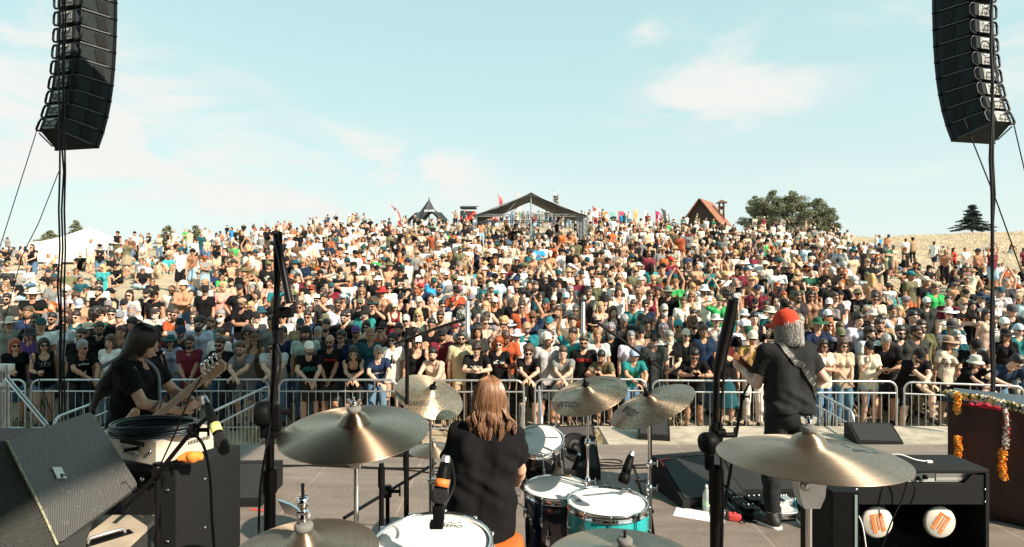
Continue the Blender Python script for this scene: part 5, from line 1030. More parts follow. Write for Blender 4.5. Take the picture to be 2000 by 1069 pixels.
# ------------------------------------------------------------------ line arrays
M_pa = mat('array_black', (.020,.026,.028), .7, spec=.1, var=.2, vscale=30); M_pa2 = mat('array_panel_grey', (.15,.15,.145), .5, .2, var=.7, vscale=30); M_lab = mat('label_white', (.5,.52,.5), .5)
def line_array(cx, cy, zb, yaw, label, n=10, mirror=1):
    o = empty('line_array', (cx, cy, zb), R(yaw), label, 'line array speaker')
    W_, Wb, H_, Dp = .74, .34, .258, .50
    pos = Vector((0,.25,0)); ang = 20
    for i in range(n):
        a = R(-ang); rot = Matrix.Rotation(a, 4, 'X'); M = Matrix.Translation(pos) @ rot; ang = max(ang-[4.4,3.8,3.2,2.6,2.0,1.4,1.0,.8,.6,.5,.3,0,0,0][i], 0)
        b = MB(); b.M = M
        plan = [(-W_/2,0),(W_/2,0),(W_/2,-.07),(Wb/2+.03,-Dp+.03),(Wb/2,-Dp),(-Wb/2,-Dp),(-Wb/2-.03,-Dp+.03),(-W_/2,-.07)]
        tp_ = H_-.008
        def ring(z, k): return [(x*k, y, z) for x, y in plan]
        lo_ = [(x, y, .012+(.045 if y < -.3 else 0)) for x, y in plan]; hi_ = [(x, y, tp_-(.012 if y < -.3 else 0)) for x, y in plan]
        m_ = len(plan); b.add(lo_+hi_, [tuple(range(m_))[::-1], tuple(range(m_, 2*m_))]+[(k, (k+1) % m_, m_+(k+1) % m_, m_+k) for k in range(m_)]); box = b.build('speaker_box', M_pa, o)
        b = MB(); b.M = M; b.box((0,-Dp-.004,H_*.52), (Wb*.62,.010,H_*.66), bev=.003); b.build('amp_panel', M_pa2, box)
        b = MB(); b.M = M; b.box((-.01,-Dp-.011,H_*.76), (Wb*.36,.004,.026)); b.build('label_strip', M_lab, box)
        for s in (1,-1):
            x = s*(Wb/2+.085); y = -Dp+.05; b = MB(); b.M = M; b.tube([(s*(Wb/2-.02),-Dp+.02,H_*.12),(x-s*.03,y-.04,H_*.16),(x+s*.0,y-.03,H_*.30),(x+s*.0,y-.03,H_*.72),(x-s*.03,y-.04,H_*.88),(s*(Wb/2-.02),-Dp+.02,H_*.92)], .017, 6); b.build('handle', M_blackmetal, box)
            b = MB(); b.M = M; b.box((s*(W_/2+.005),-.035,H_*.5), (.014,.05,H_*.96)); b.tube([(s*(W_/2+.03),-.035,.01),(s*(W_/2-.02),-.035,.01)], .020, 6); b.build('rigging_plate', M_blackmetal, box)
            p0 = Vector((s*W_/2, -.09, 0)); p1 = Vector((s*(Wb/2+.03), -Dp+.03, 0)); nn = Vector((s*abs(p1.y-p0.y), -.19, 0)).normalized(); f_ = lambda t, z: p0.lerp(p1, t)+Vector((0,0,z))+nn*.004
            b = MB(); b.M = M; b.prism([f_(.10,H_*.16), f_(.42,H_*.16), f_(.52,H_*.84), f_(.20,H_*.84)], nn*.006); b.build('side_recess', mat('recess_black', (.003,.003,.004), .9), box)
            b = MB(); b.M = M; b.prism([f_(.05,H_*.02), f_(.95,H_*.02), f_(.95,H_*.10), f_(.05,H_*.10)], nn*.005); b.build('side_trim', mat('trim_grey', (.05,.055,.06), .6), box)
        g2 = random.Random(i*7+int(cx*3)); x0 = g2.uniform(-.08,.0); x1 = g2.uniform(.04,.10); b = MB(); b.M = M; b.tube(smoothpath([(x0,-Dp-.01,H_*.6),(x0+.02,-Dp-.07,H_*.45),((x0+x1)/2,-Dp-.08,H_*g2.uniform(-.1,.3)),(x1+.03,-Dp-.07,H_*.5),(x1,-Dp-.01,H_*.75)],5), .007, 6); b.build('link_cable', M_rub, box)
        b = MB(); b.M = M; [b.box((Wb*(.28-.14*k)+.0,-Dp-.010,H_*.34), (.022,.006,.022)) for k in range(4)]; b.build('sockets', M_black, box)
        pos = pos+(rot @ Vector((0,0,H_)))
    return o
pl = P(122,303,8.6); line_array(pl.x, pl.y, pl.z+.12, -13, 'curved black line array hanging at the left in shade'); pr = P(1930,290,8.6); line_array(pr.x, pr.y, pr.z+.12, 13, 'curved black line array hanging at the right with sunlit back panels')
def pole(u, v0, v1, d, r, lab, n=3, sp=.03, cat='cable', seed=1):
    g_ = random.Random(seed); o = empty('hanging_cable', (P(u,v1,d).x, d, P(u,v1,d).z), 0, lab, cat); L_ = P(u,v0,d).z-P(u,v1,d).z
    for k in range(n):
        b = MB(); ox = (k-(n-1)/2)*sp; b.tube([(ox+g_.uniform(-.012,.012), g_.uniform(-.02,.02)+k*.02, L_*t/12) for t in range(13)], r, 8); b.build('strand', M_rub, o)
pole(119, -40, 860, 7.9, .011, 'bundle of black cables hanging from the left line array', 3, .020); pole(1940, -40, 800, 7.9, .018, 'dark pole and cables running down by the right line array', 3, .024, seed=4)
def wire(pts, lab, r=.006): tag(MB().tube(pts, r, 5).build('guy_wire', M_rub), lab, 'wire')
wire([P(72,255,8.5),P(0,482,8.5),P(-30,560,8.5)], 'thin guy wire leaving the left array bottom to the left edge'); wire([P(115,335,8.4),P(75,437,8.4),P(43,500,8.4),P(5,640,8.4)], 'guy wire with small knots left of the hanging cables'); wire([P(48,620,5.2),P(62,700,5.2),P(100,806,5.2)], 'pale wire slanting down to the scaffold brace', .004)
wire([P(1882,232,8.5),P(1945,390,8.5),P(1973,468,8.5),P(2000,545,8.5)], 'guy wire crossing the right pole', .009); wire([P(1977,230,8.5),P(2005,350,8.5)], 'guy wire at the right edge', .008)
# ------------------------------------------------------------------ hillside
M_ground = mat('dry_grass_ground', (.44,.35,.24), .95, bump=.8, bscale=6, var=.55, vscale=.55, var2=(.30,.245,.175))
def add_speckle(m, col, scale, lo, hi, amt):
    n = m.node_tree.nodes; l = m.node_tree.links; b = n['Principled BSDF']; src = b.inputs['Base Color'].links[0].from_socket; tc = n.new('ShaderNodeTexCoord')
    t = n.new('ShaderNodeTexNoise'); t.inputs['Scale'].default_value = scale; t.inputs['Detail'].default_value = 8; t.inputs['Roughness'].default_value = .7; l.new(tc.outputs['Object'], t.inputs[0]); r = n.new('ShaderNodeMapRange'); r.inputs[1].default_value = lo; r.inputs[2].default_value = hi; r.inputs[4].default_value = amt; l.new(t.outputs[0], r.inputs[0])
    x = n.new('ShaderNodeMix'); x.data_type = 'RGBA'; l.new(r.outputs[0], x.inputs[0]); l.new(src, x.inputs[6]); x.inputs[7].default_value = (*col,1); l.new(x.outputs[2], b.inputs['Base Color'])
add_speckle(M_ground, (.20,.16,.10), 2.2, .52, .68, .55); add_speckle(M_ground, (.56,.47,.34), 9, .55, .7, .5)
ys = np.concatenate([np.array([-30,-10,0,6.5]), np.linspace(8,24,40), np.linspace(24.6,70,75), np.geomspace(72,900,26)]); us = np.linspace(-1.75,1.75,150)
YY, UU = np.meshgrid(ys, us, indexing='ij'); XX = UU*np.maximum(YY, 14)*1.0; ZZ = ground(XX, YY)+np.where(YY > 11, .03*np.sin(XX*2.1+YY*1.3)*np.sin(YY*1.7-XX), 0)
nv, nu = YY.shape; V = np.stack([XX,YY,ZZ],-1).reshape(-1,3); I = np.arange(nv*nu).reshape(nv,nu); Q = np.stack([I[:-1,:-1],I[:-1,1:],I[1:,1:],I[1:,:-1]],-1).reshape(-1,4)
tag(link('ground', np_mesh('ground', V, Q, M_ground)), kind='structure')
def gz(x, y): return float(ground(x, y))
def at(u, d, dz=0): x = (u-1000)/F*d; return Vector((x, d, gz(x, d)+dz))
# straw grass: meadow at the right, ragged verge before the barriers
M_straw = mat('straw', (.66,.50,.31), .9, var=.4, vscale=3); M_tuft = mat('dry_tufts', (.30,.24,.13), .9, var=.4, vscale=6)
def blades(name, pts, hmin, hmax, wd, m, seed, lean=.35, z0=0):
    g = np.random.default_rng(seed); n = len(pts); x, y = pts[:,0], pts[:,1]; z = ground(x, y)-.02+z0; h = g.uniform(hmin, hmax, n); a = g.uniform(0, math.pi, n); dx, dy = np.cos(a)*wd/2, np.sin(a)*wd/2; lx, ly = g.normal(0, lean, n)*h, g.normal(0, lean, n)*h
    v = np.stack([np.stack([x-dx,y-dy,z],-1), np.stack([x+dx,y+dy,z],-1), np.stack([x+dx*.5+lx*.4,y+dy*.5+ly*.4,z+h*.6],-1), np.stack([x+lx,y+ly,z+h],-1)],1).reshape(-1,3); q = np.arange(n*4).reshape(n,4)
    return tag(link(name, np_mesh(name, v, q, m, smooth=False)), kind='stuff')
g = np.random.default_rng(5); n = 34000; d = g.uniform(30, 72, n)**1.0; u = g.uniform(1560, 2300, n); lim = np.interp(u, [1560,1700,1800,1900,2000,2300], [50,44,41,40,38,36]); k = d > lim+g.normal(0,4,n); pts = np.stack([(u-1000)/F*d, d],-1)[k]
tag(blades('meadow_grass', pts, .05, .18, .04, M_straw, 6, .9), 'tall pale straw meadow on the slope at the right', 'grass')
n = 16000; x = g.uniform(-10, 10, n); y = g.uniform(8.6, 11.5, n); k = (wnoise(np.stack([x,y,x*0],-1), 2.2) > .15) & ~((x > .9) & (x < 6.9) & (y < 8.7)); tag(blades('verge_grass', np.stack([x,y],-1)[k], .05, .26, .012, M_tuft, 7), 'dry grass tufts in front of the barriers', 'grass')
n = 40000; d = g.uniform(14, 64, n); u = g.uniform(-100, 2100, n); tag(blades('hill_grass', np.stack([(u-1000)/F*d, d],-1), .04, .14, .03, M_ground, 8), 'short dry grass on the crowded slope', 'grass')
# ------------------------------------------------------------------ trees
M_bark = mat('bark', (.13,.09,.065), .9, bump=.8, bscale=20); M_pine = mat('pine_needles', (.17,.185,.115), .85, var=.45, vscale=1.2); M_pine2 = mat('dark_spruce_needles', (.022,.035,.030), .85, var=.4, vscale=1.5)
def tree(name, base, h, rad, kind, label, seed, m, n=9000, lf=.10, group=None):
    g = np.random.default_rng(seed); o = empty(name, base, 0, label, 'tree', group); b = MB(); b.tube([(0,0,-.3),(0,0,h*.5),(0,0,h*.92)], [h*.030,h*.018,h*.004], 8)
    cl = []; 
    if kind == 'spruce':
        lv = 13
        for i in range(lv):
            t = i/(lv-1); z = h*(.10+.86*t); r = rad*(1-t)**.8*g.uniform(.8,1.15)+.06*rad; nb = int(9-4*t)
            for k in range(nb):
                a = g.uniform(0, 6.28); rr = r*g.uniform(.65,1.2); tip = np.array([math.cos(a)*rr, math.sin(a)*rr, z-rr*.18+g.uniform(-.02,.04)*h]); b.tube([(0,0,z),tuple(tip)], [h*.008,h*.002], 5)
                for s in np.linspace(.25, 1, 6): cl.append((np.array([0,0,z])*(1-s)+tip*s, rad*.17*(1.25-s*.7), .28))
    else:
        nl = 46
        for i in range(nl):
            a = g.uniform(0, 6.28); el_ = g.uniform(-.1,1.0); zt_ = g.uniform(.06,.97); z0 = h*zt_*.75; rr = rad*math.sqrt(max(1-((zt_-.38)/.62)**2,.02))*g.uniform(.75,1.0); tip = np.array([math.cos(a)*rr, math.sin(a)*rr, h*zt_]); b.tube([(0,0,z0),tuple(np.array([0,0,z0])*.4+tip*.6-np.array([0,0,rr*.05])),tuple(tip)], [h*.014,h*.008,h*.003], 6)
            for s in (.55,.8,1.0): cl.append((np.array([0,0,z0])*(1-s)+tip*s+g.normal(0,rad*.06,3), rad*g.uniform(.10,.21), .8))
    b.build('trunk', M_bark, o)
    per = n//len(cl); P_ = []
    for c_, r, fl in cl:
        k = int(per*g.uniform(.6,1.4)); dv = g.normal(size=(k,3)); dv /= np.linalg.norm(dv,axis=1)[:,None]; P_.append(c_+dv*(r*g.uniform(.35,1.05,(k,1)))*np.array([1,1,fl]))
    P_ = np.concatenate(P_); k = len(P_); a = g.normal(size=(k,3)); a[:,2] = np.abs(a[:,2])*.7+.2; a /= np.linalg.norm(a,axis=1)[:,None]; c_ = np.cross(a, g.normal(size=(k,3))); c_ /= np.linalg.norm(c_,axis=1)[:,None]; s = lf*g.uniform(.5,1.3,(k,1))
    v = np.stack([P_-c_*s*.22, P_+a*s*.5-c_*s*.3, P_+a*s*1.2, P_+a*s*.5+c_*s*.3],1).reshape(-1,3)
    me = np_mesh('crown', v, np.arange(k*4).reshape(k,4), m, smooth=False); link('crown', me, o); return o
for i, (u, d, h, r, sd, lab) in enumerate([(1500,88,6.6,3.4,1,'leftmost and tallest of the pines beside the wooden house'),(1548,86,6.2,3.3,2,'middle pine of the clump right of the wooden house'),(1588,90,5.3,2.9,3,'rounded pine right of the tallest ones'),(1609,94,3.8,2.2,4,'lowest pine at the right end of the clump'),(1478,92,5.2,2.3,12,'pine at the left rim of the clump nearest the bell tower')]):
    p = at(u, d); p.z = CAMZ+(534.5-452)/F*d-.5; tree('pine_tree', p, h*1.02, r, 'pine', lab, sd, M_pine, 17000, .21, 'pine clump on the ridge')
p = at(1899,80); p.z = CAMZ+(534.5-452)/F*80; tree('spruce_tree', p, 3.5, 2.1, 'spruce', 'lone dark spruce on the bare ridge at the right', 5, M_pine2, 16000, .17)
for i, (u, vb, vt, d, r, lab) in enumerate([(328,486,443,58,1.35,'small conifer left of the green shirt on the left ridge'),(383,484,442,60,1.3,'small conifer right of the green shirt on the left ridge'),(148,470,432,75,1.3,'conifer peeking over the white marquee roof'),(98,470,452,80,1.5,'low bush top left of the marquee peak'),(470,468,452,75,1.2,'low conifer tip on the left ridge')]):
    b0 = P(u, vb, d); tree('small_conifer', b0, (vb-vt)/F*d, r, 'spruce', lab, 20+i, M_pine, 5000, .16, 'conifers on the left ridge')
b0 = P(1398,430,85); tree('small_conifer', b0, 1.6, 1.0, 'spruce', 'tiny conifer tip between the house roof and bell tower', 31, M_pine, 2500, .16)
# ------------------------------------------------------------------ far structures
M_dwood = mat('dark_boards', (.045,.030,.024), .85, bump=.5, bscale=3, var=.4, vscale=3, stretch=(.4,1,6)); M_roof = mat('orange_roof', (.25,.10,.055), .7, var=.25, vscale=3)
hd_ = 66; s_ = hd_/F; hb = P(1368,462,hd_); ho = empty('wooden_house', hb, R(-34), 'dark board gable house with an orange roof on the ridge', 'house')
w2 = 31*s_; hE = 30*s_; hA = 73*s_; dp = 4.6
b = MB(); b.prism([(-w2,0,-.6),(w2,0,-.6),(w2,0,hE),(0,0,hA-.12),(-w2,0,hE)], (0,dp,0)); b.build('wall', M_dwood, ho)
for s in (-1,1):
    b = MB(); v0 = Vector((0,-.45,hA)); dv = Vector((s*(w2+.35),-.45,hE-.35))-v0; nn = Vector((-dv.z*s,0,abs(dv.x))).normalized()*.09; b.prism([v0, v0+dv, v0+dv+nn, v0+nn], (0,dp+.9,0)); b.build('roof', M_roof, ho)
b = MB(); b.prism([(-.42,-.02,hA-1.05),(.42,-.02,hA-1.05),(0,-.02,hA-.45)], (0,-.03,0)); b.build('gable_vent', mat('dark_grey', (.03,.03,.03), .8), ho)
b = MB(); [b.box((0,-.015,.25+.42*k), (2*w2-.02,.02,.025)) for k in range(4)]; b.build('board_lines', M_black, ho)
b = MB(); b.box((w2+.01,2.2,hE*.45), (.04,.9,1.5)); b.build('door', mat('red_door', (.25,.06,.03), .7), ho)
tb = P(1409,445,hd_+2); tw = empty('bell_tower', tb, R(-10), 'slender open timber bell tower with a small roof', 'tower'); b = MB(); M_tw = mat('tower_timber', (.12,.055,.035), .8)
for x in (-.28,.28):
    for y in (-.28,.28): b = MB(); b.tube([(x,y,-.8),(x*.8,y*.8,2.9)], .07, 6); b.build('post', M_tw, tw)
b = MB(); [b.box((0,0,z), (.7,.7,.08)) for z in (.6,1.5,2.4)]; b.build('beam', M_tw, tw); b = MB(); b.add([(-.62,-.62,2.85),(.62,-.62,2.85),(.62,.62,2.85),(-.62,.62,2.85),(0,0,3.25)], [(3,2,1,0),(0,1,4),(1,2,4),(2,3,4),(3,0,4)]); b.build('roof', M_tw, tw); b = MB(); b.lathe([(.04,.4),(.1,.35),(.13,.15),(.2,0)], 16, 0, (0,0,2.1)); b.build('bell', mat('bell_bronze', (.2,.14,.06), .4, .9), tw)
# star tent
M_tent = mat('black_tent_cloth', (.022,.024,.026), .6, var=.25, vscale=1.2); d = 60; s_ = d/F; tb = P(838,441,d); st = empty('star_tent', tb, 0, 'black peaked star tent with white lettering on the ridge', 'tent')
top = Vector((0,0,52*s_)); arms = [Vector(((785-838)*s_*1.05,-.6,.0)), Vector(((815-838)*s_,-2.6,0)), Vector(((882-838)*s_*1.0,-1.4,.25)), Vector((1.9,2.4,.2)), Vector((-1.6,2.6,.2))]
b = MB(); n_ = len(arms); rings = []
K = 14; A_ = 60
def tent_pt(ai, t):
    a = ai/A_*n_; i = int(a) % n_; f = a-int(a); p, q = arms[i], arms[(i+1) % n_]; w_ = .5-.5*math.cos(2*math.pi*f); e = p.lerp(q, f); e = e*(1-.42*w_)+Vector((0,0,1.25*w_)); v = top.lerp(e, t); v.z -= .55*math.sin(math.pi*t)*(1-.2*w_); return v
vv = [tent_pt(i, j/K) for j in range(K+1) for i in range(A_)]; b.add(vv, [(j*A_+i, j*A_+(i+1) % A_, (j+1)*A_+(i+1) % A_, (j+1)*A_+i) for j in range(K) for i in range(A_)], 0, True); can = b.build('canopy', M_tent, st); b = MB(); b.tube([(0,0,-.2),top+Vector((0,0,.15))], .05, 8); b.build('pole', M_blackmetal, st)
bvt = BVHTree.FromPolygons([v.co for v in can.data.vertices], [tuple(f.vertices) for f in can.data.polygons]); text_on('JACK DANIEL', plane_M((.28,-1.6,1.35), (1,0,.0), (0,-1,.25)), 1.05, M_ink['white'], st, bvh=bvt, push=.03, bold=.03, hs=1.5)
# feather flags
def flag(u, vt, vb, w_, d, col, label, shape='feather', txt=None, tcol='white', lean=0):
    s_ = d/F; base = P(u, vb, d); H = (vb-vt)*s_; W = w_*s_; o = empty('banner_flag', base, 0, label, 'flag', 'advertising flags along the ridge'); m = mat('flag_'+'_'.join('%d' % (c*100) for c in col), col, .7, var=.15, vscale=2); g_ = random.Random(int(u))
    b = MB(); pts = [(lean*H*t**2, 0, H*t*1.0) for t in [i/8 for i in range(9)]]; b.tube([(x-.02,y,z) for x,y,z in pts], .022, 6); b.build('pole', M_steel, o)
    b = MB(); n_ = 12; L_, R_ = [], []
    for i in range(n_+1):
        t = i/n_; z = H*(.10+.90*t); x0 = lean*H*((z/H)**2); ww = W*(min(1, (1-t)**.5*1.9) if shape == 'feather' else 1)*(.75+.25*t if shape == 'feather' else 1); L_.append((x0, .04*math.sin(t*5), z)); R_.append((x0+ww, .10*math.sin(t*6+u)+.02, z-(.10*H*t**3 if shape == 'feather' else 0)))
    v = L_+R_; f = [(i, n_+1+i, n_+2+i, i+1) for i in range(n_)]; b.add(v, f, 0, True); b.add([(x,y+.012,z) for x,y,z in v], [q[::-1] for q in f], 0, True); cl = b.build('cloth', m, o)
    if txt:
        bvf = BVHTree.FromPolygons([v_.co for v_ in cl.data.vertices], [tuple(q.vertices) for q in cl.data.polygons]); xx = lean*H*.36+W*.5; text_on(txt, plane_M((xx,-.3,H*.55), (lean,0,1), (0,-1,0)), H*.5, M_ink[tcol], o, bvh=bvf, push=.015, bold=.03, hs=1.0)
    return o
FL = [(778,399,446,8,59,(.30,.03,.04),'dark red feather flag leaning left of the star tent','feather','SESSION','white',-.28),(976,378,420,8,62,(.45,.10,.10),'small red feather flag left of the mixing tent roof','feather',None,'white',-.08),(1012,373,420,8,66,(.55,.52,.45),'small cream flag behind the mixing tent roof','feather',None,'white',-.08),
 (1082,372,420,11,64,(.55,.50,.42),'cream flag with dark letters above the right tent roof','feather','LINE','black',-.05),(1160,400,442,9,58,(.30,.03,.03),'dark red feather flag right of the mixing tent','feather','A','white',-.06),(1163,412,440,9,66,(.60,.10,.14),'short red banner behind the dark red feather flag','rect','RDS','white',0),(1179,414,438,8,64,(.80,.22,.03),'orange banner in the row right of the tent','rect','apa','white',0),
 (1192,415,440,10,64,(.20,.55,.48),'mint green banner in the row','rect','ajova','white',0),(1208,413,440,11,64,(.42,.04,.10),'maroon banner in the row','rect','ROMA','white',0),(1238,410,440,7,64,(.85,.42,.16),'thin orange banner with a swoosh foot','rect',None,'white',0),(1257,411,438,7,66,(.65,.75,.75),'pale almost white banner in the row','rect',None,'white',0),
 (1281,409,449,12,56,(.60,.02,.16),'crimson feather flag left of the black one','feather','ROMA','white',-.02),(1298,404,452,14,54,(.02,.025,.03),'black feather flag with white letters and red tip','feather','CAMPAX','white',-.15),(1470,428,452,9,60,(.55,.48,.38),'beige flag with dark mark before the pine clump','rect','JE','black',0),(1526,426,456,10,58,(.55,.48,.40),'beige feather flag among the pines','feather','ZE','black',0),(1574,432,455,3,60,(.50,.20,.12),'thin orange marker pole at the right of the pines','rect',None,'white',0)]
for f_ in FL: flag(*f_)
for i, (u0, v0, u1, v1) in enumerate([(1228,446,1250,440)]): b = MB(); q0 = P(u0,v0,60); b.box((0,0,0), (1.3,.5,.32), bev=.05); b.box((.45,0,.3), (.35,.4,.5), bev=.05); tag(b.build('inflatable_seat', mat('orange_vinyl', (.80,.20,.02), .5), loc=q0), 'orange bench shape at the foot of the thin orange banner', 'bench')
# mixing tent
d = 40; s_ = d/F; gx = lambda u: (u-1034)*s_; fo = empty('mixing_tent', P(1034,500,d), 0, 'open sound mixing tent of silver truss with a dark peaked roof', 'tent'); zt = (500-421)*s_; za_ = (500-379)*s_; M_truss = mat('truss_aluminium', (.42,.46,.48), .4, .7)
def truss(b, p, q, w_=.16, n_=10, r=.022):
    p, q = Vector(p), Vector(q); x, y, z = frame(q-p); L_ = []
    for i, (a, c_) in enumerate(((1,1),(1,-1),(-1,-1),(-1,1))): o_ = x*a*w_/2+y*c_*w_/2; b.tube([p+o_, q+o_], r, 6)
    for k in range(n_):
        for i, (a, c_, a2, c2) in enumerate(((1,1,1,-1),(1,-1,-1,-1),(-1,-1,-1,1),(-1,1,1,1))): b.tube([p.lerp(q,k/n_)+x*a*w_/2+y*c_*w_/2, p.lerp(q,(k+1)/n_)+x*a2*w_/2+y*c2*w_/2], r*.5, 4)
for (u, y) in ((928,0),(1143,0),(944,4.5),(1128,4.5)): b = MB(); truss(b, (gx(u),y,-.4), (gx(u),y,zt), .22, 9); b.build('post', M_truss, fo)
b = MB(); b.tube([(gx(1037),0,-.3),(gx(1037),0,za_)], .045, 8); b.build('post', M_truss, fo)
for y in (0,4.5): b = MB(); truss(b, (gx(928),y,zt), (gx(1143),y,zt), .14, 14, .018); b.tube([(gx(928),y,zt),(gx(1037),y,za_)], .05, 6); b.tube([(gx(1143),y,zt),(gx(1037),y,za_)], .05, 6); b.tube([(gx(928),y,zt),(gx(985),y,zt-.02),(gx(1010),y,za_-.45)], .02, 5); b.build('roof_truss', M_truss, fo)
for s in (928,1143):
    b = MB(); K = 10; v = []
    for j in range(K+1):
        for i in range(K+1):
            t = i/K; y = -.25+5.0*j/K; x = gx(1037)+(gx(s)-gx(1037))*t*1.04; z = za_+(zt-za_)*t*1.06-.16*math.sin(math.pi*t); v.append((x,y,z+.04))
    f = [(j*(K+1)+i, j*(K+1)+i+1, (j+1)*(K+1)+i+1, (j+1)*(K+1)+i) for j in range(K) for i in range(K)]; b.add(v, f, 0, True); b.add([(x,y,z+.03) for x,y,z in v], [q[::-1] for q in f], 0, True); b.build('canopy', M_tent, fo)
b = MB(); b.prism([(gx(1124),.1,zt-.05),(gx(1143),.1,zt-.05),(gx(1143),.1,.1),(gx(1136),.1,.1)], (0,.05,0)); b.build('side_curtain', mat('grey_curtain', (.20,.20,.20), .8), fo)
b = MB(); [b.tube([(gx(u0),-.05,z0*s_),(gx(u1),-.05,z1*s_)], .02, 5) for u0,z0,u1,z1 in ((928,18,965,78),(1143,20,1110,50),(928,0,1143,0))]; b.build('brace', M_truss, fo)
dk = empty('mixing_desk', P(1076,500,d-.4), 0, 'black mixing desk and racks inside the sound tent', 'desk'); b = MB(); b.box((0,0,.72), (1.7,.7,1.3), bev=.03); b.build('rack', M_black, dk); b = MB(); b.box((-.1,-.1,1.42), (2.0,.7,.08), rot=Euler((.3,0,0))); b.build('console', mat('console_grey', (.06,.065,.07), .4), dk)
dk = empty('equipment_rack', P(1125,502,d-.6), 0, 'black equipment rack right of the mixing desk', 'rack'); b = MB(); b.box((0,0,.6), (1.0,.7,1.1), bev=.03); b.build('cabinet', M_black, dk); b = MB(); [b.box((0,-.36,.2+.2*k), (.8,.02,.03)) for k in range(5)]; b.build('rack_panel', M_steel, dk)
# ridge scaffold platform behind the tent, red van, red car
pf = empty('scaffold_platform', P(1062,441,58), 0, 'light scaffold rail with fence uprights behind the mixing tent', 'scaffold'); b = MB()
for k in range(9): b.tube([(-3.2+.8*k,0,-.2),(-3.2+.8*k,0,1.3)], .03, 5)
for z in (.5,.9,1.3): b.tube([(-3.2,0,z),(3.2,0,z)], .025, 5)
for x in (-1.2,.9,1.9): b.tube([(x,.3,0),(x,.3,2.0)], .035, 5)
b.tube([(-1.2,.3,2.0),(1.9,.3,2.0)], .03, 5); b.build('tubes', M_truss, pf)
M_vred = mat('red_paint', (.42,.04,.02), .35, coat=.5)
vn = empty('food_truck', P(914,438,63), 0, 'red food truck with its hatch raised on the ridge', 'truck'); b = MB(); b.box((0,.8,.85), (1.7,1.6,1.1), bev=.08); b.build('body', M_vred, vn); b = MB(); b.box((0,.8,1.78), (1.75,1.7,.10), bev=.03); b.box((.2,-.4,1.85), (1.9,.9,.05), rot=Euler((.15,0,0))); b.build('roof', M_black, vn); b = MB(); b.box((-.5,-.02,1.25), (.5,.03,.4)); b.build('window', M_lens, vn)
for x in (-.5,.5): b = MB(); b.lathe([(0,-.08),(.27,-.08),(.3,-.03),(.3,.05),(0,.05)], 18, 0, (x,.02,.28), (0,-1,0)); b.build('wheel', M_black, vn)
cr = empty('parked_car', P(955,436,64), R(4), 'small rounded red car beside the food truck', 'car'); D = SDF(); D.cap((-.75,.6,.45),(.75,.6,.45),.30,k=.1).cap((-.75,1.2,.45),(.75,1.2,.45),.30,k=.1).ell((.05,.9,.80),(.72,.55,.40),.15); V, Q = D.mesh(.06); link('body', np_mesh('body', V, Q, M_vred), cr)
for x in (-.55,.55): b = MB(); b.lathe([(0,-.08),(.22,-.08),(.26,-.03),(.26,.05),(0,.05)], 18, 0, (x,.30,.20), (0,-1,0)); b.build('wheel', M_black, cr)
D = SDF(); D.ell((.03,.40,.92),(.48,.10,.20)); V, Q = D.mesh(.04); link('windscreen', np_mesh('windscreen', V, Q, M_lens), cr)
# white marquee at left, two far white peaks
M_wt = mat('white_tent_cloth', (.80,.78,.74), .7, var=.05, vscale=1)
def marquee(u, vb, vt, ve, w_, d, label, opening=False):
    s_ = d/F; o = empty('marquee_tent', P(u, vb, d), R(8), label, 'tent'); W = w_*s_/2; H = (vb-vt)*s_; E_ = (vb-ve)*s_; b = MB(); K = 8; v = []
    for j in range(K+1):
        t = j/K; k_ = (1-t); z = E_+(H-E_)*(t**1.5); r = W*k_
        for (x, y) in ((-1,-1),(0,-1),(1,-1),(1,0),(1,1),(0,1),(-1,1),(-1,0)): v.append((x*r, y*r+W, z))
    b.add(v, [(j*8+i, j*8+(i+1) % 8, (j+1)*8+(i+1) % 8, (j+1)*8+i) for j in range(K) for i in range(8)], 0, False); b.build('canopy', M_wt, o)
    b = MB(); b.box((-W*.0,.0,E_/2), (W*2*(.99),.03,E_)) if not opening else (b.box((-W*.25,.0,E_/2), (W*1.48,.03,E_)), b.box((W*.75,.0,E_-.15), (W*.48,.03,.35))); b.box((-W,W,E_/2), (.03,W*2,E_)); b.build('side_wall', M_wt, o)
    for x in (-W,W): b = MB(); b.tube([(x,0,-.3),(x,0,E_)], .04, 6); b.build('pole', M_steel, o)
    return o
mq = marquee(134,512,438,474,142,33,'white marquee with a peaked roof and dark opening at the left', True); s_ = 33/F
b = MB(); b.box((1.46,-.10,(512-478)*s_*.98), (.8,.04,.24)); b.build('sign_board', mat('sign_cream', (.75,.70,.66), .6), mq); text_on('SUMMER', plane_M((1.46,-.125,(512-478)*s_*.98), (1,0,0), (0,-1,0)), .6, M_ink['orange'], mq, hs=1.3)
marquee(556,470,460,465,18,85,'small white tent peak far on the left ridge'); marquee(583,470,459,465,22,85,'second small white tent peak just right of the first')
# fences at right
fn = empty('wire_fence', at(1700,46), 0, 'thin wire fence with slanting posts along the meadow edge', 'fence'); fp = [(1560,60,0),(1640,52,0),(1720,46,0),(1780,43,0),(1850,40.5,0),(1920,39,0),(2000,37,0),(2080,35,0)]; L0 = Vector(fn.location); prev = None; bw = MB()
for u, d, _ in fp:
    p = at(u, d)-L0; b = MB(); b.tube([p-Vector((0,0,.2)), p+Vector((.04,0,1.15))], .035, 6); b.build('post', M_tw, fn)
    if prev is not None: [bw.tube([prev+Vector((0,0,z)), p+Vector((0,0,z))], .010, 4) for z in (.35,.7,1.05)]
    prev = p
bw.build('wires', M_steel, fn)
rl = empty('low_railing', at(1600,66), 0, 'low pale railing beneath the pine clump on the ridge', 'railing'); L0 = Vector(rl.location); b = MB(); us_ = np.linspace(1530,1632,15)
for u in us_: p = P(u,461,66)-L0; b.box(p+Vector((0,0,.25)), (.28,.05,.45))
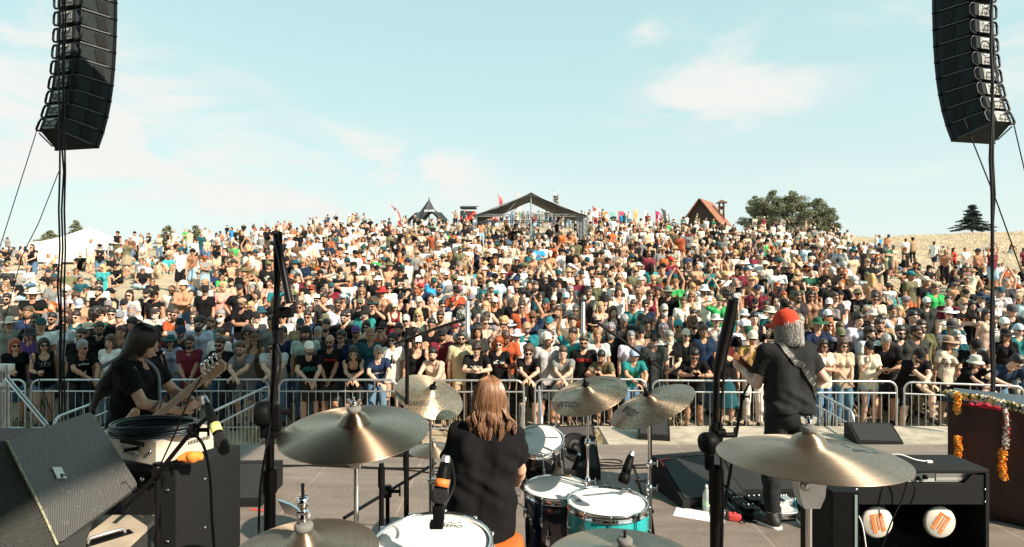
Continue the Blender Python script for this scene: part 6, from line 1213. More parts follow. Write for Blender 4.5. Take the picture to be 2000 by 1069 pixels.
b.tube([P(1530,452,66)-L0, P(1632,456,66)-L0], .04, 6); b.build('panels', mat('bleached_board', (.50,.45,.38), .8), rl)
b = MB(); b.box((0,0,.45), (.7,.5,1.1), bev=.03); tag(b.build('crate', M_dirtply, loc=P(1637,474,62)), 'pale wooden box at the end of the low railing', 'box')
# umbrella, pushchair, parasols
def parasol(u, v, d, r, rz, tilt, m, label):
    o = empty('sun_umbrella', P(u, v, d), 0, label, 'umbrella'); o.rotation_euler = (R(tilt), R(rz), 0); b = MB(); b.lathe([(0,r*.35),(r*.5,r*.26),(r*.85,r*.08),(r,0),(r*.99,-.01),(r*.5,r*.24),(0,r*.33)], 12, smooth=False); b.build('canopy', m, o); b = MB(); b.tube([(0,0,-.8),(0,0,r*.4)], .015, 6); b.build('shaft', M_steel, o)
parasol(1262,440,50,.62,25,15,mat('pink_umbrella',(.55,.20,.13),.8),'pinkish brown umbrella tilted among people near the red flags'); parasol(1612,496,40,.50,24,20,M_tent,'dark umbrella tilted among seated people at right'); parasol(1313,462,44,.5,55,10,M_tent,'small dark umbrella leaning below the black flag'); parasol(572,498,28,.42,-8,20,M_tent,'black umbrella shading the pushchair')
pc = empty('pushchair', at(582,27.5), R(20), 'dark pushchair parked on the slope under the black umbrella', 'pushchair'); D = SDF(); D.ell((0,0,.75),(.22,.28,.16),.05).cap((0,-.15,.55),(0,.1,.5),.16,k=.05); V, Q = D.mesh(.04); link('seat', np_mesh('seat', V, Q, M_tent), pc); b = MB(); [b.tube([(x,.35,1.0),(x,.1,.5),(x,-.35,.12)], .015, 6) for x in (-.2,.2)]; [b.tube([(x,-.1,.6),(x,.35,.12)], .015, 6) for x in (-.2,.2)]; b.build('frame', M_blackmetal, pc)
for x in (-.24,.24):
    for y in (-.35,.35): b = MB(); b.lathe([(.09,-.02),(.11,-.02),(.11,.02),(.09,.02)], 14, 0, (x,y,.12), (1,0,0)); b.build('wheel', M_black, pc)
# ------------------------------------------------------------------ the three musicians
def strands(name, parent, roots, m, seed, path, n, r=.0016, segs=12):
    """many fine tapered hair tubes; path(g) gives the control points of one lock"""
    g = np.random.default_rng(seed); V = []; Q = []; base = 0; ang = np.arange(3)*2*math.pi/3
    for i in range(n):
        pts = smoothpath(path(g), 4); k = len(pts); P_ = np.array([tuple(p) for p in pts]); T = np.gradient(P_, axis=0); T /= np.maximum(np.linalg.norm(T,axis=1),1e-6)[:,None]; X = np.cross(T, [.3,.2,.9]); X /= np.maximum(np.linalg.norm(X,axis=1),1e-6)[:,None]; Y = np.cross(T, X)
        rr = r*g.uniform(.7,1.6)*(1-.6*np.linspace(0,1,k)**3)
        v = P_[:,None,:]+rr[:,None,None]*(np.cos(ang)[None,:,None]*X[:,None,:]+np.sin(ang)[None,:,None]*Y[:,None,:]); V.append(v.reshape(-1,3))
        I = np.arange(k*3).reshape(k,3)+base; Q.append(np.stack([I[:-1], np.roll(I[:-1],-1,1), np.roll(I[1:],-1,1), I[1:]],-1).reshape(-1,4)); base += k*3
    o = link(name, np_mesh(name, np.concatenate(V), np.concatenate(Q), m), parent); return o
def strand_mat(name, c1, c2, rough=.38):
    m = mat(name, c1, rough, var=1.0, vscale=38, var2=c2, stretch=(1,1,.12), spec=.6); return m
def hero(name_lab, P_, loc, yaw, s, skin, tops, pants, shirt_disp=None, h=.0065, shcol='black', shoe=True):
    r = empty('person', loc, R(yaw), name_lab, 'person'); r.scale = (s,s,s)
    V, Q = P_.body().mesh(h); o = link('body', np_mesh('body', V, Q, [M_skin, M_eye, M_lip, M_brow], mi=paint_face(P_, V, Q)), r); o.color = (*skin,1)
    D = shirt_sdf(P_, tops, .016); V, Q = D.mesh(.009, shirt_disp); o = link('shirt', np_mesh('shirt', V, Q, M_cloth), r); o.color = (*COL[shcol],1); sh = o
    D = pants_sdf(P_, pants, .012); V, Q = D.mesh(.010, lambda X: wnoise(X*np.array([1,1,.8]), 45, 4)*.004); o = link('trousers', np_mesh('trousers', V, Q, M_jean), r); o.color = (.018,.019,.021,1)
    if shoe:
        for q in (1,-1):
            D = SDF(); P_.foot(D, q, 0, .010); V, Q = D.mesh(.008); o = link('shoe', np_mesh('shoe', V, Q, M_shoe), r); o.color = (.015,.015,.015,1)
            A = P_.A[q]; y = R(P_.fy*q); fd = np.array([math.sin(y),-math.cos(y),0]); D = SDF(); a = A+np.array([0,0,-.082]); D.cap(a-fd*.03, a+fd*.10, .050, .050).cap(a+fd*.10, a+fd*.165, .048, .036); D.plane(a+np.array([0,0,.014]), np.array([0,0,1.])).plane(a+np.array([0,0,-.016]), np.array([0,0,-1.])); V, Q = D.mesh(.008); link('sole', np_mesh('sole', V, Q, mat('white_rubber', (.70,.68,.62), .7)), o)
    return r, sh
fold = lambda X: wnoise((X@np.array([[1,0,.35],[0,1,0],[-.5,0,.55]]))+.12*np.sin(X[...,2:3]*9), 26, 1)*.012+wnoise(X*np.array([1,1,.7]), 60, 5)*.0035
# drummer (seen from behind, on the orange stool)
PD = Pose(H=(0,0,.79), lean=12, hy=14, hp=6, sway=-4, lw=(.22,-.42,.92), rw=(-.22,-.44,.86), le=(.55,.5,-1), re=(-.55,.5,-1), la=(.24,-.52,.10), ra=(-.22,-.48,.10), lk=(.5,-1,.6), rk=(-.5,-1,.6), curl=1.2, lhd=(-.3,-1,.1), rhd=(.3,-1,.1), hroll=-3)
PD.sh = .158
for q in (1,-1): PD.S[q] = PD.c(q*.158,0,1.425); PD.E[q], PD.W[q] = ik(PD.S[q], PD.W[q], .285, .255, (q*.55,.5,-1))
dr, sh = hero('drummer seen from behind in a loose black t-shirt sitting on the orange stool', PD, (-.175,3.28,0), 180, .94, (.58,.34,.23), 'tee', 'trousers', fold, .007)
# loose back of the shirt: it hangs straight from the shoulder blades over the stool
D = shirt_sdf(PD, 'tee', .020)
for q in (1,-1): D.cap(PD.c(q*.075,.035,1.38), PD.H+np.array([q*.075,.065,-.10]), .085, .112, .06)
D.plane(PD.H+np.array([0,0,-.125]), np.array([0,0,-1.])); V, Q = D.mesh(.009, fold); sh.data = np_mesh('shirt', V, Q, M_cloth)
HMd = PD.M(); M_hd = strand_mat('long_light_brown_hair', (.40,.215,.115), (.13,.06,.03)); H3 = lambda x, y, z: HMd @ Vector((x,y,z))
o = link('hair_base', HAIR['shoulder'], dr); o.matrix_local = HMd @ Matrix.Diagonal((.97,.97,.98,1)); o.color = (.20,.095,.05,1)
LK = np.random.default_rng(9); LK = [(LK.uniform(-math.pi*.97, math.pi*.97), LK.uniform(0,6.28), LK.uniform(.004,.017), LK.normal(0,.016), LK.normal(0,.014), LK.uniform(0,1)) for _ in range(64)]
def pd_path(g):
    lk = LK[int(g.integers(64))]
    a = lk[0]+g.normal(0,.10)
    sx = math.sin(a); cy = math.cos(a); q0 = g.uniform(.95,1.10); L_ = .05+.10*lk[5]+g.uniform(0,.03)+(.12*lk[5] if -.9 < sx < -.05 and cy > 0 else 0)
    ex = math.sin(lk[0])*.100+lk[3]+g.normal(0,.004); ey = .080+math.cos(lk[0])*.055+lk[4]+g.normal(0,.004); w_ = lk[1]+g.normal(0,.25); am = lk[2]
    pts = [(sx*.012,.02+cy*.035,.252+.004*g.normal()), (sx*.058*q0,.018+cy*.078*q0,.232), (sx*.090*q0,.018+cy*.106*q0,.165), (sx*.097*q0+am*.5*math.sin(w_),.03+cy*.102*q0,.09)]
    for k in range(1,6): f = k/5; m_ = min(1,f*1.8); pts.append(((sx*.097)*(1-m_)+ex*m_+am*m_*math.sin(w_+k*1.25)-.015*f, (.03+cy*.10)*(1-m_)+ey*m_+am*m_*math.cos(w_+k*1.1), .075-(L_+.02)*f))
    return [H3(*p) for p in pts]
strands('hair', dr, None, M_hd, 3, pd_path, 4200, .0016)
def stick(parent, p, q): b = MB(); b.tube([p, Vector(p).lerp(Vector(q),.75), q], [.0075,.007,.004], 8); return b
for q in (1,-1):
    W_ = PD.W[q]; tag(stick(None, (0,0,0), (q*.06,.36,.10)).build('drumstick', mat('stick_wood', (.55,.38,.2), .5), loc=Matrix.Translation(dr.location) @ Matrix.Rotation(math.pi,4,'Z') @ Vector((W_[0]*1.02,(W_[1]-.07)*1.02,W_[2]*1.02))), 'wooden drumstick in the drummer\'s %s hand' % ('left' if q > 0 else 'right'), 'drumstick')
# bass player (left, in shade, turned to the right)
PB = Pose(lean=6, hy=-4, hp=18, lw=(.10,-.44,1.12), rw=(-.12,-.42,1.10), le=(.7,.3,-.8), re=(-.8,.4,-.9), curl=1.1, lhd=(-.6,-.8,.3), rhd=(.25,-.9,.35), rpn=(.9,.2,.3), belly=.02)
bx = P(252,640,4.55); bs, shb = hero('bass player with very long dark hair in a black t-shirt playing at the left', PB, (bx.x+.02,4.55,0), 94, .98, (.50,.30,.21), 'tee', 'trousers', fold, .008)
HMb = PB.M(); o = link('hair_base', HAIR['long'], bs); o.matrix_local = HMb; o.color = (.035,.024,.018,1)
def pb_path(g):
    a = g.uniform(-math.pi*.93, math.pi*.93); t = g.uniform(0,1)**.7; sx = math.sin(a); cy = math.cos(a); q0 = g.uniform(.95,1.08); L_ = g.uniform(.30,.52); w_ = g.uniform(0,6.28); am = g.uniform(.004,.018)
    pts = [(sx*.012,.02+cy*.035,.252),(sx*.058*q0,.018+cy*.078*q0,.232),(sx*.092*q0,.018+cy*.108*q0,.16),(sx*.104*q0,.035+cy*.095*q0,.05)]
    for k in range(1,6): f = k/5; pts.append((sx*(.11+.02*f)+am*f*math.sin(w_+k*1.6), .06+cy*.05+.10*f*(cy > -.3)+am*f*math.cos(w_+k*1.5), .04-L_*f))
    return [HMb @ Vector(p) for p in pts]
strands('hair', bs, None, strand_mat('long_dark_hair', (.055,.038,.028), (.018,.012,.010)), 4, pb_path, 2600, .0018)
b = MB(); MBw = Matrix.Translation(bs.location) @ Matrix.Rotation(R(94),4,'Z') @ Matrix.Scale(.98,4)
E_, W_ = Vector(PB.E[-1]), Vector(PB.W[-1]); ax = (W_-E_).normalized(); x_, y_, _z = frame(ax); b = MB()
for k in range(3): c0 = E_.lerp(W_, .30+.12*k); b.tube([c0+(x_*math.cos(t)+y_*math.sin(t))*(.0455-.002*k)+ax*.02*math.sin(t*1+k) for t in [i*math.pi/14 for i in range(29)]], .0045, 5, 0, False)
b.build('tattoo', mat('tattoo_ink', (.05,.055,.06), .7), bs)
# bass guitar: neck from the fretting hand to the headstock at upper right
gp0, gp1 = P(322,800,4.25), P(400,737,4.15); ax = (gp1-gp0).normalized(); gt = empty('bass_guitar', gp0, 0, 'natural wood bass guitar with a pale headstock and silver tuners', 'guitar'); M_gw = mat('maple', (.50,.30,.17), .4, var=.25, vscale=5, coat=.3, stretch=(1,1,4)); x_, y_, z_ = frame(ax, Vector((0,1,0)))
b = MB(); L_ = (gp1-gp0).length
fcol = Matrix((x_, y_, z_)).transposed().to_4x4(); b.M = fcol; b.box((0,0,L_/2-.12), (.052,.022,L_+.24), bev=.006); b.build('neck', M_gw, gt)
b = MB(); b.M = fcol; b.prism([(-.026,-.008,L_),(.026,-.008,L_),(.050,-.008,L_+.05),(.050,-.008,L_+.17),(.020,-.008,L_+.205),(-.03,-.008,L_+.19),(-.040,-.008,L_+.05)], (0,.018,0)); b.build('headstock', M_gw, gt)
for k in range(4):
    for s in (-1,): b = MB(); b.M = fcol; b.lathe([(0,0),(.010,0),(.010,.02),(0,.02)], 10, 0, (s*.012,-.008,L_+.04+.042*k), (0,-1,0)); b.tube([(s*.04,0,L_+.04+.042*k),(s*.070,0,L_+.045+.042*k)], .004, 6); b.lathe([(0,-.004),(.016,-.004),(.016,.004),(0,.004)], 10, 0, (s*.078,0,L_+.045+.042*k), (0,-1,0)); b.build('tuning_peg', M_chrome, gt)
D = SDF(); c0 = fcol @ Vector((0,.0,-.36)); pp = [fcol @ Vector(p) for p in ((-.08,0,-.42),(.08,0,-.44),(-.09,0,-.62),(.09,0,-.60),(-.12,0,-.22),(.11,0,-.24))]
for a_, b_ in ((0,1),(2,3),(0,2),(1,3),(0,4),(1,5)): D.cap(pp[a_], pp[b_], .055 if max(a_,b_) < 4 else .035, k=.05)
V, Q = D.mesh(.012); V = V-np.outer((V @ np.array(y_)), np.array(y_))*.55; link('guitar_body', np_mesh('guitar_body', V, Q, M_gw), gt)
b = MB(); 
for k in range(4): b.M = fcol; b.tube([(-.015+.010*k,-.014,-.5),(-.013+.009*k,-.014,L_+.05)], .0013, 4)
b.build('strings', M_steel, gt)
b = MB(); b.M = Matrix.Rotation(R(0),4,'Z'); sp_ = [bs.matrix_basis @ Vector(p) for p in ((-.13,.16,1.44),(-.05,-.02,1.53),(.03,-.17,1.40),(.02,-.20,1.20),(-.02,-.22,1.10))]; b.tube(smoothpath([p-gp0 for p in sp_],5), .014, 6); b.build('strap', mat('grey_strap', (.16,.20,.22), .7), gt)
# guitarist (right, from behind, red cap worn backwards)
PG = Pose(lean=4, hy=22, hp=3, lw=(.20,-.33,1.22), rw=(-.25,-.20,1.04), le=(.25,.6,-1), re=(-1,.7,-.5), la=(.14,-.02,.085), ra=(-.13,.05,.085), curl=1.1, lhd=(.3,-.8,.5), rhd=(.8,-.6,0), footyaw=22, belly=.03)
gx_ = onz(1535,1026,0); gr, shg = hero('guitarist seen from behind with a red cap, grey curls and black t-shirt', PG, (P(1541,534,4.95).x,4.95,0), 192, 1.03, (.62,.40,.31), 'tee', 'trousers', lambda X: fold(X)*.8, .008, shcol='charcoal')
shg.color = (.020,.021,.022,1)
D = shirt_sdf(PG, 'tee', .018)
for q in (1,-1): D.cap(PG.c(q*.09,.03,1.38), PG.H+np.array([q*.078,.02,.06]), .098, .108, .06)
D.plane(PG.H+np.array([0,0,.015]), np.array([0,0,-1.])); V, Q = D.mesh(.009, lambda X: fold(X)*.8); shg.data = np_mesh('shirt', V, Q, M_cloth)
HMg = PG.M(); o = link('hair', HAIR['curly'], gr); o.matrix_local = HMg @ Matrix.Translation((0,.012,-.030)) @ Matrix.Diagonal((.84,.88,.86,1)); o.color = (.34,.32,.30,1)
def pg_path(g):
    a = g.uniform(-math.pi*.75, math.pi*.75); sx = math.sin(a); cy = math.cos(a); z0 = g.uniform(.02,.16); r0 = 1.0; w_ = g.uniform(0,6.28); am = .013; pts = []
    for k in range(8): f = k/7; pts.append((sx*(.070+.018*min(f*2,1))+am*f*math.sin(w_+k*1.7), .03+cy*(.080+.030*min(f*2,1))+am*f*math.cos(w_+k*1.7), z0+.02-.095*f))
    return [HMg @ Vector(p) for p in pts]
strands('hair_curls', gr, None, strand_mat('grey_curls', (.66,.64,.60), (.24,.23,.22), .5), 5, pg_path, 1500, .0019)
o = link('cap', HAT['cap'], gr); o.matrix_local = HMg @ Matrix.Translation((0,.0,-.030)) @ Matrix.Diagonal((1.10,1.12,1.14,1)); o.color = (.62,.05,.02,1)
b = MB(); ag = [(-.10,-.11,1.08),(-.16,.09,1.17),(-.02,.145,1.33),(.10,.125,1.43),(.125,.02,1.485),(.10,-.11,1.42),(.02,-.16,1.22)]
bvg = BVHTree.FromPolygons([v.co for v in shg.data.vertices], [tuple(f.vertices) for f in shg.data.polygons]); sp_ = []
for p in smoothpath([(-.19,.10,1.06),(-.15,.16,1.14),(-.08,.18,1.24),(0,.18,1.34),(.07,.15,1.43),(.10,.09,1.49),(.11,.0,1.51)], 6):
    h_ = bvg.find_nearest(p); sp_.append(h_[0]+h_[1]*.006)
n_ = len(sp_); v = []
for i, p in enumerate(sp_):
    t = (sp_[min(i+1,n_-1)]-sp_[max(i-1,0)]).normalized(); nn = bvg.find_nearest(p)[1]; sd = t.cross(nn).normalized(); v += [p-sd*.026, p+sd*.026, p+sd*.026+nn*.004, p-sd*.026+nn*.004]
b.add(v, [(i*4+a, i*4+(a+1) % 4, i*4+4+(a+1) % 4, i*4+4+a) for i in range(n_-1) for a in range(4)]); stp = b.build('strap', mat('leather_strap', (.025,.024,.022), .5), gr)
b = MB()
for k in range(6): i = 8+k*3; p = sp_[i]; nn = bvg.find_nearest(p)[1]; t = (sp_[i+1]-sp_[i-1]).normalized(); sd = t.cross(nn).normalized(); b.tube([p-sd*.014+nn*.006, p+sd*.014+nn*.006], .0035, 5)
b.build('strap_holes', mat('strap_hole', (.35,.33,.30), .6), stp)
hp0, hp1 = P(1497,748,5.20), P(1432,692,5.12); ge = empty('electric_guitar', hp0, 0, 'brown guitar neck and dark headstock in front of the guitarist', 'guitar'); ax = (hp1-hp0).normalized(); x_, y_, z_ = frame(ax, Vector((0,1,0))); fm = Matrix((x_,y_,z_)).transposed().to_4x4(); L_ = (hp1-hp0).length; M_nb = mat('brown_neck', (.26,.09,.04), .4, coat=.3)
b = MB(); b.M = fm; b.box((0,0,L_/2-.15), (.050,.022,L_+.3), bev=.006); b.build('neck', M_nb, ge); b = MB(); b.M = fm; b.prism([(-.025,-.008,L_),(.025,-.008,L_),(.04,-.008,L_+.04),(.036,-.008,L_+.15),(-.036,-.008,L_+.16),(-.04,-.008,L_+.04)], (0,.018,0)); b.build('headstock', mat('dark_red_head', (.12,.02,.015), .35), ge)
for k in range(3):
    for s in (-1,1): b = MB(); b.M = fm; b.tube([(s*.035,0,L_+.05+.035*k),(s*.060,0,L_+.052+.035*k)], .006, 6); b.build('tuning_peg', M_black, ge)
D = SDF(); pp = [fm @ Vector(p) for p in ((-.05,0,-.30),(.05,0,-.32),(-.07,0,-.42),(.07,0,-.42))]
for a_, b_ in ((0,1),(2,3),(0,2),(1,3)): D.cap(pp[a_], pp[b_], .06, k=.05)
V, Q = D.mesh(.014); V = V-np.outer((V @ np.array(y_)), np.array(y_))*.55; link('guitar_body', np_mesh('guitar_body', V, Q, M_nb), ge)
# ------------------------------------------------------------------ the audience: the nearest 300 one by one
# u, head top v, pose, yaw, female, shirt, bottom, hair, hat, glasses, beard, skin, print
T = lambda k, c: (k, c)
FRONT = [
(28,676,'cup',40,1,('tee','black'),('shorts','denim'),('long','ginger'),None,'dark',None,0,None),
(85,680,'cup',35,1,('tank','black'),('brief','denim'),('long','black'),None,'dark',None,0,[('WYW','white',-.02,.16,1.6)]),
(132,667,'lean2',42,0,('tee','black'),('trousers','charcoal'),('short','grey'),None,'dark',None,1,[('OUR DEMONS','white',.09,.15,1.4),('||||','white',0,.13,2.2),('TOMORROW','white',-.10,.15,1.2)]),
(160,650,'stand',0,0,('tee','black'),('trousers','denim'),('short','dark'),None,'dark',(False,'dark'),0,None),
(192,648,'stand2',12,0,('tee','black'),('trousers','charcoal'),('short','dark'),None,'clear',(False,'dark'),3,None),
(218,660,'stand',-12,1,('tee','white'),('trousers','denim'),('shoulder','brown'),None,None,None,0,None),
(302,662,'stand',-8,1,('tank','black'),('trousers','denim'),('shoulder','brown'),None,'clear',None,0,None),
(334,655,'hips',5,1,('tee','pale blue'),('shorts','denim'),('long','black'),('wide','dark teal'),'dark',None,0,None),
(371,672,'clasp',8,0,('polo','burgundy'),('trousers','charcoal'),('short','dark'),None,'dark',(False,'dark'),1,None),
(424,660,'lean2',-25,0,('tee','black'),('trousers','charcoal'),('short','dark'),None,'dark',(False,'dark'),1,None),
(460,668,'lean',0,0,('tee','grey'),('shorts','grey'),('short','brown'),None,'clear',(False,'brown'),2,None),
(524,664,'lean',6,0,('polo','light grey'),('trousers','denim'),('short','dark'),None,'dark',None,2,None),
(593,666,'lean2',10,0,('tee','black'),('shorts','charcoal'),('buzz','brown'),('cap','white'),None,(False,'brown'),2,[('LEGALISE','turquoise',.03,.20,1.5),('BLUEGRASS','turquoise',-.03,.20,1.2)]),
(645,664,'clasp',0,0,('tee','black'),('shorts','charcoal'),('buzz','dark'),('band','tan'),'dark',(False,'dark'),1,[('CHTHYON','red',.03,.24,1)]),
(682,678,'lean',8,1,('tank','black'),('shorts','black'),('shoulder','black'),None,'white',None,0,[('KF','white',-.05,.09,1.4)]),
(730,677,'lean2',14,0,('tee','navy'),('trousers','denim'),('ponytail','grey'),None,'clear',None,2,[('hypno.7','white',-.02,.17,1)]),
(768,677,'stand',-10,1,('tee','white'),('shorts','khaki'),('long','black'),None,'dark',None,2,[('III','light grey' if False else 'black',-.02,.12,1)]),
(812,686,'stand2',6,1,('tank','black'),('shorts','denim'),('long','brown'),('cap','white'),'dark',None,0,None),
(846,682,'lean2',-18,0,('tank','beige'),('shorts','navy'),('short','black'),None,None,(False,'black'),2,None),
(928,669,'leanclap',6,0,('tee','black'),('trousers','black'),('curly','dark'),None,None,None,2,[('DOOM','white',.03,.20,1.4),('@@@','white',-.05,.14,1.2)]),
(975,676,'stand',-6,1,('tee','black'),('shorts','black'),('curly','ginger'),None,'dark',None,2,[('LaCrise','white',.03,.22,1),('~~~~~','rust',-.04,.22,1.2)]),
(1033,676,'lean',0,1,('tee','black'),('shorts','black'),('curly','brown'),None,'dark',None,2,[('STEREO','orange',.0,.16,1.2)]),
(1068,664,'stand',8,0,('tee','light grey'),('shorts','charcoal'),('buzz','dark'),('cap','cream'),None,(True,'brown'),1,None),
(1103,678,'lean',-5,0,('tee','grey'),('shorts','charcoal'),('short','brown'),None,None,None,2,[('HARD ROCK','white',.02,.20,1),('CAFE','white',-.04,.08,1)]),
(1140,660,'stand',-4,0,('tee','black'),('trousers','black'),('short','dark'),None,'dark',(False,'dark'),0,[('DEMONS','red',.04,.24,1.3)]),
(1184,688,'leanphone',-20,0,('tee','olive'),('shorts','charcoal'),('short','black'),None,None,(False,'dark'),1,None),
(1241,692,'lean2',10,0,('tee','teal'),('trousers','denim'),('buzz','dark'),('cap','pale blue'),'dark',None,1,[('////','mustard' if False else 'green',-.02,.14,1)]),
(1277,665,'stand',6,0,('tee','charcoal'),('trousers','denim'),('buzz','dark'),('cap','black'),'dark',(False,'grey'),1,None),
(1306,678,'chin',6,0,('tee','black'),('shorts','olive'),('short','grey'),None,None,(True,'white'),2,[('[]','cream',-.08,.10,1.2)]),
(1365,682,'leanphone',-6,0,('tee','black'),('shorts','black'),('short','black'),None,'dark',None,1,[('cD','white',.0,.05,1)]),
(1417,684,'stand2',20,1,('tank','black'),('skirt','dark teal'),('long','brown'),None,None,None,0,None),
(1470,690,'chin',-10,0,('tee','mustard'),('trousers','cream'),('buzz','dark'),('cap','cream'),'dark',None,1,None),
(1606,682,'crossed',14,1,('tee','cream'),('trousers','denim'),('shoulder','dark'),None,'dark',None,1,None),
(1645,683,'clasp',10,1,('tee','beige'),('trousers','denim'),('shoulder','brown'),None,'dark',None,2,None),
(1696,680,'chin',4,1,('tee','cream'),('brief','pale denim'),('long','light'),('cap','black'),'dark',None,2,None),
(1730,697,'down',-20,0,('tee','black'),('shorts','charcoal'),('short','grey'),None,None,None,1,None),
(1757,652,'stand',0,0,('tee','charcoal'),('trousers','charcoal'),('short','dark'),None,'dark',(False,'dark'),2,None),
(1804,677,'step',8,0,('tee','black'),('shorts','black'),('short','black'),('cap','black'),None,(False,'black'),2,[('adidas','white',.0,.18,1.1)]),
(1846,685,'stand2',14,1,('tee','cream'),('shorts','black'),('shoulder','dark'),('straw','tan'),'dark',None,1,[('=====','black',.05,.26,1),('=====','black',-.02,.26,1),('=====','black',-.09,.26,1)]),
(1892,666,'down',0,0,('tee','black'),('shorts','charcoal'),('buzz','black'),('cap','black'),None,None,2,None),
(1921,696,'lean',10,1,('tee','black'),('shorts','black'),('shoulder','dark'),('bucket','cream'),None,None,2,None),
(1983,688,'reach',8,0,('polo','navy'),('trousers','denim'),('short','black'),None,'clear',None,2,None),
# second ranks
(20,617,'stand',4,0,('polo','grey'),('trousers','khaki'),('short','grey'),('straw','cream'),'dark',None,1,None),
(60,641,'stand',0,1,('tee','purple'),('trousers','denim'),('long','brown'),('bucket','charcoal'),None,None,0,None),
(78,650,'stand2',10,0,('tee','white'),('trousers','khaki'),('buzz','grey'),('cap','dark teal'),None,None,1,None),
(70,617,'clap',0,0,('tee','black'),('trousers','charcoal'),('buzz','black'),None,'dark',(False,'dark'),1,None),(103,611,'cup',0,0,('tee','black'),('trousers','charcoal'),('short','black'),None,'dark',(False,'dark'),1,None),
(128,621,'stand',0,1,('tee','white'),('trousers','denim'),('curly','dark'),None,'dark',None,2,None),(150,613,'cup',0,0,('tee','dark teal'),('trousers','denim'),('short','dark'),None,'dark',None,2,None),(186,605,'stand2',60,0,('polo','dark green'),('trousers','khaki'),('afro','dark'),None,None,None,0,None),
(172,652,'stand',0,1,('tee','white'),('trousers','denim'),('shoulder','dark'),('straw','cream'),None,None,0,None),(236,636,'stand',10,0,('tee','brown'),('trousers','charcoal'),('buzz','brown'),None,None,None,3,None),(259,622,'stand',0,0,('tee','black'),('trousers','charcoal'),('curly','black'),None,None,None,1,None),
(218,602,'stand',16,0,('tee','tan'),('trousers','khaki'),('short','black'),None,'dark',None,2,None),(243,582,'stand',0,0,('polo','pale blue'),('trousers','khaki'),('buzz','dark'),('cap','black'),'dark',None,2,None),(304,598,'stand',0,0,('polo','light grey'),('trousers','denim'),('short','grey'),('flat','charcoal'),None,(False,'white'),2,None),
(309,636,'stand',12,0,('tee','burgundy'),('trousers','charcoal'),('buzz','dark'),('cap','black'),'dark',(False,'dark'),3,None),(333,605,'stand',0,1,('tee','white'),('trousers','denim'),('curly','dark'),None,'dark',None,2,None),(355,638,'stand',-8,0,('tee','charcoal'),('trousers','charcoal'),('buzz','dark'),('cap','navy'),'dark',(False,'dark'),1,None),
(380,608,'stand',0,0,('polo','grey'),('trousers','khaki'),('buzz','brown'),None,'dark',(False,'grey'),2,None),(390,620,'stand',0,0,('polo','pale blue'),('trousers','khaki'),('curly','dark'),None,'white',(True,'dark'),1,None),(432,605,'crossed',0,0,('tee','black'),('trousers','charcoal'),('short','grey'),None,'dark',(True,'white'),2,None),
(413,633,'stand',-10,0,('tee','turquoise'),('trousers','khaki'),('buzz','dark'),None,None,(False,'dark'),1,None),(430,641,'stand',-8,0,('tee','white'),('trousers','denim'),('buzz','brown'),None,'clear',(False,'brown'),2,None),(480,640,'stand',30,1,('tee','tan'),('trousers','denim'),('shoulder','dark'),None,'dark',None,1,None),
(495,607,'stand2',40,0,('tee','charcoal'),('trousers','khaki'),('buzz','dark'),('cap','black'),None,None,2,None),(498,650,'stand',0,1,('tank','brown'),('trousers','denim'),('long','black'),('straw','brown'),None,None,1,None),(530,617,'stand',0,0,('tee','grey'),('trousers','denim'),('short','dark'),None,None,None,1,None),
(553,638,'stand',0,0,('tee','navy'),('trousers','denim'),('short','dark'),None,None,None,1,None),(553,608,'stand',0,0,('tee','white'),('trousers','denim'),('short','dark'),None,'dark',None,1,None),(587,619,'stand',0,0,('tee','tan'),('trousers','denim'),('buzz','dark'),('cap','dark teal'),None,(False,'dark'),1,None),(601,607,'crossed',0,0,('tee','navy'),('trousers','denim'),('short','dark'),None,'dark',None,1,None),
(598,637,'stand',0,0,('tee','light grey'),('trousers','denim'),('long','black'),('beanie','black'),None,(False,'dark'),1,None),(622,641,'stand',0,0,('tee','charcoal'),('trousers','charcoal'),('buzz','grey'),None,None,(True,'grey'),1,None),(635,611,'stand',0,0,('tee','black'),('trousers','olive'),('short','dark'),('bucket','olive'),None,(False,'dark'),1,None),(637,632,'stand',0,0,('tee','black'),('trousers','charcoal'),('short','black'),None,None,(False,'black'),1,None),
(672,609,'stand',0,0,('tee','black'),('trousers','denim'),('short','black'),None,'white',(False,'dark'),1,[('IIIIIII','white',-.02,.15,2)]),(667,658,'stand',-10,1,('tee','navy'),('trousers','denim'),('short','dark'),None,'dark',None,1,None),(695,634,'stand',6,0,('tee','charcoal'),('trousers','khaki'),('short','brown'),('cap','purple'),'dark',(False,'light'),1,None),(716,626,'chin',0,1,('tank','cream'),('trousers','denim'),('long','black'),None,'dark',None,2,None),
(748,626,'phone',0,0,('tee','rust'),('trousers','khaki'),('short','dark'),('cap','charcoal'),None,None,2,None),(723,658,'stand',14,0,('tee','dark teal'),('trousers','denim'),('buzz','light'),None,'clear',None,3,[('WINDIN','turquoise',.03,.18,1.2)]),(779,631,'stand',0,0,('tee','charcoal'),('trousers','charcoal'),('short','dark'),None,None,(False,'dark'),1,None),(793,612,'stand',0,0,('tee','black'),('trousers','denim'),('short','grey'),('cap','light grey'),'dark',None,2,None),
(815,657,'stand',10,0,('tee','tan'),('trousers','denim'),('long','dark'),None,'dark',(False,'dark'),1,None),(817,605,'stand',0,1,('tank','cream'),('trousers','denim'),('shoulder','blond'),None,'dark',None,2,None),(843,622,'stand',0,0,('tee','black'),('trousers','denim'),('short','black'),None,'clear',None,1,[('ROCCOPHON','white',-.02,.20,1)]),(860,607,'stand',0,0,('tee','charcoal'),('trousers','denim'),('short','dark'),None,'dark',(False,'dark'),1,None),
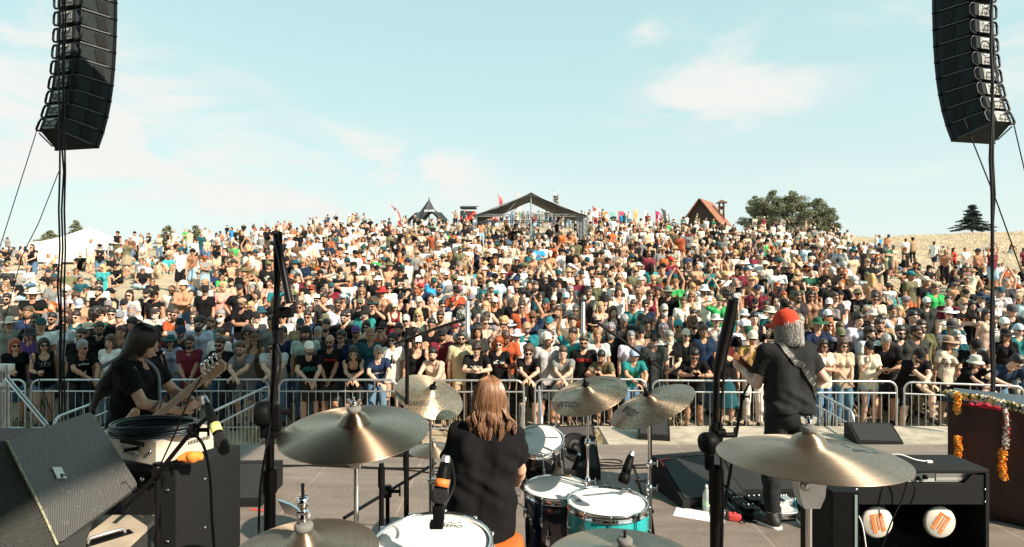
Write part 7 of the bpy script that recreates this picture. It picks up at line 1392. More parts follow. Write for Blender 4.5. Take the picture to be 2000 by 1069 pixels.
(864,639,'stand',0,0,('polo','burgundy'),('trousers','denim'),('short','dark'),('cap','black'),'dark',(False,'dark'),1,None),(889,633,'stand',0,0,('tee','tan'),('trousers','khaki'),('short','dark'),('cap','burgundy'),None,None,0,None),(902,646,'stand',0,0,('tee','beige'),('trousers','khaki'),('short','dark'),None,'dark',(False,'dark'),2,None),(903,672,'down',-20,0,('tee','olive'),('trousers','olive'),('short','grey'),None,'dark',None,1,[('NICE','cream',.06,.12,1)]),
(932,647,'stand',10,1,('polo','charcoal'),('trousers','charcoal'),('shoulder','dark'),None,None,None,1,None),(945,628,'stand',30,0,('tee','beige'),('trousers','khaki'),('short','brown'),None,'dark',None,2,None),(950,612,'stand',0,0,('tee','grey'),('trousers','denim'),('short','dark'),None,'dark',None,1,None),(984,620,'phone',0,0,None,('shorts','denim'),('curly','blond'),None,None,None,2,None),(988,655,'down',0,0,('tee','rust'),('trousers','charcoal'),('buzz','brown'),None,None,(False,'dark'),3,None),
(1010,661,'stand',0,1,('tee','white'),('trousers','denim'),('short','brown'),('straw','white'),'dark',None,2,None),(1028,627,'stand',6,0,('polo','teal'),('trousers','khaki'),('buzz','dark'),('cap','tan'),None,(False,'dark'),2,None),(1040,605,'over',0,0,('tee','navy'),('trousers','denim'),('short','dark'),('cap','brown'),'dark',None,1,None),(1074,617,'stand',-30,0,('tee','white'),('trousers','khaki'),('short','dark'),('cap','teal'),'clear',None,2,None),
(1074,648,'stand',4,0,('tee','black'),('trousers','charcoal'),('buzz','brown'),None,'dark',(False,'dark'),2,None),(1118,616,'stand',0,0,('tee','beige'),('trousers','denim'),('curly','dark'),None,None,None,2,None),(1120,640,'raise',-30,0,('tee','turquoise'),('trousers','denim'),('short','dark'),None,None,None,3,None),(1166,657,'stand',6,0,('tee','light grey'),('trousers','denim'),('buzz','light'),None,None,None,1,None),(1193,661,'stand',0,0,('tee','black'),('trousers','charcoal'),('curly','grey'),None,'dark',(True,'grey'),1,None),
(1216,610,'down',0,0,('tee','charcoal'),('trousers','denim'),('short','grey'),None,None,None,1,None),(1233,650,'stand',0,0,('tee','white'),('trousers','khaki'),('short','grey'),None,'clear',None,2,None),(1251,645,'stand',0,0,('tank','tan'),('trousers','khaki'),('buzz','dark'),('cap','black'),'dark',None,2,None),(1265,640,'stand',0,0,('tee','charcoal'),('trousers','denim'),('curly','dark'),None,'clear',None,1,None),(1260,618,'stand',0,0,('tee','dark teal'),('trousers','denim'),('short','dark'),('bucket','dark green'),None,None,1,None),
(1296,640,'stand',0,0,('tee','white'),('trousers','khaki'),('curly','grey'),None,'clear',(False,'grey'),2,None),(1297,592,'stand',0,0,('tank','charcoal'),('trousers','khaki'),('short','grey'),('cap','light grey'),None,(True,'white'),1,None),(1324,624,'stand',0,0,('tee','olive'),('trousers','denim'),('short','dark'),('capback','turquoise'),'dark',None,1,None),(1339,640,'stand',6,0,('tee','black'),('trousers','charcoal'),('short','brown'),('capback','cream'),'dark',None,2,None),(1344,612,'down',0,0,('tee','charcoal'),('trousers','denim'),('buzz','ginger'),None,None,None,3,None),
(1354,650,'stand',0,0,('tee','black'),('trousers','black'),('buzz','dark'),('cap','brown'),'dark',(False,'dark'),2,None),(1373,644,'stand',10,0,('tee','navy'),('trousers','denim'),('short','brown'),None,None,None,1,None),(1398,612,'phone',0,0,('polo','light grey'),('trousers','khaki'),('short','dark'),('straw','cream'),None,None,2,None),(1462,655,'stand',0,0,('tee','grey'),('trousers','charcoal'),('buzz','dark'),('cap','dark green'),'dark',None,2,None),(1452,602,'stand',20,1,('tee','white'),('trousers','denim'),('shoulder','brown'),('bucket','white'),None,None,2,None),
(1472,610,'stand',0,0,('tank','black'),('trousers','denim'),('short','black'),None,None,None,2,None),(1452,632,'stand',14,0,('tee','white'),('trousers','khaki'),('buzz','dark'),('cap','white'),None,None,3,None),(1505,598,'clap',0,0,('tee','dark teal'),('trousers','denim'),('short','dark'),('straw','cream'),'dark',None,2,None),
(1596,618,'clap',0,0,('tee','navy'),('trousers','denim'),('short','grey'),('wide','dark green'),None,None,1,None),(1640,630,'stand',0,0,('tee','grey'),('trousers','khaki'),('short','brown'),None,'dark',None,2,None),(1674,613,'stand',20,0,('tee','white'),('trousers','denim'),('curly','dark'),None,None,None,2,None),(1640,655,'chin',0,0,('tee','black'),('trousers','olive'),('buzz','dark'),('cap','olive'),'dark',(False,'dark'),1,None),(1618,648,'stand',0,1,('tee','brown'),('trousers','denim'),('shoulder','ginger'),None,'dark',None,2,None),
(1697,640,'stand',20,0,('tee','white'),('trousers','denim'),('curly','dark'),None,None,(True,'dark'),2,None),(1716,647,'stand',0,0,('tee','black'),('trousers','charcoal'),('short','dark'),None,None,(False,'dark'),1,[('O','mustard' if False else 'orange',.0,.08,1)]),(1703,600,'stand',0,0,('polo','black'),('trousers','charcoal'),('short','grey'),('bucket','cream'),'dark',None,2,None),(1720,620,'stand',0,0,('tee','tan'),('trousers','khaki'),('short','dark'),None,None,None,2,None),(1742,596,'stand',0,0,('tank','white'),('trousers','denim'),('buzz','dark'),None,None,(False,'grey'),3,None),
(1783,645,'stand2',20,0,('tee','charcoal'),('trousers','khaki'),('short','dark'),None,'dark',(False,'dark'),1,None),(1798,625,'stand',0,0,('tee','olive'),('trousers','khaki'),('short','dark'),None,'dark',(False,'dark'),2,None),(1781,607,'stand',14,0,('tee','charcoal'),('trousers','denim'),('short','black'),None,'clear',None,2,[('DRKL','turquoise',.02,.16,1)]),(1857,625,'crossed',0,0,('tee','white'),('trousers','khaki'),('short','dark'),('wide','charcoal'),'dark',None,1,None),(1865,648,'stand',6,0,('tee','dark teal'),('trousers','denim'),('short','grey'),None,'clear',(True,'grey'),2,None),
(1880,580,'crossed',0,0,('tee','black'),('trousers','charcoal'),('short','grey'),('cap','tan'),'dark',(False,'white'),2,[('XX','orange',.0,.12,1)]),(1850,577,'stand2',-30,0,('tee','burgundy'),('trousers','denim'),('buzz','dark'),None,None,None,2,None),(1963,640,'stand',0,1,('tee','black'),('trousers','charcoal'),('shoulder','dark'),('wide','black'),'dark',None,1,None),(1960,618,'stand',0,0,('tee','white'),('trousers','khaki'),('short','grey'),('cap','white'),None,None,2,None),(1988,630,'stand',0,0,('tee','teal'),('trousers','denim'),('short','grey'),('capback','pale blue'),'dark',None,2,None),
(1925,605,'stand',10,1,('tank','beige'),('brief','pale denim'),('long','black'),None,None,None,2,None),(1975,595,'stand',0,0,('tee','black'),('trousers','charcoal'),('short','dark'),('cap','charcoal'),None,None,2,[('LA','turquoise',.03,.12,1)]),(1528,640,'stand',0,0,('tee','grey'),('trousers','denim'),('short','dark'),None,None,None,1,None),(1562,620,'stand',0,0,None,('trousers','navy'),('short','grey'),None,None,None,2,None),(1545,655,'stand',0,0,('tee','charcoal'),('trousers','denim'),('short','brown'),('cap','olive'),'dark',None,1,None),
]
TOPZ = {}
def topz(pz, fem, hat):
    k = (pz, fem)
    if k not in TOPZ: p = pose(pz, fem); TOPZ[k] = p.ho[2]+.24
    return TOPZ[k]+(.02 if hat else .0)
def place(u, v, pz, fem, hat, s=1.0, dmin=10.9):
    best = None
    for d in np.arange(dmin, 24, .02):
        z = gz((u-1000)/F*d, d)+topz(pz, fem, hat)*s; vv = 534.5-(z-CAMZ)*F/d
        if best is None or abs(vv-v) < best[0]: best = (abs(vv-v), d)
        if vv < v-6: break
    return best[1]
SPOTS = []
def free(x, y, r=.40): return all((x-a)**2+((y-b_)*1.15)**2 > r*r for a, b_ in SPOTS)
LOG = []
def put_person(row, s=None, rank=None):
    u, v, pz, yaw, fem, top, bot, hair, hat, gl, be, sk, prn = row
    lean = pz in ('lean','lean2','leanphone','leanclap','step','reach')
    fem = bool(fem)
    sc = s or random.uniform(.96,1.04)*(.95 if fem else 1.0)
    if lean:
        d = 10.80; br = next(((e[2]+(e[3]-e[2])*np.clip((u-e[0])/(e[1]-e[0]),0,1)) for e in edges if e[0]-8 <= u <= e[1]+12), 10.35); d = br+.47; sc = np.clip((gz(0,d)*0+(CAMZ-(v-534.5)/F*(d-.25))-GZ)/topz(pz,fem,hat), .90, 1.12)
    else:
        d = place(u, v, pz, fem, hat, sc, 10.95)
        x = (u-1000)/F*d
        for _ in range(12):
            if free(x, d, .36): break
            d += .10; x = (u-1000)/F*d
    x = (u-1000)/F*(d-(.30 if lean else 0)); SPOTS.append((x, d)); z = gz(x, d)
    base_yaw = math.degrees(math.atan2(-x, d))*.35           # they look towards the stage
    LOG.append((u, v, d, pz, fem, top, bot, hair, hat, gl, be, prn))
    r = person(x, d, z, yaw-0+base_yaw*-1*-1, sc, pz, top, bot, fem, hair, hat, gl, be, sk, prn, info=(u, v))
    return r
for row in FRONT: put_person(row)
# a child in a straw hat at the right barrier
put_person((1871,724,'stand',0,1,('tee','light grey'),('shorts','denim'),('long','brown'),('straw','cream'),None,None,2,None), s=.78)
tops_m = [('tee','black')]*9+[('tee','charcoal')]*4+[('tee','white')]*6+[('tee','grey')]*3+[('tee','navy')]*2+[('tee','dark teal'),('tee','olive'),('tee','beige'),('polo','light grey'),('polo','pale blue'),('tee','burgundy'),('tee','rust'),('tee','teal'),('tank','white'),('tank','black'),('tank','charcoal'),('polo','cream'),('tee','cream'),('tee','tan'),('tee','green'),None,None]
tops_f = [('tank','black')]*5+[('tee','white')]*3+[('tank','white')]*2+[('tank','beige'),('tee','black'),('tee','black'),('tee','cream'),('tank','teal'),('tee','pink'),('tank','burgundy'),('tee','light grey'),('tank','turquoise'),('tee','dark teal')]
bots = ['denim','khaki','charcoal','black','olive','beige','navy']
def rand_spec(g, far=False):
    fem = g.random() < .33; top = g.choice(tops_f if fem else tops_m)
    hair = (g.choice(['long','long','shoulder','ponytail','curly']), g.choice(['black','dark','brown','brown','light','ginger','blond'])) if fem else (g.choice(['short']*9+['buzz']*2+['curly','afro' if g.random() < .3 else 'short','long']), g.choice(['black','dark','dark','brown','grey','brown']))
    hat = None
    if g.random() < (.32 if fem else .44): hat = (g.choice(['cap']*5+['bucket']*2+['straw']*2+['wide','capback','flat' if not fem else 'bucket']), g.choice(['black','black','white','cream','cream','navy','olive','grey','tan','red','dark teal','pale blue']))
    gl = g.choice([None,'dark','dark','dark','clear' if g.random() < .5 else None]); be = None
    if not fem and g.random() < .5: be = (g.random() < .3, hair[1] if hair[1] != 'light' else 'brown')
    pz = g.choice(['stand']*7+['stand2']*5+['clasp','crossed','crossed','cup','hips','clap','chin','phone','visor','down'])
    return fem, top, hair, hat, gl, be, pz
g = random.Random(21); gaps = 0
NEED = 300
cand = []
d = 11.25
while d < 16.5:
    uL, uR = -40, 2040; u = uL+g.uniform(0,40)
    while u < uR:
        x = (u-1000)/F*d
        left_thin = (u < 480 and d > 13.6) or (u > 1650 and d > 14.0)
        if not (left_thin and g.random() < .75) and not (u < 480 and 12.8 < d <= 13.6 and g.random() < .45): cand.append((u+g.uniform(-6,6), d+g.uniform(-.16,.16)))
        u += g.uniform(31, 46)*13/d
    d += .52
for (u, d) in cand:
    if len(NPEOPLE) >= NEED: break
    x = (u-1000)/F*d
    if not free(x, d, .47): continue
    fem, top, hair, hat, gl, be, pz = rand_spec(g)
    if pz == 'lean': pz = 'stand'
    SPOTS.append((x, d)); sc = g.uniform(.94,1.05)*(.95 if fem else 1); v = 534.5-(gz(x,d)+topz(pz,fem,hat)*sc-CAMZ)*F/d
    person(x, d, gz(x, d), g.gauss(0,14)+math.degrees(math.atan2(-x, d))*.35, sc, pz, top, (g.choice(['shorts','trousers','shorts']) if not fem else g.choice(['shorts','trousers','skirt','brief']), g.choice(bots)), fem, hair, hat, gl, be, g.choice([0,1,2,2,3,4]), None, info=(u, v))
DMAX = max(p['y'] for p in NPEOPLE)
print('PEOPLE', len(NPEOPLE), 'dmax', DMAX)
# things people hold
def phone_for(p):
    pp = pose(p['pz'], p['o'].children[0] and False); W_ = (np.array(pp.W[1])+np.array(pp.W[-1]))/2+np.array([0,-.03,.13 if p['pz'] == 'phone' else .07]); o = p['o']; b = MB(); b.box((0,0,0), (.15,.009,.075) if p['pz'] == 'phone' else (.075,.009,.15), bev=.003)
    q = b.build('phone', M_black); bpy.context.view_layer.update(); q.matrix_world = o.matrix_world @ Matrix.Translation(Vector(W_)); return q
bpy.context.view_layer.update()
# ---- labels that single each person out
def color_word(c): return c
def desc(p, lvl):
    t = p['top']; pr = p['prn']
    nm = {'tee':'t-shirt','polo':'shirt','tank':'tank top','long':'long-sleeved shirt','crop':'top'}
    if t is None: s = 'bare-chested person'
    else:
        s = 'person in %s %s' % (t[1], nm[t[0]])
        if pr and lvl > 0:
            w_ = [x[0] for x in pr if x[0].isalpha() and len(x[0]) > 2]; s += ' with %s %s' % (pr[0][1], 'lettering' if w_ else 'print')
    ex = []
    if p['hat']: ex.append('%s %s' % (p['hat'][1], HATN[p['hat'][0]]))
    if p['gl'] and lvl > 0: ex.append({'dark':'sunglasses','clear':'glasses','white':'white sunglasses'}[p['gl']])
    if ex: s += (', ' if t is None or (pr and lvl > 0) else ' and ')+' and '.join(ex)
    return s
PH = {'lean':'leaning on the barrier','lean2':'leaning on the barrier','leanphone':'leaning over a phone','leanclap':'clapping over the barrier','step':'bowed over the barrier, one knee up','reach':'reaching down over the barrier','crossed':'arms crossed','hips':'hands on hips','cup':'one fist raised at chest','chin':'hand at chin','visor':'hand shading eyes','clap':'clapping','over':'arms over head','phone':'both hands raised holding up','raise':'one arm raised','down':'looking down','clasp':'hands joined','stand':'','stand2':''}
PH['phone'] = 'filming with raised hands'
ZN = [(-200,60,'at the far left edge'),(60,105,'left of the hanging left cable'),(105,190,'right of the hanging left cable'),(190,310,'behind the bass player'),(310,440,'above the bass headstock'),(440,520,'left of the tall left stand'),(520,600,'behind the tall left stand'),(600,690,'above the large dark cymbal'),(690,790,'above the dark cymbal right half'),(790,870,'above the pale cymbal'),(870,960,'behind the drummer'),(960,1050,'just right of the drummer'),(1050,1150,'above the raw cymbal'),(1150,1230,'right of the right overhead microphone'),(1230,1330,'above the tilted cymbal'),(1330,1400,'left of the tall right stand'),(1400,1480,'behind the tall right stand'),(1480,1600,'behind the guitarist'),(1600,1690,'right of the guitarist'),(1690,1760,'above the right apron monitor'),(1760,1850,'left of the organ'),(1850,1925,'above the garland'),(1925,2300,'by the right pole')]
def zone(u): return next((z for a, b_, z in ZN if a <= u < b_), 'at the edge')
used = {}
ordered = sorted(NPEOPLE, key=lambda p: p['y'])
def nwords(s): return len(s.replace(',', ' ').split())
def front_nb(p):
    c_ = [q for q in NPEOPLE if q is not p and q['y'] < p['y']-.15 and abs(q['u']-p['u']) < 40]; return min(c_, key=lambda q: (q['y']-p['y'])**2+((q['x']-p['x'])*1.5)**2) if c_ else None
short = lambda q: (('bare chest' if q['top'] is None else q['top'][1]+' '+{'tee':'t-shirt','polo':'shirt','tank':'tank top'}[q['top'][0]])+(', '+q['hat'][1]+' '+HATN[q['hat'][0]] if q['hat'] else ''))
rank = lambda y: ['at the barrier','second row','third row','fourth row','fifth row','sixth row','seventh row','back row'][int(min(max((y-10.95)/.52, 0), 7))]
for p in ordered:
    ph = PH.get(p['pz'], ''); opts = []
    base = desc(p, 1); z = zone(p['u']); opts += ['%s%s, %s' % (base, ', '+ph if ph else '', z), '%s%s, %s' % (desc(p,0), ', '+ph if ph else '', z)]
    q = front_nb(p); bt_ = '%s %s' % (p['bottom'][1], {'shorts':'shorts','brief':'shorts','trousers':'trousers','skirt':'skirt'}[p['bottom'][0]])
    opts += ['%s, %s, %s' % (base, rank(p['y']), z), '%s, %s, %s' % (desc(p,0), rank(p['y']), z)]
    if q: opts += ['%s, behind %s, %s' % (desc(p,0), short(q), z), '%s, behind %s' % (base, short(q)), '%s, behind %s' % (desc(p,0), short(q))]
    opts += ['%s, %s, left one %s' % (desc(p,0), rank(p['y']), z), '%s, %s, %s' % (desc(p,0), bt_, z), '%s, %s, right one %s' % (desc(p,0), rank(p['y']), z)]
    lab = next((o for o in opts if nwords(o) <= 16 and o not in used), None)
    if lab is None:
        lab = 'person in %s, %s %s' % (bt_, rank(p['y']), z); k = 0
        for e in (' leftmost',' rightmost',' tallest',' shortest'):
            if lab+e not in used: lab = lab+','+e; break
    used[lab] = 1; tag(p['o'], lab, 'person', 'festival audience')
for p in NPEOPLE:
    if p['pz'] in ('phone','leanphone'):
        q = phone_for(p); tag(q, 'black phone held by the %s' % ' '.join(p['o']['label'].split()[:10]).rstrip(','), 'phone')
print('LABELS', len(used), [l for l in used if nwords(l) > 16][:3])
# ------------------------------------------------------------------ the rest of the audience up the hill, one mass
M_mass = mat('crowd_mass', rough=.85, attr='col', bump=.3, bscale=18, var=.12, vscale=6, spec=.2)
def mass_sdf(pz, fem, topk, botk, hairk, hatk, glk, beard):
    p = pose(pz, fem); D = SDF(); p.body(D=D)
    D = SDF(); p.torso(D, 0, 0)
    for q in (1,-1): p.arm(D, q, 0, 0); p.leg(D, q, 0, 0); p.foot(D, q, 5, .004); p.hand(D, q, 0, simple=True)
    p.head(D, 0)
    if topk:
        p.torso(D, 1, .012)
        for q in (1,-1): D.cap(p.H+p.T @ np.array([q*.062,.006,-.07]), p.c(q*.052,0,1.10), .120, .104, .05, grp=1)
        if topk != 'tank':
            for q in (1,-1): p.arm(D, q, 1, .018, .66 if topk == 'tee' else 1.85)
    for q in (1,-1): p.leg(D, q, 2, .016, {'trousers':1.9,'shorts':.92,'skirt':.9,'brief':.4}[botk], flare=.02)
    if botk == 'skirt': m = (p.K[1]+p.K[-1])/2; D.cap(p.H, m, .13, .19, .05, cut=1, grp=2)
    h = p.hd; k3 = p.HR
    if hairk: D.ell(h(0,.026,.164), (.086,.097,.084), .01, k3, 3).ell(h(0,.055,.10), (.074,.064,.06), .02, k3, 3)
    if hairk == 'long':
        D.cap(h(0,.07,.11), h(0,.085,-.12), .062, .055, .03, grp=3)
        for q in (1,-1): D.cap(h(q*.07,.02,.12), h(q*.085,-.01,-.12), .030, .028, .03, grp=3)
    if hairk == 'curly': D.ell(h(0,.03,.17), (.112,.112,.10), .01, k3, 3)
    if hatk: D.ell(h(0,.012,.19), (.094,.108,.082), .01, k3, 4)
    if hatk == 'cap': D.ell(h(0,-.11,.155), (.068,.075,.018), .01, k3, 4)
    if hatk == 'brim': D.ell(h(0,.012,.158), (.165,.175,.020), .01, k3, 4)
    if glk: D.cap(h(-.052,-.088,.102), h(.052,-.088,.102), .019, k=.004, grp=6)
    if beard: D.ell(h(0,-.062,.022), (.050,.044,.040), .01, k3, 3)
    return D
MASS = {}
def mass_t(key, h):
    k = (key, h)
    if k not in MASS:
        D = mass_sdf(*key); V, Q = D.mesh(h, lambda X: wnoise(X*np.array([1,1,.6]), 30, 1)*.006 if h < .03 else wnoise(X, 30, 1)*.004); G = D.groups(V); G[(G == 1) & (np.abs(V[:,0]) < .075) & (V[:,2] > 1.16) & (V[:,2] < 1.33) & (V[:,1] < -.02) & (wnoise(V, 95, 5) > -.35)] = 7; MASS[k] = (V.astype(np.float32), Q, G)
    return MASS[k]
gm = random.Random(78); variants = {'s':[], 'g':[]}
for i in range(34):
    fem = i % 3 == 2
    pz = (['stand','stand2','crossed','clasp','hips','phone','stand','visor','cup','walk','stand2','chin','clap','down','over'])[i % 15]
    variants['s'].append((pz, fem, (['tee','tee','tank','tee','tee'][i % 5] if i % 10 != 3 else None) if not fem else ['tank','tee','tank'][i % 3], ['shorts','trousers','shorts','brief' if fem else 'shorts'][i % 4] if not (fem and i % 4 == 0) else 'skirt', (['long','curly','long'] if fem else ['short','short','long' if i % 7 == 0 else 'short'])[(i//3) % 3], [None,'cap',None,'brim','cap',None][i % 6], i % 5 < 3, (not fem) and i % 2 == 0))
for i in range(22):
    fem = i % 2 == 1; pz = ['sit','sitcross','sitback','sit','lie','sitcross'][i % 6]
    variants['g'].append((pz, fem, ['tee','tank',None if i == 2 else 'tee','tee','tank'][i % 5] if not fem else ['tank','tee'][i % 2], ['shorts','trousers','shorts','brief'][i % 4], 'long' if fem else 'short', [None,'cap','brim',None][i % 4], i % 3 > 0, (not fem) and i % 3 == 0))
mv, mq, mc = [], [], []; mbase = 0; NM = [0]
def mass_add(key, h, x, y, z, yaw, s, cols):
    global mbase
    V, Q, G = mass_t(key, h); a = R(yaw); c_, s_ = math.cos(a), math.sin(a); W_ = V*s; X = W_[:,0]*c_-W_[:,1]*s_+x; Y = W_[:,0]*s_+W_[:,1]*c_+y
    mv.append(np.stack([X,Y,W_[:,2]+z],-1)); mq.append(Q+mbase); mbase += len(V); cols = list(cols)+[cols[1] if gm.random() < .68 else gm.choice([(.6,.58,.52),(.6,.58,.52),(.35,.06,.03),(.03,.2,.22),(.02,.02,.02),(.02,.02,.02)])]; cc = np.array([(*c, 1) for c in cols], np.float32); mc.append(cc[G]); NM[0] += 1
def cj(c, j=.12): k = gm.uniform(1-j, 1+j); return tuple(min(v*k, .85) for v in COL[c])
TC = ['black']*58+['charcoal']*12+['white']*30+['cream']*14+['light grey']*6+['grey']*6+['navy']*6+['teal']+['dark teal']*4+['olive']*5+['beige']*9+['pale blue']*4+['blue']+['burgundy']*3+['rust']*2+['orange']+['pink']*2+['green']+['turquoise']+['brown']*3+['tan']*3
BC = ['denim']*6+['pale denim']*3+['khaki']*5+['black']*6+['beige']*4+['cream']*3+['olive','navy','grey','charcoal']
HCW = ['black','dark','dark','brown','brown','light','grey','ginger','blond']
def rc(key):
    sk = random.Random(gm.random()).choice(SKIN); v = gm.uniform(.9,1.15); sk = tuple(k*v for k in sk); top = cj(gm.choice(TC)); hat = cj(gm.choice(['white','cream','black','black','black','navy','tan','olive','light grey','charcoal','dark teal']))
    return [sk, top if key[2] else sk, cj(gm.choice(BC)), HC[gm.choice(HCW)], hat, (.03,.03,.03) if gm.random() < .5 else (.5,.48,.45), (.008,.008,.010)]
MSP = {}
def mfree(x, y, r):
    kx, ky = int(x//1), int(y//1)
    for i in (-1,0,1):
        for j in (-1,0,1):
            for a, b_ in MSP.get((kx+i,ky+j), ()):
                if (a-x)**2+(b_-y)**2 < r*r: return False
    return True
def mput(x, y): MSP.setdefault((int(x//1),int(y//1)), []).append((x,y))
for a, b_ in SPOTS: mput(a, b_)
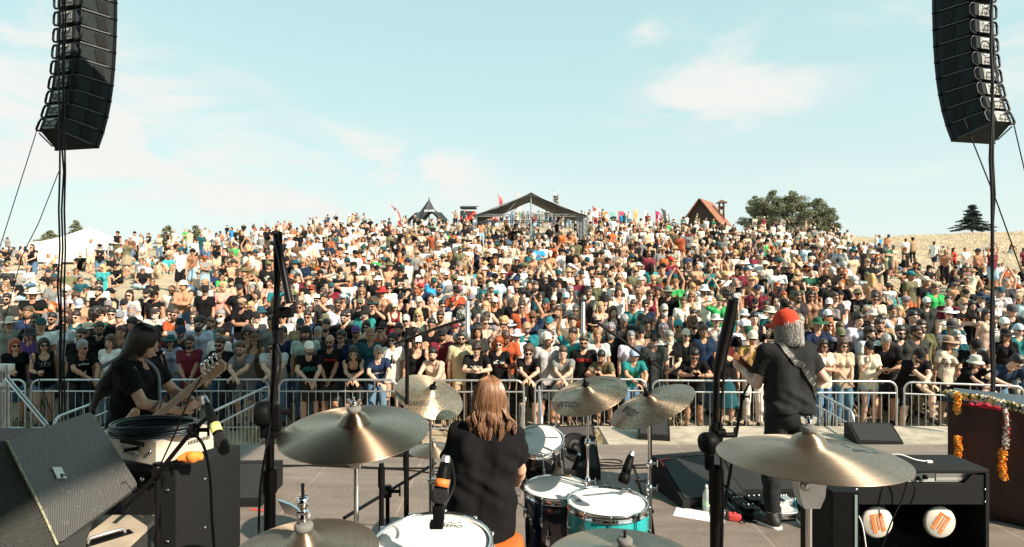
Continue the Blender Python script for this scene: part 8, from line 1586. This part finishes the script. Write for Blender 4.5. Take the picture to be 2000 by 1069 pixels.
# figures the photograph singles out: u, v feet, distance, pose, yaw, fem, top kind/colour, bottom, hair, hat, glasses, beard
SP = [(303,672,14.6,'stand',0,0,'tank','black','shorts','beige','short','dark','cap','black',1,1),(254,690,14.4,'stand',10,1,'tee','light grey','skirt','black','long','dark',None,None,1,0),(359,630,15.4,'crossed',10,0,None,'beige','shorts','denim','short','brown','brim','cream',0,0),(402,636,15.6,'stand2',-20,0,'tee','light grey','shorts','beige','short','dark','cap','tan',0,0),(201,566,18.5,'visor',10,1,'tank','turquoise','skirt','turquoise','long','blond',None,None,1,0),
 (263,509,34,'cup',30,0,'tee','pale blue','trousers','black','short','dark','cap','black',0,0),(230,500,35,'stand',0,1,'tank','black','skirt','cream','curly','dark',None,None,0,0),(363,485,46,'crossed',0,0,'tee','green','shorts','beige','short','light',None,None,0,0),(341,485,45,'stand',0,1,'tee','cream','shorts','cream','long','grey',None,None,0,0),(453,482,44,'walk',-20,1,'tank','blue','brief','white','long','dark',None,None,0,0),
 (620,520,27,'stand',10,1,'tank','pale blue','brief','teal','long','dark','brim','charcoal',0,0),(645,524,28,'stand',0,1,'tank','rust','skirt','rust','curly','dark',None,None,0,0),(668,515,27.5,'stand2',40,0,'tank','light grey','trousers','pale denim','short','grey',None,None,0,0),(690,520,28,'stand',0,0,'tee','pink','shorts','beige','short','brown',None,None,0,0),(709,518,28.5,'stand',0,1,'tee','white','brief','black','long','dark',None,None,0,0),(733,498,36,'stand',0,0,'tee','orange','shorts','beige','short','dark',None,None,0,0),
 (745,578,20.5,'visor',0,1,'tee','green','shorts','cream','long','grey','cap','light grey',0,0),(722,582,20,'stand',0,0,'tee','white','trousers','black','short','dark','cap','white',1,0),(789,560,21.5,'stand',0,0,'tee','orange','trousers','denim','short','dark','cap','charcoal',1,0),(686,660,16.6,'stand',0,0,'tee','navy','shorts','charcoal','short','brown',None,None,1,1),(706,690,14.9,'stand',0,0,'tee','dark teal','trousers','charcoal','short','dark','brim','charcoal',1,1),(848,665,16,'over',10,0,'tee','blue','trousers','denim','short','dark','cap','dark teal',0,0),
 (846,505,30,'visor',0,0,'tee','rust','shorts','khaki','short','dark','cap','white',0,0),(871,482,36,'hips',0,0,'tee','dark teal','shorts','beige','short','dark',None,None,0,0),(823,484,36,'crossed',0,0,'tee','black','shorts','khaki','short','dark','cap','black',0,0),(908,535,25,'stand',0,0,'tank','charcoal','trousers','olive','short','dark',None,None,0,0),(928,530,25.5,'visor',0,0,'tee','white','trousers','black','short','dark',None,None,0,0),(975,560,22,'stand',0,0,'tee','black','trousers','charcoal','short','brown',None,None,1,0),
 (1052,545,24,'clap',0,0,'tee','blue','shorts','pale denim','short','brown',None,None,1,0),(1100,545,24.5,'stand',0,1,'tank','black','brief','pale denim','long','dark',None,None,1,0),(1116,505,31,'hips',40,0,'tee','orange','trousers','dark teal','short','dark',None,None,0,0),(1098,500,32,'stand',0,1,'tank','orange','skirt','orange','long','blond',None,None,0,0),(1124,575,20,'stand',0,0,'tee','white','shorts','beige','short','brown',None,None,0,0),(1170,590,18.6,'crossed',10,0,'tee','black','shorts','khaki','short','grey',None,None,0,1),
 (1127,640,16.4,'clasp',0,0,'tee','burgundy','trousers','denim','short','brown',None,None,1,1),(1065,630,16.6,'over',0,0,'tee','black','trousers','denim','short','grey',None,None,1,1),(1192,640,16,'stand',0,0,'polo','cream','shorts','khaki','short','grey','cap','grey',1,1),(1208,640,15.8,'stand',0,0,'tee','white','shorts','black','short','dark',None,None,0,0),(1240,610,17.8,'clasp',0,0,'tee','olive','trousers','navy','short','grey','cap','tan',1,0),(1272,590,18.8,'stand',170,1,'tank','turquoise','brief','turquoise','long','black',None,None,0,0),(1293,610,17.6,'stand',0,0,'tee','olive','trousers','khaki','short','light',None,None,0,0),(1329,600,18,'stand',0,1,'tank','black','brief','black','long','dark',None,None,1,0),
 (1303,560,21,'stand',0,0,'tee','orange','trousers','denim','short','dark','cap','black',0,1),(1310,575,19.6,'stand',0,0,'tank','burgundy','shorts','grey','short','brown','cap','red',1,0),(1360,590,18.5,'crossed',20,0,None,'beige','trousers','black','short','dark',None,None,0,0),(1386,600,18,'phone',0,1,'tank','teal','trousers','teal','long','brown',None,None,0,0),(1395,560,20.5,'stand',0,0,None,'beige','shorts','khaki','short','brown','brim','cream',0,0),(1290,490,33,'clap',0,0,'tee','white','trousers','denim','short','dark',None,None,0,0),
 (1477,560,21,'crossed',0,0,'tee','burgundy','shorts','olive','short','dark',None,None,1,0),(1450,580,19.6,'stand',0,0,'tee','black','trousers','charcoal','short','dark','brim','black',0,0),(1458,610,17.6,'clasp',-40,0,'tee','pale blue','trousers','denim','short','grey','cap','navy',0,0),(1517,655,15.6,'stand',0,1,'tank','black','trousers','black','long','ginger',None,None,1,0),(1533,525,25.5,'stand',30,1,'tee','cream','trousers','turquoise','long','brown',None,None,0,0),(1549,530,25,'walk',20,1,'tank','cream','shorts','grey','long','brown',None,None,0,0),
 (1583,605,17.6,'crossed',0,0,'tee','dark green','trousers','charcoal','short','dark',None,None,0,0),(1733,549,31,'crossed',0,0,'tee','dark green','shorts','charcoal','short','brown',None,None,1,0),(1745,545,32,'stand',0,1,'tee','beige','shorts','tan','long','brown','cap','grey',0,0),(1769,513,39,'stand',170,0,'tee','white','shorts','black','short','brown',None,None,0,0),(1783,513,40,'stand',170,1,'tee','tan','trousers','black','short','dark','brim','black',0,0),(1824,520,37,'walk',120,0,'tee','white','shorts','navy','short','brown',None,None,0,0),(1862,540,34,'stand',30,1,'tank','red','brief','black','long','dark',None,None,0,0),(1885,546,33.5,'clasp',0,0,'tee','white','trousers','cream','short','dark',None,None,0,0),(1927,545,34,'walk',0,1,'tee','cream','shorts','cream','short','dark','cap','pale blue',0,0),
 (1703,620,16.8,'stand',160,0,None,'beige','trousers','olive','long','blond',None,None,0,0),(1777,625,16.8,'stand',20,0,'tee','olive','shorts','orange','short','dark','cap','teal',0,0),(1806,640,16.2,'stand',10,0,'tee','black','trousers','charcoal','short','dark','cap','cream',0,0),(2000,545,33,'stand',0,1,'tee','burgundy','trousers','black','long','dark',None,None,0,0),
 (890,439,62,'visor',0,0,'tank','tan','shorts','black','short','dark',None,None,0,0),(907,439,62,'stand',0,0,'tee','dark teal','shorts','navy','short','dark',None,None,0,0),(1154,442,58,'hips',20,0,'tee','black','trousers','charcoal','short','dark',None,None,0,0),(1334,462,50,'walk',30,0,'tee','dark green','shorts','beige','short','dark','cap','black',0,0),(1265,448,55,'stand',0,0,'tee','burgundy','trousers','black','short','dark',None,None,0,0),(1379,458,52,'stand',170,0,'tee','pale blue','shorts','navy','short','grey',None,None,0,0),(1393,460,51,'clasp',20,0,'tee','dark green','shorts','khaki','short','dark',None,None,0,0),(1616,500,42,'stand',160,0,None,'beige','shorts','cream','short','brown',None,None,0,0),(1590,488,45,'stand',0,0,'polo','grey','trousers','khaki','short','dark','cap','white',0,0),(1567,490,44,'stand',0,0,'tee','cream','shorts','olive','short','dark',None,None,0,0),(1510,480,48,'stand',20,1,'tee','white','trousers','pale denim','short','dark',None,None,0,0),
 (618,452,58,'stand',0,0,'tee','cream','shorts','khaki','short','brown',None,None,0,0),(640,448,60,'stand',0,0,'tee','dark teal','shorts','khaki','short','dark','brim','black',0,0),(656,452,60,'stand',0,0,'tee','black','shorts','beige','short','dark',None,None,0,0),(698,447,60,'stand',0,0,'tee','grey','shorts','beige','short','brown',None,None,0,0),(711,446,60,'walk',20,0,'tee','light grey','trousers','denim','short','dark','cap','black',0,0)]
for (u, vf, d, pz, yaw, fem, tk, tcol, bk, bcol, hk, hc, hatk, hatc, gl, be) in SP:
    x = (u-1000)/F*d; sk = gm.choice(SKIN); key = (pz, bool(fem), 'tee' if tk == 'polo' else tk, bk, hk if hk else 'short', {'wide':'brim'}.get(hatk, hatk), bool(gl), bool(be)); mput(x, d)
    mass_add(key, .021 if d < 24 else .034, x, d, gz(x, d), yaw, gm.uniform(.96,1.03), [sk, COL[tcol] if tk else sk, COL[bcol], HC[hc], COL[hatc] if hatc else sk, (.04,.04,.04), (.008,.008,.01)])
def density(u, d):
    """people per square metre and share standing"""
    c = np.interp(u, [380,560,1640,1740], [0,1,1,0])
    if d < DMAX+.2 and 500 < u < 1640: return 0, 1
    if 55 < u < 212 and 31 < d < 60: return 0, 0
    if 930 < u < 1142 and 30 < d < 39.4: return .22, .6
    if d < 20: return .55+3.2*c, .10+.86*c
    if d < 26: return .50+2.6*c, .12+.66*c
    if d < 36: return .50+1.7*c, .10+.45*c
    if d < 46: return (.26 if u < 1640 else .06)+.95*c, .14+.25*c
    if d < 66: return np.interp(u, [-290,0,300,500,600,1500,1620,1660], [.06,.10,.16,.24,.42,.42,.34,0])*(.35 if (740 < u < 925 and d > 40) or 1320 < u < 1450 else .55 if d > 50 else .8), .30
    return 0, 0
d = 11.2
while d < 66:
    W_ = 1.15*d
    step = .55 if d < 20 else .8
    n_exp = 0; x = -W_/1.0
    area_cell = step*step
    while x < W_:
        u = 1000+F*x/d
        if -280 < u < 2290 and (d > 13.7 or not -45 < u < 2050):
            rho, st = density(u, d); rho *= .45+1.1*max(0, .5+.5*math.sin(x*1.1+2.3*math.sin(d*.7))*math.sin(d*.9+1.7*math.sin(x*.6))) if (u < 560 or u > 1640 or d > 24) else 1
            if (d > DMAX or u < 480 or u > 1650) and gm.random() < rho*area_cell:
                xx, yy = x+gm.uniform(-.25,.25), d+gm.uniform(-.25,.25)
                stand = gm.random() < st
                blocked = (930 < u < 1145 and 39 < yy < 45.5 and gm.random() < .8)
                if not blocked and mfree(xx, yy, .36 if d < 24 else .40):
                    mput(xx, yy); key = gm.choice(variants['s' if stand else 'g']); h = .024 if d < 18 else .036 if d < 25 else .055 if d < 38 else .08
                    look = gm.gauss(0, 24 if stand else 40)
                    if d > 44 and gm.random() < .4: look += 150
                    mass_add(key, h, xx, yy, gz(xx, yy), look+math.degrees(math.atan2(-xx, yy))*.4, gm.uniform(.90,1.05)*(.95 if key[1] else 1), rc(key))
        x += step
    d += step
# people along the ridge behind the mixing tent
for u in np.arange(1000, 1150, 7.5):
    d = gm.uniform(57, 62); x = (u-1000)/F*d; key = gm.choice(variants['s']); mass_add(key, .075, x, d, gz(x, d), gm.uniform(-90,90), 1, rc(key))
print('MASS', NM[0], 'verts', mbase)
me = np_mesh('crowd', np.concatenate(mv), np.concatenate(mq), M_mass, col=np.concatenate(mc)); tag(link('crowd', me), 'dense mass of festival people standing and sitting up the dry hillside', 'crowd', kind='stuff')
# towels and blankets on the slope
def towel(x, y, w_, l_, rz, m, label):
    n_ = 6; v = []; 
    for i in range(n_+1):
        for j in range(n_+1): a, b_ = (i/n_-.5)*w_, (j/n_-.5)*l_; X = x+a*math.cos(rz)-b_*math.sin(rz); Y = y+a*math.sin(rz)+b_*math.cos(rz); v.append((X, Y, gz(X, Y)+.035+.018*math.sin(a*14+b_*9)))
    o = mesh_obj('towel', v, [(i*(n_+1)+j, (i+1)*(n_+1)+j, (i+1)*(n_+1)+j+1, i*(n_+1)+j+1) for i in range(n_) for j in range(n_)], m); return tag(o, label, 'towel', 'towels spread on the slope')
TW = [(208,604,'pale blue','pale blue towel near the person in turquoise'),(452,560,'pale blue','blue patterned towel on the left slope'),(445,572,'teal','teal towel behind the blue patterned one'),(258,514,'turquoise','turquoise towel below the black trousered person'),(395,512,'blue','blue towel high on the left slope'),(470,497,'teal','teal towel by the left ridge'),(330,620,'turquoise','turquoise towel by the bare-chested person'),(15,535,'white','white towel at the left edge'),(30,560,'cream','cream towel low at the left edge'),(560,510,'turquoise','turquoise towel by the pushchair'),(600,530,'burgundy','dark red towel right of the pushchair'),(1706,583,'teal','teal towel among seated people at right'),(1735,585,'turquoise','turquoise towel right of the teal one'),(1690,525,'pale blue','pale towel high on the right slope'),(1720,535,'rust','rust towel on the right slope'),(1770,560,'tan','tan towel below the people before the meadow'),(1665,540,'cream','cream towel at right'),(1900,548,'white','white towel behind the pole at right'),(1840,575,'olive','olive towel on the bare right slope'),(180,640,'olive','olive towel behind the left rows'),(520,590,'navy','navy towel left of the drooping boom'),(640,560,'beige','beige towel below the patterned dress')]
for u, v, c_, lab in TW:
    best = min(np.arange(13, 45, .1), key=lambda d: abs(534.5-(gz((u-1000)/F*d, d)-CAMZ)*F/d-v)); x = (u-1000)/F*best; towel(x, best, 1.0, 1.8, gm.uniform(-.8,.8), mat('towel_'+c_.replace(' ','_'), COL[c_], .95, bump=.5, bscale=40, var=.2, vscale=9), lab)
